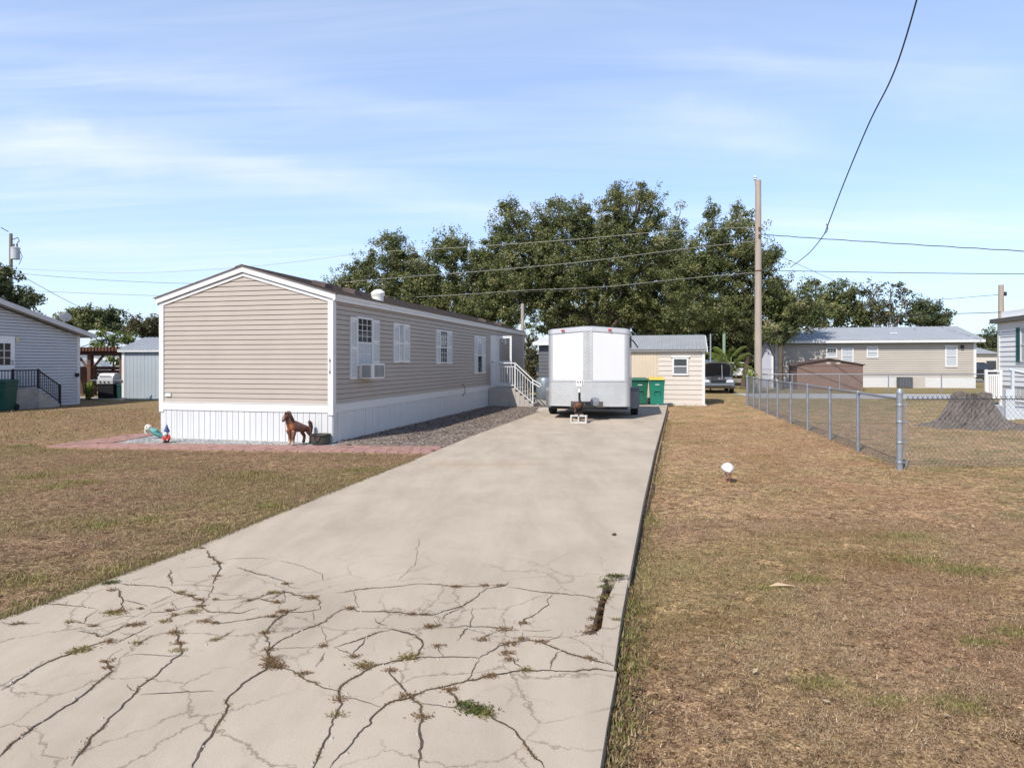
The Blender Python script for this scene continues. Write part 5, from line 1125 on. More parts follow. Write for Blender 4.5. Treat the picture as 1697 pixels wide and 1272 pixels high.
x, y = G(273, 735); t = thing('garden_gnome', 'small garden gnome with a pointed blue hat and red coat by the skirting corner', 'gnome', (x, y+.08, 0), R(-15)); GS = .40; 
gl = lambda pr, m, nm, c=(0, 0, 0), n=20: MB().lathe([(r*GS, z*GS) for r, z in pr], n, c).build(nm, m, t, smooth=True)
for s in (-1, 1): MB().tube([(s*.035, .0, .07), (s*.036, -.005, .03)], .028, 10).ball((s*.037, -.022, .02), (.03, .048, .022), 10, 6).build('boot', M['black'], t, smooth=True)
gl([(.05, .13), (.15, .15), (.19, .24), (.17, .36), (.12, .45), (.06, .48)], M['red_coat'], 'coat')
for s in (-1, 1): MB().tube([(s*.05, 0, .175), (s*.082, -.005, .13), (s*.07, -.04, .095)], [.022, .022, .018], 8).build('arm', M['red_coat'], t, smooth=True)
mb = MB()
for s in (-1, 1):
    mb = MB().ball((s*.068, -.048, .088), (.016, .014, .018), 8, 6)
    for f in range(4): mb.tube([(s*(.058+.006*f), -.052, .088), (s*(.056+.006*f), -.064, .070)], .0038, 5)
    mb.build('hand', M['skin'], t, smooth=True)
mb = MB().ball((0, -.005, .225), (.046, .046, .05), 16, 10); mb.ball((0, -.054, .222), (.013, .014, .012), 10, 6); mb.build('face', M['skin'], t, smooth=True)
mb = MB().tube([(0, -.030, .215), (0, -.060, .185), (0, -.062, .145)], [.047, .040, .008], 12); mb.build('beard', M['beard'], t, smooth=True)
mb = MB()
for s in (-1, 1): mb.ball((s*.017, -.045, .240), .006, 8, 6)
mb.build('eye', M['black'], t)
gl([(.155, .60), (.15, .64), (.10, .78), (.05, .92), (.006, 1.03)], M['blue_hat'], 'hat')
x, y = G(262, 728); t = thing('fish_ornament', 'weathered teal and cream ornament leaning head up beside the gnome', 'ornament', (x, y+.1, 0), R(8)); t.scale = (.86, .86, .86)
mb = MB().tube([(.10, 0, .03), (.03, 0, .085), (-.07, 0, .145), (-.17, 0, .215), (-.24, 0, .255)], [.03, .055, .082, .085, .06], 14); mb.build('body', M['teal_fig'], t, smooth=True)
mb = MB().ball((-.30, 0, .300), (.092, .08, .09), 18, 12); mb.tube([(-.34, 0, .28), (-.375, 0, .23), (-.36, 0, .16), (-.32, 0, .12)], [.035, .03, .028, .012], 8); mb.build('head', M['cream_fig'], t, smooth=True)
mb = MB()
for s in (-1, 1): mb.ball((-.315, s*.072, .325), .016, 8, 6)
mb.build('eye', M['teal_fig'], t)
mb = MB()
for s in (-1, 1): mb.tube([(.09, s*.01, .04), (.15, s*.05, .02), (.2, s*.09, .012)], [.03, .035, .008], 8)
mb.tube([(-.12, -.06, .21), (-.05, -.075, .24), (.0, -.06, .19)], [.025, .035, .01], 8); mb.build('fin', M['teal_fig'], t, smooth=True)
# ---------------------------------------------------------------- the ibis on the lawn
x, y = G(1206.5, 799)
ib = thing('ibis', 'white ibis with pink legs feeding on the dry lawn right of the drive', 'bird', (x, y+.02, 0), R(78))
bo = MB().tube([(-.19, 0, .178), (-.15, 0, .190), (-.09, 0, .206), (-.03, 0, .216), (.03, 0, .216), (.08, 0, .205), (.115, 0, .184), (.138, 0, .152), (.152, 0, .115), (.166, 0, .084), (.185, 0, .068), (.203, 0, .060)], [.008, .040, .070, .084, .085, .070, .046, .029, .021, .021, .022, .009], 16).build('body', M['ibis'], ib, smooth=True)
bo.scale = (1, 1, .9); bo.location.z = .012
sb_ = bo.modifiers.new('Sub', 'SUBSURF'); sb_.levels = 1; sb_.render_levels = 2
mb = MB().tube([(.195, 0, .062), (.225, 0, .046), (.243, 0, .022), (.248, 0, -.006)], [.011, .009, .006, .003], 8); mb.build('bill', M['ibis_leg'], ib, smooth=True)
for s in (-1, 1): MB().tube([(-.005, s*.035, .19), (-.022, s*.034, .145), (-.045, s*.030, .10), (-.022, s*.028, .05), (-.012, s*.026, .008)], [.014, .010, .0085, .0075, .007], 8).tube([(-.012, s*.026, .008), (.04, s*.045, .005)], .005, 5).tube([(-.012, s*.026, .008), (.045, s*.020, .005)], .005, 5).tube([(-.012, s*.026, .008), (-.04, s*.024, .005)], .005, 5).build('leg', M['ibis_leg'], ib, smooth=True)
mb = MB()
for s in (-1, 1): mb.ball((.190, s*.020, .072), .005, 6, 5)
mb.build('eye', M['black'], ib)
for s in (-1, 1):
    mb = MB().tube([(.08, s*.030, .210), (0, s*.048, .208), (-.10, s*.030, .200), (-.19, s*.010, .182)], [.024, .046, .040, .008], 10); mb.build('wing', M['ibis'], ib, smooth=True)
# ---------------------------------------------------------------- trees
def leaves(centers, spread, n, size, tint, flat=.75, aspect=.5):
    """n leaf blades about each clump centre"""
    c = np.repeat(centers, n, axis=0); k = len(c); sp = np.repeat(spread, n)[:, None]
    p = RNG.normal(size=(k, 3)); rad = RNG.random((k, 1))**.45; p = p/np.linalg.norm(p, axis=1, keepdims=True)*rad*sp*np.array([1, 1, flat])
    p = c+p
    nrm = (p-c)/sp*1.1+np.array([0, 0, .45])+RNG.normal(size=(k, 3))*.55; nrm /= np.linalg.norm(nrm, axis=1, keepdims=True)+1e-9
    u = np.cross(nrm, RNG.normal(size=(k, 3))); u /= np.linalg.norm(u, axis=1, keepdims=True)+1e-9
    v = np.cross(nrm, u)
    s = size*RNG.uniform(.6, 1.35, (k, 1))
    V = np.stack([p-u*s*.5, p+v*s*aspect*.5, p+u*s*.5, p-v*s*aspect*.5], 1).reshape(-1, 3)
    Fc = np.arange(k*4).reshape(-1, 4)
    t = np.clip(np.repeat(tint, n)+RNG.normal(0, .11, k), 0, 1)
    return V, Fc, np.repeat(t, 4)
def tree(name, label, cat, Y, base, blobs, m, bark='bark', size=.2, dens=1.0, tr=.3, group=None, zb=0.0, n=110, spread=.5, depth=.85, lean=None, twigs=True):
    bx = (base-CX)/F*Y; t = thing(name, label, cat, (bx, Y, zb), 0, group); s = Y/F
    C_, SP, TI = [], [], []; S2 = []
    mb = MB(); fork = None
    bl = []
    for b in blobs:
        px, py, rx, ry = b[:4]; dd = b[4] if len(b) > 4 else 1.0
        c = np.array([(px-CX)/F*Y-bx, RNG.uniform(-.35, .35)*rx*s, H-(py-HY)*s-zb]); r = np.array([rx*s, max(1.2*ry*s, rx*s)*depth, ry*s]); bl.append((c, r, dd))
    zl = min(c[2]-r[2] for c, r, d in bl); zf = max(.6, min(zl+1.0, 3.2))
    lx = lean or 0
    mb.tube([(0, 0, -.1), (lx*.3, .05, zf*.35), (lx*.7, .0, zf*.7), (lx, 0, zf)], [tr*1.25, tr, tr*.85, tr*.8], 10)
    for c, r, dd in bl:
        vol = r[0]*r[1]*r[2]; nc = max(6, int(dens*dd*(r[0]*r[2])*21.0/(spread*2)**1.5))
        d = RNG.normal(size=(nc, 3)); d /= np.linalg.norm(d, axis=1, keepdims=True)
        rr = RNG.uniform(.05, 1.0, (nc, 1))**.5*RNG.uniform(.85, 1.12, (nc, 1))
        cc = c+d*rr*r; cc[:, 2] = np.maximum(cc[:, 2], .3)
        C_.append(cc); SP.append(RNG.uniform(.55, 1.25, nc)*spread); TI.append(np.clip(RNG.normal(.42, .22, nc), 0, 1))
        ns = max(3, nc//2); d = RNG.normal(size=(ns, 3)); d[:, 2] = np.abs(d[:, 2])*.9-.1; d /= np.linalg.norm(d, axis=1, keepdims=True)
        for e in np.linspace(1.0, 1.28, 3):
            q = c+d*r*(e+RNG.uniform(-.04, .06, (ns, 1))); q[:, 2] = np.maximum(q[:, 2], .3); S2.append(q)
        # limbs
        p0 = Vector((lx, 0, zf)); p3 = Vector(c); mid = (p0*.5+p3*.5)+Vector((RNG.uniform(-.3, .3), RNG.uniform(-.3, .3), -.12*(p3-p0).length))
        q1 = p0*.75+mid*.25; rl = tr*.34
        mb.tube([p0-Vector((0, 0, .2)), (p0+mid)/2+Vector((0, 0, .05)), mid, (mid+p3)/2, p3], [rl, rl*.8, rl*.6, rl*.45, rl*.25], 7)
        if twigs:
            for e in cc[RNG.choice(nc, min(nc, 7), replace=False)]:
                e = Vector(e); w = (p3+e)/2+Vector(RNG.normal(0, .18, 3)); a0 = mid*.4+p3*.6
                mb.tube([a0, w, e], [rl*.28, rl*.18, .012], 5)
    mb.build('trunk', M[bark], t, smooth=True)
    V, Fc, T = leaves(np.concatenate(C_), np.concatenate(SP), n, size, np.concatenate(TI))
    sc_ = np.concatenate(S2); V2, F2, T2 = leaves(sc_, RNG.uniform(.35, .6, len(sc_))*spread, max(5, n//9), size*.9, np.clip(RNG.normal(.55, .2, len(sc_)), 0, 1), 1.1)
    Fc = np.concatenate([Fc, F2+len(V)]); V = np.concatenate([V, V2]); T = np.concatenate([T, T2]); V[:, 2] = np.maximum(V[:, 2], .02)
    np_mesh('crown', V, Fc, m if not isinstance(m, str) else M[m], t, {'tint': ('FLOAT', T)})
    return t
OG = 'live oaks behind the lots'
tree('oak_tree', 'leftmost oak of the row rising behind the brown roof of the mobile home', 'tree', 54, 640,
     [(573, 468, 28, 20, .8), (648, 428, 34, 38), (632, 478, 52, 36), (690, 482, 36, 40), (600, 510, 52, 32), (665, 520, 50, 34), (655, 395, 16, 12, .6), (700, 515, 26, 40), (560, 492, 30, 24), (706, 462, 24, 36), (600, 452, 26, 26), (675, 440, 26, 30)], 'leaf_oak', group=OG, tr=.35, size=.19, spread=.62)
tree('oak_tree', 'rounded oak standing second from the left above the mobile home roof', 'tree', 53, 765,
     [(748, 420, 36, 34), (790, 452, 38, 42), (735, 478, 46, 42), (718, 524, 50, 36), (790, 520, 56, 42), (752, 395, 18, 12, .7), (835, 490, 34, 60), (835, 540, 40, 26), (715, 455, 16, 22, .7), (812, 425, 26, 36), (775, 500, 60, 40), (822, 470, 30, 40)], 'leaf_oak', group=OG, tr=.38, size=.19, spread=.62)
tree('oak_tree', 'largest and tallest oak with a broad crown above the white trailer', 'tree', 55, 985,
     [(846, 392, 34, 46), (842, 345, 14, 18, .9), (900, 382, 40, 38), (955, 370, 44, 36), (1028, 352, 36, 38), (1078, 352, 26, 38, .75), (1022, 318, 12, 16, .8), (1064, 318, 10, 16, .6), (1122, 375, 20, 32, .5), (880, 445, 64, 50), (975, 440, 80, 56), (1075, 440, 60, 58), (895, 508, 62, 38, .75), (985, 515, 80, 36), (1080, 512, 62, 42), (925, 345, 18, 16, .7), (990, 395, 40, 34), (1130, 450, 26, 40), (1135, 520, 34, 40), (1040, 400, 50, 40), (1100, 425, 34, 36), (940, 470, 70, 40), (1050, 480, 70, 40), (870, 480, 50, 40), (905, 420, 50, 36)], 'leaf_oak', group=OG, tr=.55, size=.19, spread=.64)
tree('oak_tree', 'oak with drooping right boughs just behind the tall bare utility pole', 'tree', 46, 1232,
     [(1185, 395, 34, 36, .8), (1232, 390, 32, 42, .7), (1178, 352, 10, 18, .6), (1226, 350, 14, 18, .5), (1160, 432, 36, 38), (1262, 450, 34, 48, .8), (1205, 470, 72, 46), (1292, 498, 48, 34), (1335, 522, 32, 26), (1170, 525, 56, 30), (1285, 545, 46, 20, .85), (1225, 520, 40, 36), (1283, 420, 12, 22, .35), (1345, 478, 16, 18, .5), (1220, 430, 50, 36), (1262, 500, 50, 34), (1310, 520, 50, 30), (1140, 480, 40, 40), (1250, 560, 34, 16, .8)], 'leaf_oak', 'bark_red', group=OG, tr=.17, size=.17, spread=.56, lean=.5)
BG = 'trees beyond the greyish beige home'
tree('broadleaf_tree', 'dense green tree beyond the left half of the greyish beige roof', 'tree', 78, 1400, [(1392, 492, 34, 26), (1365, 520, 36, 34), (1420, 525, 40, 34)], 'leaf_oak', group=BG, dens=.7, tr=.35, size=.32, spread=.85)
tree('broadleaf_tree', 'half bare brownish tree beyond the middle of the greyish beige roof', 'tree', 76, 1470, [(1440, 482, 24, 18, .5), (1478, 478, 26, 14, .5), (1462, 515, 40, 28, .9), (1498, 492, 14, 12, .4), (1490, 530, 34, 18)], 'leaf_dry', 'bark_pale', group=BG, tr=.35, size=.3, spread=.7, n=40, dens=.55)
tree('broadleaf_tree', 'dark rounded tree near the right end of the greyish beige roof', 'tree', 77, 1538, [(1538, 512, 26, 22), (1522, 535, 30, 20), (1552, 535, 18, 22)], 'leaf_deep', group=BG, tr=.3, size=.32, spread=.8, dens=.7)
tree('broadleaf_tree', 'dark tree rising left of the white house beyond the black suv', 'tree', 110, 1648, [(1645, 572, 24, 22), (1662, 580, 26, 24), (1625, 590, 14, 10)], 'leaf_deep', tr=.3, size=.42, spread=1.0)
LG = 'trees beyond the left hand houses'
tree('broadleaf_tree', 'dark tree behind the utility pole with the transformer', 'tree', 48, 15, [(5, 470, 28, 26, .9), (-25, 490, 40, 40), (44, 500, 22, 18, .7), (20, 520, 40, 24)], 'leaf_deep', group=LG, tr=.25, size=.24, spread=.6)
tree('broadleaf_tree', 'green brown tree with a flat top above the satellite dish', 'tree', 82, 135, [(118, 532, 22, 20), (148, 525, 20, 16), (135, 550, 40, 22)], 'leaf_oak', group=LG, tr=.3, size=.34, spread=.85)
tree('broadleaf_tree', 'rounded tree above the white hipped roof', 'tree', 84, 188, [(186, 528, 20, 16), (190, 548, 28, 22)], 'leaf_deep', group=LG, tr=.3, size=.34, spread=.85)
tree('broadleaf_tree', 'reddish green tree showing above the grey shed roof', 'tree', 80, 250, [(240, 545, 26, 18), (262, 548, 26, 24)], 'leaf_dry', group=LG, tr=.3, size=.34, spread=.85)
tree('young_tree', 'small bright leaved tree in front of the white hipped roof', 'tree', 40, 188, [(185, 562, 24, 16, .55), (205, 560, 16, 12, .5), (172, 575, 14, 10, .5), (195, 598, 26, 14, .45)], 'leaf_fresh', tr=.07, size=.24, spread=.42, n=36)
tree('olive_bush', 'tall olive brown bush between the mobile home end and the dark shed', 'bush', 37.5, 882, [(880, 575, 12, 24), (888, 605, 16, 26), (876, 625, 14, 26), (890, 640, 14, 16)], 'leaf_olive', tr=.06, size=.15, spread=.32, n=70)
tree('pale_shrub', 'pale leaved shrub behind the white stair railing', 'shrub', 33.5, 897, [(896, 612, 9, 12, .7), (884, 640, 9, 12, .6), (900, 635, 7, 12, .6)], leaf('silvery leaves', [(0, (.12, .14, .12)), (.5, (.36, .40, .38)), (1, (.66, .68, .66))]), tr=.03, size=.14, spread=.25, n=40)
tree('broadleaf_tree', 'dark dense tree filling the gap left of the utility pole', 'tree', 74, 1225, [(1180, 560, 34, 40), (1218, 550, 36, 44), (1240, 580, 30, 36), (1150, 545, 40, 40), (1205, 590, 30, 18)], 'leaf_deep', tr=.4, size=.34, spread=.85)
tree('broadleaf_tree', 'dark tree behind the beige shed and trailer roof', 'tree', 72, 1040, [(985, 540, 60, 36), (1060, 540, 60, 36), (1120, 545, 40, 40), (925, 545, 40, 32, .5), (1080, 580, 60, 20)], 'leaf_deep', tr=.4, size=.34, spread=.85)
tree('young_tree', 'thin trunked tree standing in front of the left end of the beige home', 'tree', 43.5, 1294, [(1280, 552, 22, 10, .6), (1306, 552, 18, 8, .6), (1296, 565, 8, 6, .5)], 'leaf_oak', tr=.17, size=.17, spread=.4)
# arching palm
x, y = P(1207, 600, 42.6)[:2]; t = thing('areca_palm', 'yellow green arching palm behind the open hood car', 'palm', (x, y, 0))
stem = MB(); V, FF_, T = [], [], []
for k in range(20):
    a = RNG.uniform(0, 6.28); L = RNG.uniform(1.6, 2.6); h0 = RNG.uniform(.8, 2.3); out = RNG.uniform(.45, 1.0); pts = []
    stem.tube([(.1*math.cos(a), .1*math.sin(a), 0), (.18*math.cos(a), .18*math.sin(a), h0)], .04, 6)
    for i in range(15):
        u = i/14; pts.append(np.array([math.cos(a)*(.18+out*L*u*.9), math.sin(a)*(.18+out*L*u*.9), h0+L*(.85*u-.75*u*u*out)]))
    stem.tube([tuple(p) for p in pts], [.025*(1-i/16) for i in range(15)], 5)
    sd = np.array([-math.sin(a), math.cos(a), 0])
    for i in range(2, 15):
        for s in (-1, 1):
            for j in (0, .5):
                p = pts[i]+(pts[i]-pts[i-1])*j; l = .5*(1-.5*abs(i/14-.45)); tip = p+sd*s*l*.85+np.array([math.cos(a)*.12, math.sin(a)*.12, -.18]); w = (pts[i]-pts[i-1])*.16
                b = len(V); V += [p-w, p+w, tip]; FF_.append((b, b+1, b+2)); tt = RNG.uniform(.2, .9); T += [tt]*3
stem.build('stem', mat('green palm stem', (.16, .19, .05), .6, .2), t); np_mesh('fronds', np.array(V), np.array(FF_), M['leaf_fresh'], t, {'tint': ('FLOAT', np.array(T))})
# low plants
def tuft(name, label, cat, px, py, h, w, m, n=60, broad=.12, z=0):
    x, y = G(px, py); t = thing(name, label, cat, (x, y, z)); V, Fc, T = [], [], []; st = MB()
    for k in range(n):
        a = RNG.uniform(0, 6.28); r = RNG.uniform(.1, 1)*w; b0 = np.array([RNG.normal(0, .06), RNG.normal(0, .06), 0]); z1 = h*RNG.uniform(.4, 1); mid = b0+np.array([math.cos(a)*r*.45, math.sin(a)*r*.45, z1]); tip = b0+np.array([math.cos(a)*r, math.sin(a)*r, z1*RNG.uniform(.55, .95)])
        sd = np.array([-math.sin(a), math.cos(a), 0])*broad*.5; i = len(V); V += [b0-sd*.3, b0+sd*.3, mid+sd, mid-sd, tip]; Fc += [(i, i+1, i+2, i+3), (i+3, i+2, i+4, i+4)]; T += [RNG.uniform(.1, 1)]*5
    mb = MB(); mb.v = [tuple(v) for v in V]; mb.f = [f if f[2] != f[3] else f[:3] for f in Fc]; o = mb.build('foliage', m, t)
    at = o.data.attributes.new('tint', 'FLOAT', 'POINT'); at.data.foreach_set('value', np.array(T[:len(o.data.vertices)], dtype=np.float32)); return t
tuft('corn_plant', 'yellow green long leaved plant at the pergola post', 'plant', 147, 662, .85, .35, M['leaf_fresh'], 34, .09)
tuft('shrub', 'small bright green shrub against the grey shed wall', 'shrub', 226, 661, .42, .36, M['leaf_fresh'], 160, .06)
tuft('vine', 'yellow green weeds climbing the far end post of the chain link fence', 'weeds', 1243, 652, 1.35, .6, M['leaf_fresh'], 90, .10)
# far woods closing the horizon
cs_ = []
for i in range(520):
    x = RNG.uniform(-330, 330); cs_.append((x, RNG.uniform(165, 185), RNG.uniform(.5, 4.2+1.4*math.sin(x*.06)+.8*math.sin(x*.21))))
cs_ = np.array(cs_); V, Fc, T = leaves(cs_, np.full(len(cs_), 2.6), 60, 1.0, RNG.uniform(.1, .7, len(cs_)))
kind(np_mesh('far_woods', V, Fc, M['leaf_deep'], None, {'tint': ('FLOAT', T)}), 'stuff')
# ---------------------------------------------------------------- poles and wires
def pole(name, label, px, ptop, Y, r, m='wood', extra=None):
    x, y = P(px, 600, Y)[:2]; zt = H-(ptop-HY)*Y/F; t = thing(name, label, 'utility pole', (x, y, 0))
    MB().tube([(0, 0, -.2), (0, 0, zt*.5), (0, 0, zt)], [r*1.12, r, r*.86], 14).build('shaft', M[m], t, smooth=True); return t, zt
PY = 37.2
tp, ztp = pole('utility_pole', 'tall bare wooden utility pole at the far end of the chain link fence', 1256.5, 299, PY, .185)
MB().tube([(-.17, 0, ztp-.3), (-.17, 0, ztp+.02)], .025, 8).build('pin', M['steel'], tp); MB().lathe([(.05, ztp+.0), (.09, ztp+.05), (.05, ztp+.12), (.10, ztp+.16), (.06, ztp+.25), (.03, ztp+.28)], 14, (-.17, 0, 0)).build('insulator', mat('pale glass insulator', (.5, .55, .52), .2, .1), tp, smooth=True)
for py in (380, 392): z = H-(py-HY)*PY/F; MB().tube([(-.22, 0, z), (.22, 0, z)], .03, 8).box(-.06, .06, -.24, -.17, z-.10, z+.08).build('bracket', M['rust'], tp)
z = H-(449-HY)*PY/F; MB().lathe([(.19, z-.04), (.20, z-.02), (.20, z+.02), (.19, z+.04)], 14).build('strap', M['rust'], tp)
LY = 50.0
lp_, zlp = pole('utility_pole', 'left hand wooden utility pole carrying a grey transformer can', 18, 387, LY, .13, 'wood_grey')
zc = H-(421-HY)*LY/F; xc = .42
trf = MB().lathe([(.27, -.42), (.30, -.40), (.30, .38), (.32, .39), (.32, .46), (.22, .52), (.05, .54)], 20, (xc, -.1, zc)).build('transformer', mat('pale grey enamel', (.46, .48, .50), .4, .05), lp_, smooth=True)
mb = MB()
for dx in (-.12, .12): mb.lathe([(.03, .5), (.07, .56), (.04, .62), (.07, .68), (.03, .78)], 10, (xc+dx, -.1, zc))
mb.build('bushing', M['barrel'], trf)
mb = MB().tube([(xc+.12, -.1, zc+.78), (xc+.3, -.1, zc+1.0), (xc+.1, 0, zc+1.25), (.1, 0, zc+1.1)], .03, 6); mb.tube([(xc+.36, -.1, zc+.2), (xc+.45, 0, zc-.2), (xc+.2, 0, zc-.8)], .02, 6); mb.tube([(-.2, 0, zlp+.15), (-.9, .2, zlp+.5)], .03, 6); mb.build('lead', M['wire'], lp_, smooth=True)
rp, zrp = pole('utility_pole', 'stub utility pole rising behind the white house roof', 1659, 472, 42, .17)
mb = MB().tube([(-.05, -.17, zrp-2.2), (-.35, -.3, zrp-2.4), (-.9, -.3, zrp-2.7), (-1.0, -.3, zrp-2.45), (-.75, -.3, zrp-2.5)], .025, 6); mb.box(.15, .3, -.1, .1, zrp-.7, zrp-.45); mb.build('drop_loop', M['wire'], rp, smooth=True)
bp, zbp = pole('wooden_post', 'pale square wooden post rising behind the far end of the mobile home', 866, 503, 38.5, .115); bp['category'] = 'post'
x, y = P(1177.5, 600, 40)[:2]; t = thing('metal_post', 'thin grey metal post behind the beige shed corner', 'post', (x, y, 0)); z = H-(553-HY)*40/F; MB().tube([(0, 0, 0), (0, 0, z)], .05, 8).build('shaft', M['steel'], t)
x, y = P(1200, 600, 56)[:2]; t = thing('green_pole', 'pale green pole standing among the palm fronds', 'pole', (x, y, 0)); z = H-(552-HY)*56/F; MB().tube([(0, 0, 0), (0, 0, z)], .13, 10).build('shaft', mat('pale green paint', (.24, .34, .22), .6, .1), t)
def wire(label, pts, A, B, r=.018, m='wire', wig=0.0):
    """pts in view; the wire hangs in the vertical plane through plan points A, B (pixel, depth)"""
    ax, ay = (A[0]-CX)/F*A[1], A[1]; bx, by = (B[0]-CX)/F*B[1], B[1]; out = []
    for px, py in pts:
        k = (px-CX)/F; den = (bx-ax)-k*(by-ay); u = (k*ay-ax)/den; Y = ay+(by-ay)*u; out.append(Vector((ax+(bx-ax)*u, Y, H-(py-HY)*Y/F)))
    # smooth through the points
    P_ = [out[0]]+out+[out[-1]]; cv = []
    for i in range(1, len(P_)-2):
        for s in range(10):
            t = s/10; p0, p1, p2, p3 = P_[i-1:i+3]
            cv.append(.5*((2*p1)+(p2-p0)*t+(2*p0-5*p1+4*p2-p3)*t*t+(3*p1-p0-3*p2+p3)*t**3))
    cv.append(out[-1])
    if wig: cv = [p+Vector((0, 0, wig*math.sin(i*1.7))) for i, p in enumerate(cv)]
    mb = MB().tube(cv, r, 6); o = mb.build('overhead_wire', M[m], smooth=True); tag(o, label, 'wire', 'overhead wires'); return o
wire('upper black cable from the transformer pole passing over the mobile home to the tall pole', [(24, 452), (90, 458), (200, 465.5), (330, 470), (470, 470), (620, 461), (800, 448), (980, 432), (1256, 398)], (20, LY), (1256, PY), .014, 'wire')
wire('lower cable passing close above the ridge of the mobile home toward the tall pole', [(24, 481), (100, 484), (262, 490), (450, 495), (690, 492), (850, 485), (1000, 476), (1256, 450)], (20, LY), (1256, PY), .012, 'wire')
wire('pale topmost cable crossing in front of the oak crowns', [(-60, 440), (200, 452), (420, 441), (612, 419), (780, 409), (960, 396), (1110, 383), (1256, 376)], (20, LY-.5), (1256, PY-.1), .013, 'wire_pale')
wire('pale middle cable crossing in front of the oak crowns', [(566, 468), (700, 457), (850, 445), (980, 432), (1120, 414), (1256, 399)], (20, LY-.6), (1256, PY-.15), .012, 'wire_pale')
wire('pale lowest cable ending at the wooden post behind the mobile home', [(690, 492), (780, 487), (870, 481), (1000, 475), (1130, 462), (1256, 451)], (20, LY-.8), (1256, PY-.2), .010, 'wire_pale')
wire('thick black cable running right from the tall pole above the beige roof', [(1257, 388), (1290, 390.5), (1400, 398), (1560, 408), (1697, 416), (1850, 424)], (1257, PY), (1697, 29), .022, 'wire', .012)
wire('straight lower cable running right from the tall pole', [(1257, 447), (1320, 449), (1500, 452), (1697, 454), (1850, 455)], (1257, PY), (1697, 31), .019)
wire('thin drop cable falling from the tall pole to the greyish beige home', [(1262, 415), (1300, 428), (1345, 448), (1385, 466)], (1258, PY), (1385, 52), .014)
wire('distant cable reaching left from the stub pole', [(1470, 503), (1560, 496), (1657, 488)], (1400, 80), (1659, 42), .022, 'wire_pale')
wire('cable passing the stub pole toward the white house roof', [(1420, 526), (1560, 520.5), (1640, 518), (1697, 515), (1780, 511)], (1420, 62), (1697, 38), .024)
wire('thin guy cable dropping from the transformer pole behind the satellite dish', [(26, 452), (70, 476), (105, 495), (140, 513)], (19, LY), (140, 58), .018)
sd = wire('thick twisted service cable swooping down from the top of the view to the oak', [(1310, 443), (1340, 420), (1366, 388), (1370, 378), (1400, 300), (1440, 205), (1475, 135), (1499, 70), (1530, -40), (1560, -160)], (1310, 35), (1530, 13), .017, 'wire')
MB().tube([P(1366, 386, 28.6), P(1370, 385, 28.6), P(1372, 378, 28.5), P(1369.5, 371, 28.4)], .016, 6).build('loose_loop', M['wire'], sd, smooth=True)
# ---------------------------------------------------------------- cracks in the drive
CA = lambda x, y: (x*.29464, 860+y*.29464)
CB = lambda x, y: (450+x*.38303, 860+y*.38303)
cr_a = [(8, '0,965 130,890 240,820 340,775 430,745 510,712 600,685 640,672'), (5, '650,700 730,660 800,625 860,597'), (7, '-40,1370 100,1240 205,1158 300,1100 400,1040 480,980 550,920 610,870 630,855 605,815 580,795'), (3, '600,795 640,755 690,730'), (6, '400,1390 500,1250 585,1158 650,1090 720,1020 770,970 850,900 930,830 975,785 1020,760 1010,700 985,640 990,605'),
 (8, '1080,1400 1150,1260 1225,1155 1270,1090 1285,1050 1270,1035 1290,995 1340,955 1400,905 1460,865 1500,845 1510,800 1500,745 1530,720 1580,680'), (4, '1510,740 1515,700 1490,660 1500,630 1530,590 1560,560 1620,520 1697,490'), (7, '1160,175 1185,215 1235,245 1240,280 1215,320 1195,365'), (2, '1245,232 1340,222 1465,218 1520,228'), (3, '730,358 830,318'), (3, '960,285 955,330 965,375'),
 (4, '670,360 740,370 850,375 940,385 965,400 985,415 1050,425 1110,450 1145,460 1130,490 1160,515 1200,525 1370,525 1450,500'), (5, '665,390 672,430 690,455 680,500 650,530 590,520'), (4, '690,455 760,470 830,490'), (5, '845,480 900,460 975,425'), (2, '970,372 1090,370 1200,380 1160,460'), (3, '240,482 370,485 450,490 535,503'), (3, '370,480 380,462'), (4, '470,585 490,550 555,508'),
 (3, '0,578 60,590 160,590 220,585'), (3, '380,578 450,585 520,590'), (2, '545,590 600,570 640,560 700,545 760,550'), (4, '440,630 500,640 575,660 640,630 680,610 740,595 810,593'), (3, '735,735 790,690 850,660 940,640'), (3, '790,560 850,525 940,520 1050,495 1120,490'), (3, '960,465 985,500'), (3, '900,590 960,555 1000,535 1080,525'), (3, '1130,575 1220,585 1300,580 1480,550 1570,545 1600,525'), (3, '1200,545 1130,575'), (3, '1150,695 1230,670 1325,618'),
 (3, '1210,455 1330,452 1380,420'), (3, '1310,480 1390,460 1450,445 1480,430 1530,415 1550,395'), (4, '1450,440 1500,460 1560,470 1610,460'), (2, '1090,370 1150,345 1210,330'), (1.5, '1040,275 1190,262'), (3, '1330,270 1420,300 1540,330 1600,355 1640,385 1697,390'), (2, '1590,400 1600,430 1600,460'), (2, '780,990 900,980 1050,970 1200,968'), (3, '715,930 735,960 770,970'), (1.5, '690,775 790,760 880,765 1060,775')]
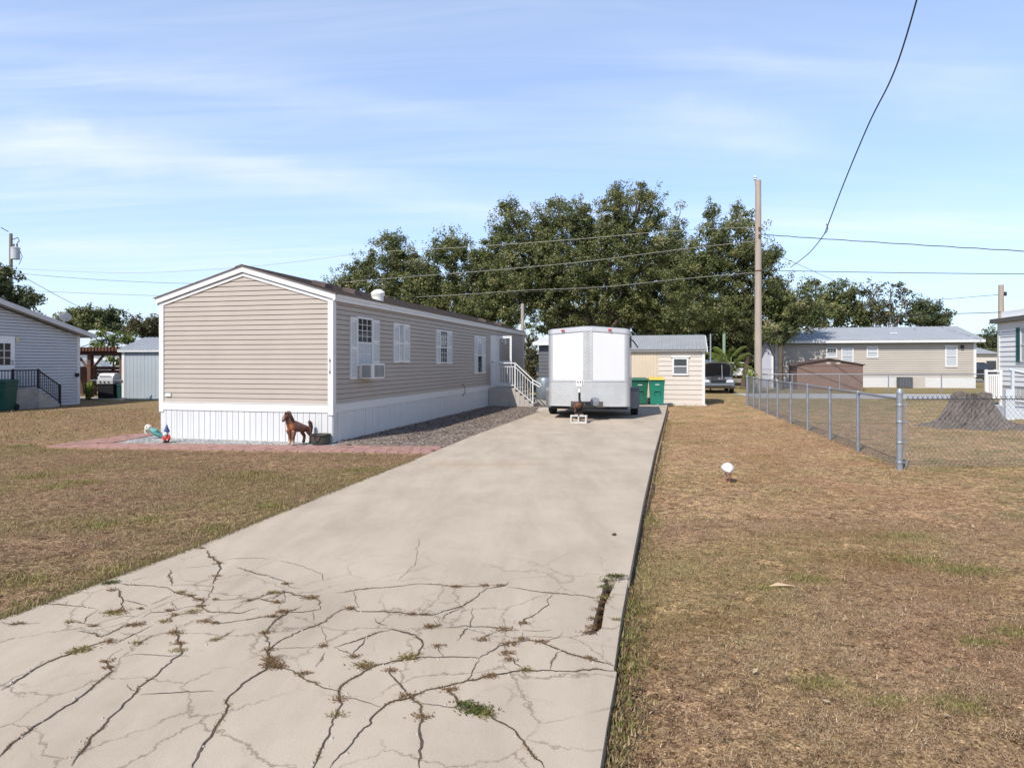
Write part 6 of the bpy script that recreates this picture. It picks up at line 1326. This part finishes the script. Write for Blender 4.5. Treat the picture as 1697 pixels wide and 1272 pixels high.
cr_b = [(6, '170,1090 230,960 265,890 280,840 295,790 290,745 310,715 350,690 400,660 440,635 500,625 560,610 635,585 655,540 620,500 560,485 510,475'), (4, '300,745 220,730 170,705 130,685 70,650 0,640'), (2, '310,762 400,790 470,812'), (5, '250,1080 370,940 425,870 470,825 510,795 590,775 640,755 700,735 750,725 840,700 900,690 980,672 1080,655 1210,655 1390,650 1490,658'), (7, '510,640 520,680 560,720 590,770 640,800 650,850 640,888 650,960 640,1080'), (4, '845,695 880,640 895,605'), (4, '520,625 640,598 730,597 820,597 900,602'), (3, '650,800 720,805 810,818'),
 (7, '745,730 800,775 830,810 900,835 960,865 1010,888 1090,960 1180,1080'), (5, '900,600 940,575 1000,545 1060,530 1110,525 1160,530 1230,560 1330,595 1405,615 1480,635'), (5, '1000,575 1035,600 1050,625 1090,650'), (4, '1205,650 1215,610 1240,575 1260,570'), (4, '0,560 40,525 120,485 200,458 260,420 310,390 340,380 370,400 480,400 560,405 620,412 690,415 760,395 830,375 890,335 930,300 1000,290 1025,270'), (3, '275,320 370,305 480,297 640,280 700,283 760,288 840,292 940,288'), (3, '1025,295 1100,305 1160,315 1230,322 1340,330 1420,345'),
 (2, '350,310 365,340 370,380'), (2, '180,400 185,440'), (2, '215,470 235,510 240,540'), (3, '750,470 860,465 960,470 1050,472'), (3, '870,385 865,430 865,465 830,490 800,528'), (3, '735,440 760,410 830,378'), (3, '1075,465 1100,430 1155,405 1200,370 1195,345 1215,325'), (2, '1085,480 1140,485 1210,478'), (2, '1085,490 1085,530'), (3, '895,525 940,500 985,485'), (2, '1190,525 1250,505 1260,490'), (4, '270,555 340,535 400,515 450,495 515,478'), (5, '345,590 390,545 415,515'), (3, '270,555 320,575 350,590'), (3, '190,640 215,610 228,578'), (3, '445,430 460,450 500,460'), (2, '520,475 600,500 650,520'), (3, '715,545 730,580 740,600'),
 (1.5, '0,560 200,555'), (5, '1380,480 1360,500'), (4, '1385,485 1415,505'), (1.5, '30,180 100,195 160,215 220,240 225,270'), (1, '640,80 620,200 540,270'), (3, '0,350 50,315 110,330 190,345 210,360 210,390 150,400 70,405 0,455'), (2, '1460,325 1530,330'), (2, '1450,420 1500,440')]
paths = []
for fn, src in ((CA, cr_a), (CB, cr_b)):
    for w, s in src:
        paths.append((w, [G(*fn(*map(float, q.split(','))), SL) for q in s.split()]))
V, Fc = [], []; weedline = []; RUN = []
for w, pts in paths:
    pts = [Vector(p) for p in pts]; out = [pts[0]]
    for a, b in zip(pts, pts[1:]):
        k = max(1, int((b-a).length/.022)); nrm = Vector((-(b-a).y, (b-a).x)).normalized(); off = 0
        for i in range(1, k+1):
            off = off*.6+random.gauss(0, .0045); out.append(a+(b-a)*i/k+(nrm*off if i < k else Vector((0, 0))))
    hw = .0005*w; n = len(out); amp = random.random()*6
    for i in range(n):
        t = (out[min(i+1, n-1)]-out[max(i-1, 0)]).normalized(); s = Vector((-t.y, t.x)); taper = min(1, (i+1)/6, (n-i)/6)
        ww = hw*taper*(.55+.5*abs(math.sin(i*.11+amp))+random.uniform(0, .5))+.0006
        hor = abs(s.y); ww *= 1+.5*hor
        b = len(V); V += [(out[i]+s*ww).to_tuple()+(SL+.0035,), (out[i]-s*ww*random.uniform(.6, 1.2)).to_tuple()+(SL+.0035,)]
        if i: Fc.append((b-2, b-1, b+1, b))
        if w >= 3 and abs(math.sin(i*.075+amp*2.3)+.5*math.sin(i*.21+amp)) < .62 and 2 < i < n-3: RUN.append((out[i].x, out[i].y, ww, t.x, t.y, amp))
        if w >= 3 and random.random() < .5: weedline.append((out[i], ww, w))
mb = MB(); mb.v, mb.f = V, Fc
ck = mb.build('driveway_cracks', mat('dark soil in cracks', (.085, .062, .047), .95, .55, 14)); kind(ck, 'structure')
# crumbled concrete along some cracks
mb = MB()
for p, ww, w in random.sample(weedline, min(200, len(weedline))):
    q = p+Vector((random.gauss(0, .018), random.gauss(0, .014))); s = random.uniform(.002, .007)
    mb.hexa([(q.x-s, q.y-s*.8, SL), (q.x+s*.7, q.y-s, SL), (q.x+s, q.y+s*.8, SL), (q.x-s*.8, q.y+s, SL), (q.x-s*.6, q.y-s*.5, SL+s), (q.x+s*.4, q.y-s*.6, SL+s*.9), (q.x+s*.6, q.y+s*.5, SL+s*1.1), (q.x-s*.5, q.y+s*.5, SL+s*.8)])
kind(mb.build('crumbled_concrete', M['concrete']), 'stuff')
# ---------------------------------------------------------------- grass
def pip(P_, poly):
    x, y = P_[:, 0], P_[:, 1]; ins = np.zeros(len(P_), bool); n = len(poly)
    for i in range(n):
        x1, y1 = poly[i]; x2, y2 = poly[(i+1) % n]
        c = ((y1 > y) != (y2 > y)) & (x < (x2-x1)*(y-y1)/(y2-y1+1e-12)+x1); ins ^= c
    return ins
def fbm(P_, sc, seed):
    r = np.random.default_rng(seed); o = np.zeros(len(P_))
    for k in range(14):
        a = r.uniform(0, 6.28); f = sc*r.uniform(.4, 2.6); o += np.sin((P_[:, 0]*math.cos(a)+P_[:, 1]*math.sin(a))*f+r.uniform(0, 6.28)+1.5*np.sin(P_[:, 1]*f*.6+k))/(14**.5)
    return o
green_px = [(1310, 812, .45, .16), (1290, 822, .25, .12), (1600, 945, .4, .22), (1520, 930, .3, .2), (1340, 960, .25, .15), (1270, 975, .15, .1), (1500, 890, .3, .15), (1585, 1170, .2, .14), (1470, 1165, .16, .1), (1360, 1135, .2, .12), (1620, 1065, .22, .12), (1690, 1050, .25, .15), (165, 871, .28, .2), (40, 965, .3, .25), (60, 790, .4, .3), (90, 808, .4, .2), (420, 785, .4, .2), (250, 862, .25, .2), (30, 740, .5, .3), (135, 800, .4, .25), (1445, 760, .6, .3), (1460, 765, .5, .2), (1345, 700, 1.2, .4), (1052, 1010, .12, .2), (1042, 1060, .14, .2), (1036, 1100, .16, .2), (1024, 1195, .10, .12), (1090, 800, .15, .6), (1075, 860, .14, .5), (1120, 700, .4, 1.0), (200, 950, .3, .2), (230, 940, .25, .2), (160, 975, .25, .2), (350, 880, .3, .25), (100, 1000, .25, .18), (450, 840, .3, .25), (600, 780, .5, .3)]
green = [(G(a, b), rx, ry) for a, b, rx, ry in green_px]
def blades(region, n, lmin, lmax, wid, seed, z0=.0):
    r = np.random.default_rng(seed); P_ = np.array(region, float); lo, hi = P_.min(0), P_.max(0); out = []; tot = 0
    while tot < n:
        q = r.uniform(lo, hi, (n*2, 2)); q = q[pip(q, region)]; k = (q[:, 0] < .80*q[:, 1]+.3) & (q[:, 0] > -.80*q[:, 1]-.3) & (q[:, 1] > 2.3); q = q[k]
        out.append(q); tot += len(q)
        if len(q) == 0: break
    q = np.concatenate(out)[:n]; q = q[~pip(q, DRIVE)]; k = len(q)
    f1 = fbm(q, 2.2, 3); f2 = fbm(q, 7, 5); f3 = fbm(q, .8, 9)
    gz = np.zeros(k)
    for (cx, cy), rx, ry in green: gz = np.maximum(gz, np.exp(-(((q[:, 0]-cx)/rx)**2+((q[:, 1]-cy)/ry)**2)*2.6))
    gz = np.clip(gz+.22*np.clip(f1-.8, 0, 1)+.10*np.clip(f2-.7, 0, 1)+.05*np.clip(f3, 0, 1), 0, 1)
    isg = r.random(k) < gz*.6; keep = (r.random(k) < np.clip(.55+.3*f2+.2*f1, .16, 1)) | isg; q, isg, f1, f2, f3 = q[keep], isg[keep], f1[keep], f2[keep], f3[keep]; k = len(q)
    a = r.uniform(0, 6.283, k); L = r.uniform(lmin, lmax, k)*np.where(isg, 1.45, 1); el = np.where(isg, r.uniform(.3, 1.25, k), np.abs(r.normal(.42, .36, k)))
    w = wid*r.uniform(.6, 1.3, k)*np.where(isg, 1.5, 1)
    d = np.stack([np.cos(a)*np.cos(el), np.sin(a)*np.cos(el), np.sin(el)], 1); s = np.stack([-np.sin(a), np.cos(a), np.zeros(k)], 1)*w[:, None]*.5
    b = np.column_stack([q, np.full(k, z0)+r.uniform(0, .012, k)]); tip = b+d*L[:, None]; tip[:, 2] = np.maximum(tip[:, 2], z0+.004)
    V = np.stack([b-s, b+s, tip], 1).reshape(-1, 3)
    pal = np.array([(.12, .075, .042), (.27, .175, .105), (.42, .29, .178), (.58, .44, .28), (.78, .65, .45)])
    ix = np.clip(r.normal(1.75, 1.0, k)+.35*f2, 0, 3.99); c = pal[ix.astype(int)]*(1-(ix % 1))[:, None]+pal[ix.astype(int)+1]*(ix % 1)[:, None]
    gp = np.array([(.17, .17, .055), (.27, .245, .085), (.40, .34, .15)]); gc = gp[r.integers(0, 3, k)]*r.uniform(.75, 1.2, (k, 1))
    ol = np.clip(f3+.25*f1, -1, 1)[:, None]; c = c*np.where(ol > 0, 1+ol*np.array([-.06, .02, -.16]), 1-ol*np.array([.0, -.03, .0])); c = c*np.where(q[:, :1] < -.5, .80, 1.0)
    c = np.where(isg[:, None], gc, c)
    red = np.clip(f1-.5, 0, 1)[:, None]*(q[:, :1] > 0); c = c*(1-.5*red)+np.array([.27, .115, .05])*.5*red*(~isg[:, None])+c*.5*red*isg[:, None]
    col = np.ones((k*3, 4)); col[:, :3] = np.repeat(c, 3, 0); return V, col
left = [G(*p) for p in ((-1500, 1240), (-500, 1260), (0, 1031), (327, 909), (520, 831), (690, 764), (712, 754), (84, 744.5), (60, 737), (-700, 737))]
left2 = [G(*p) for p in ((60, 736), (252, 712), (270, 690), (240, 676), (0, 682), (-300, 690), (-500, 737))]
right = [G(*p) for p in ((955, 1700), (1006, 1200), (1022, 1113), (1043, 955), (1066, 832), (1085, 748), (1100, 700), (1700, 700), (2400, 800), (2800, 1300), (2600, 1700))]
near_r = [p for p in [G(*q) for q in ((955, 1700), (1006, 1200), (1022, 1113), (1043, 955), (1060, 860), (2200, 860), (2600, 1300), (2400, 1700))]]
parts = [blades(near_r, 560000, .008, .022, .0028, 1), blades(right, 260000, .012, .034, .006, 2), blades(left, 300000, .014, .04, .006, 3), blades(left2, 26000, .03, .08, .014, 4)]
# ragged fringe of turf along the slab edges
fr = []
rs = np.random.default_rng(8)
for a, b, nn, sd in (((0, 1027), (327, 906), 2600, -1), ((327, 906), (520, 828), 2200, -1), ((520, 828), (690, 761), 2200, -1), ((1105, 690), (1066, 832), 1500, 1), ((1066, 832), (1043, 954), 900, 1), ((1041, 962), (1018, 1110), 900, 1), ((1022, 1113), (1004, 1215), 600, 1), ((1004, 1215), (985, 1330), 300, 1)):
    A, B = np.array(G(*a, SL)), np.array(G(*b, SL)); u = rs.random(nn); nv = np.array([(B-A)[1], -(B-A)[0]]); nv /= np.linalg.norm(nv); nv *= 1 if nv[0]*sd > 0 else -1
    p = A+(B-A)*u[:, None]+nv*(np.abs(rs.normal(.0, .05, nn))-.018 if sd < 0 else np.abs(rs.normal(.02, .07, nn))+(.045 if b[1] < 958 else .004))[:, None]
    an = rs.uniform(0, 6.28, nn); L = rs.uniform(.025, .07, nn)*(.9 if sd < 0 else .6); el = rs.uniform(.5, 1.4, nn); w = rs.uniform(.003, .007, nn)
    d = np.stack([np.cos(an)*np.cos(el), np.sin(an)*np.cos(el), np.sin(el)], 1)*L[:, None]; s = np.stack([-np.sin(an), np.cos(an), 0*an], 1)*w[:, None]
    bb_ = np.column_stack([p, np.zeros(nn)+(SL-.02 if sd < 0 else (SL-.05 if b[1] > 958 else 0))]); V = np.stack([bb_-s, bb_+s, bb_+d], 1).reshape(-1, 3)
    pal = np.array([(.17, .115, .065), (.28, .195, .115), (.24, .22, .075), (.18, .19, .055), (.40, .31, .18)]); c = pal[rs.integers(0, 5, nn)]*rs.uniform(.75, 1.2, (nn, 1)); col = np.ones((nn*3, 4)); col[:, :3] = np.repeat(c, 3, 0); parts.append((V, col))
V = np.concatenate([p[0] for p in parts]); C_ = np.concatenate([p[1] for p in parts])
kind(np_mesh('grass', V, np.arange(len(V)).reshape(-1, 3), M['grass'], None, {'Col': ('FLOAT_COLOR', C_)}), 'stuff')
mb = MB(); A, B = Vector(G(1107, 676, SL)), Vector(G(1043.5, 954, SL)); nv = Vector(((B-A).y, -(B-A).x)).normalized(); nv = nv if nv.x > 0 else -nv  # dark strip painted on the ground to widen the slab edge's shadow
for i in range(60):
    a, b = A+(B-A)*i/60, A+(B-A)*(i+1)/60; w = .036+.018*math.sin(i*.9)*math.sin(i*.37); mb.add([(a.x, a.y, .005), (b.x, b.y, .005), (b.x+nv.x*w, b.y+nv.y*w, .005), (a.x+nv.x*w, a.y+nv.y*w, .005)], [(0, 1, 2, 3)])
kind(mb.build('edge_shade_strip', mat('painted edge shade', (.04, .03, .022), .95, .4, 20, .5, 60)), 'structure')
# weeds rooted in the cracks
spots = [(CA, s) for s in ((620, 690, 1.6, 0), (450, 740, 1.8, 1), (470, 735, 1.6, 1), (410, 750, 1.4, 1), (600, 800, 1, 0), (610, 835, 1, 0), (1000, 700, 1.2, 0), (1005, 740, 1.4, 1), (985, 640, 1.7, 0), (770, 700, 1.2, 1), (1515, 790, 1.6, 0), (1520, 820, 1.9, 0), (1550, 830, 1.6, 0), (1515, 735, 1.2, 0), (1225, 250, 1.4, 0), (1190, 215, 1.0, 0), (1215, 320, 1.2, 0), (660, 530, 2.0, 1), (680, 515, 1.7, 0), (610, 525, 1.5, 1), (640, 355, 1.7, 2), (600, 362, 1.3, 2), (1020, 412, 1.4, 1), (1070, 432, 1.2, 0), (1120, 455, 1.2, 0), (1130, 490, 1.2, 0), (1080, 523, 1.8, 1), (960, 512, 1.2, 0), (1150, 575, 1.4, 0), (1210, 585, 1.1, 0), (1530, 415, 1.4, 1), (1560, 468, 1.4, 0), (1530, 548, 1.4, 0), (1595, 522, 1.2, 0), (1495, 640, 1.2, 0), (930, 575, 1.4, 1), (980, 540, 1, 0), (780, 593, 1.5, 0), (730, 597, 1.2, 0), (390, 578, 1.2, 1), (530, 600, 1.1, 0), (90, 590, 1.2, 0), (1130, 165, 1.2, 0), (630, 400, 1.2, 0), (1215, 680, 1.1, 1), (1210, 453, .8, 0), (1400, 458, .9, 0), (790, 505, .8, 0))]
spots += [(CB, s) for s in ((870, 820, 2.0, 2), (900, 832, 2.0, 2), (840, 805, 1.6, 2), (930, 845, 1.6, 1), (395, 632, 1.9, 1), (410, 640, 1.5, 0), (600, 598, 1.9, 1), (580, 602, 1.2, 1), (140, 668, 1.3, 0), (590, 765, 1.5, 0), (520, 655, 1.2, 0), (645, 860, 1.4, 0), (295, 780, 1.2, 0), (285, 850, 1.2, 1), (770, 740, 1.3, 0), (1100, 653, 1.4, 1), (1170, 532, 1.3, 0), (1020, 580, 1.4, 0), (1035, 610, 1.1, 0), (1030, 540, 1.6, 0), (1080, 520, 1.2, 0), (1085, 450, 1.3, 0), (1005, 478, 1.8, 0), (910, 522, 1.4, 0), (695, 462, 1.6, 0), (680, 468, 1.2, 0), (715, 550, 1.3, 0), (800, 293, 1.5, 0), (920, 288, 1.3, 0), (990, 288, 1.2, 0), (340, 388, 1.5, 0), (160, 342, 1.6, 0), (185, 338, 1.1, 0), (220, 550, 1.1, 0), (355, 595, 1.2, 0), (610, 411, 1, 0), (660, 413, 1, 0), (945, 680, 1.4, 0), (1370, 605, 1.1, 0), (1480, 248, 2.0, 2), (1500, 246, 1.8, 2), (1455, 268, 1.8, 2), (1445, 295, 1.7, 2), (1440, 340, 1.7, 1), (1430, 360, 1.3, 0), (1395, 430, 1.3, 0), (1385, 470, 1.3, 0), (1370, 492, 1.3, 0), (1410, 390, 1.2, 0), (1490, 435, 1.0, 1), (0, 620, 1.6, 0), (30, 640, 1.2, 0), (60, 280, 1.3, 0), (10, 320, 1.3, 1), (50, 400, 1.3, 0))]
parts = []
for fn, (x, y, s, g_) in spots:
    cx, cy = G(*fn(x, y), SL); nn = int(60*s); p = np.array([cx, cy])+rs.normal(0, .0125*s, (nn, 2))*np.array([1.35, .95]); an = rs.uniform(0, 6.28, nn); L = rs.uniform(.006, .019, nn)*s**.5; el = rs.uniform(.0, .8, nn); w = rs.uniform(.0015, .0035, nn)*(1.2 if g_ < 2 else 1.9)
    d = np.stack([np.cos(an)*np.cos(el), np.sin(an)*np.cos(el), np.sin(el)], 1)*L[:, None]; sv = np.stack([-np.sin(an), np.cos(an), 0*an], 1)*w[:, None]; b0 = np.column_stack([p, np.full(nn, SL+.004)])
    V = np.stack([b0-sv, b0+sv, b0+d], 1).reshape(-1, 3)
    pal = [np.array([(.15, .08, .04), (.23, .13, .065), (.29, .18, .095), (.19, .145, .07)]), np.array([(.22, .16, .065), (.27, .23, .08), (.17, .145, .05), (.34, .27, .12)]), np.array([(.06, .085, .02), (.11, .13, .03), (.15, .17, .05), (.13, .10, .05)])][g_]
    c = pal[rs.integers(0, 4, nn)]*rs.uniform(.75, 1.2, (nn, 1)); col = np.ones((nn*3, 4)); col[:, :3] = np.repeat(c, 3, 0); parts.append((V, col))
for (x, y, ww, tx, ty, am_) in RUN:
    nn = 9; al = rs.normal(0, .012, nn); ac = rs.normal(0, ww*.8+.0028, nn); p = np.array([x, y])+np.array([tx, ty])*al[:, None]+np.array([-ty, tx])*ac[:, None]
    an = rs.uniform(0, 6.28, nn); L = rs.uniform(.005, .014, nn); el = rs.uniform(0, .9, nn); w = rs.uniform(.0014, .003, nn)
    d = np.stack([np.cos(an)*np.cos(el), np.sin(an)*np.cos(el), np.sin(el)], 1)*L[:, None]; sv = np.stack([-np.sin(an), np.cos(an), 0*an], 1)*w[:, None]; b0 = np.column_stack([p, np.full(nn, SL+.004)])
    V = np.stack([b0-sv, b0+sv, b0+d], 1).reshape(-1, 3); pal = np.array([(.15, .08, .04), (.24, .14, .07), (.22, .18, .075), (.17, .13, .06)]) if am_ < 3.8 else np.array([(.17, .15, .055), (.24, .20, .08), (.20, .13, .06), (.13, .12, .05)])
    c = pal[rs.integers(0, 4, nn)]*rs.uniform(.75, 1.2, (nn, 1)); col = np.ones((nn*3, 4)); col[:, :3] = np.repeat(c, 3, 0); parts.append((V, col))
V = np.concatenate([p[0] for p in parts]); C_ = np.concatenate([p[1] for p in parts])
kind(np_mesh('crack_weeds', V, np.arange(len(V)).reshape(-1, 3), M['grass'], None, {'Col': ('FLOAT_COLOR', C_)}), 'stuff')
# fallen leaves
def litter(name, region, n, size, seed, cols, z=.012):
    r = np.random.default_rng(seed); P_ = np.array(region); q = r.uniform(P_.min(0), P_.max(0), (n*6, 2)); q = q[pip(q, region)][:n]
    if z < .05: q = q[~pip(q, DRIVE)]
    k = len(q); a = r.uniform(0, 6.28, k); s = size*r.uniform(.6, 1.4, k); u = np.stack([np.cos(a), np.sin(a), r.uniform(-.2, .5, k)], 1)*s[:, None]*.5; v = np.stack([-np.sin(a), np.cos(a), r.uniform(-.2, .3, k)], 1)*s[:, None]*.26
    b = np.column_stack([q, np.full(k, z)+.3*s]); V = np.stack([b-u, b+v, b+u, b-v], 1).reshape(-1, 3); c = np.array(cols)[r.integers(0, len(cols), k)]; col = np.ones((k*4, 4)); col[:, :3] = np.repeat(c, 4, 0); return V, col
lp2 = [litter('l', left, 420, .035, 21, [(.42, .30, .17), (.30, .18, .09), (.5, .40, .26)], .02), litter('l', right, 260, .04, 22, [(.42, .30, .17), (.30, .18, .09), (.52, .42, .28)], .02), litter('m', [G(*p) for p in ((553, 734), (720, 690), (800, 668), (900, 668), (905, 678), (780, 722), (738, 740), (640, 739))], 3800, .06, 23, [(.05, .036, .03), (.11, .08, .06), (.17, .13, .10), (.28, .23, .19), (.40, .35, .30)], .02)]
V = np.concatenate([p[0] for p in lp2]); C_ = np.concatenate([p[1] for p in lp2]); kind(np_mesh('fallen_leaves', V, np.arange(len(V)).reshape(-1, 4), M['grass'], None, {'Col': ('FLOAT_COLOR', C_)}), 'stuff')
x, y = G(1294, 974); t = MB().hexa([(-.09, -.012, .02), (.06, -.03, .03), (.10, -.02, .02), (-.02, .02, .03), (-.09, -.010, .024), (.06, -.028, .036), (.10, -.018, .025), (-.02, .021, .036)]).build('palm_husk', mat('tan husk', (.52, .38, .24), .8, .1)); t.location = (x, y, 0); tag(t, 'single long tan dry leaf lying on the lawn right of the broken slab edge', 'leaf')
x, y = G(1018, 887, SL); t = MB().ball((0, 0, .012), (.022, .014, .014), 8, 6).build('pine_cone', M['dark_brown']); t.location = (x, y, SL); tag(t, 'small dark seed pod lying on the pale drive near its right edge', 'seed pod')
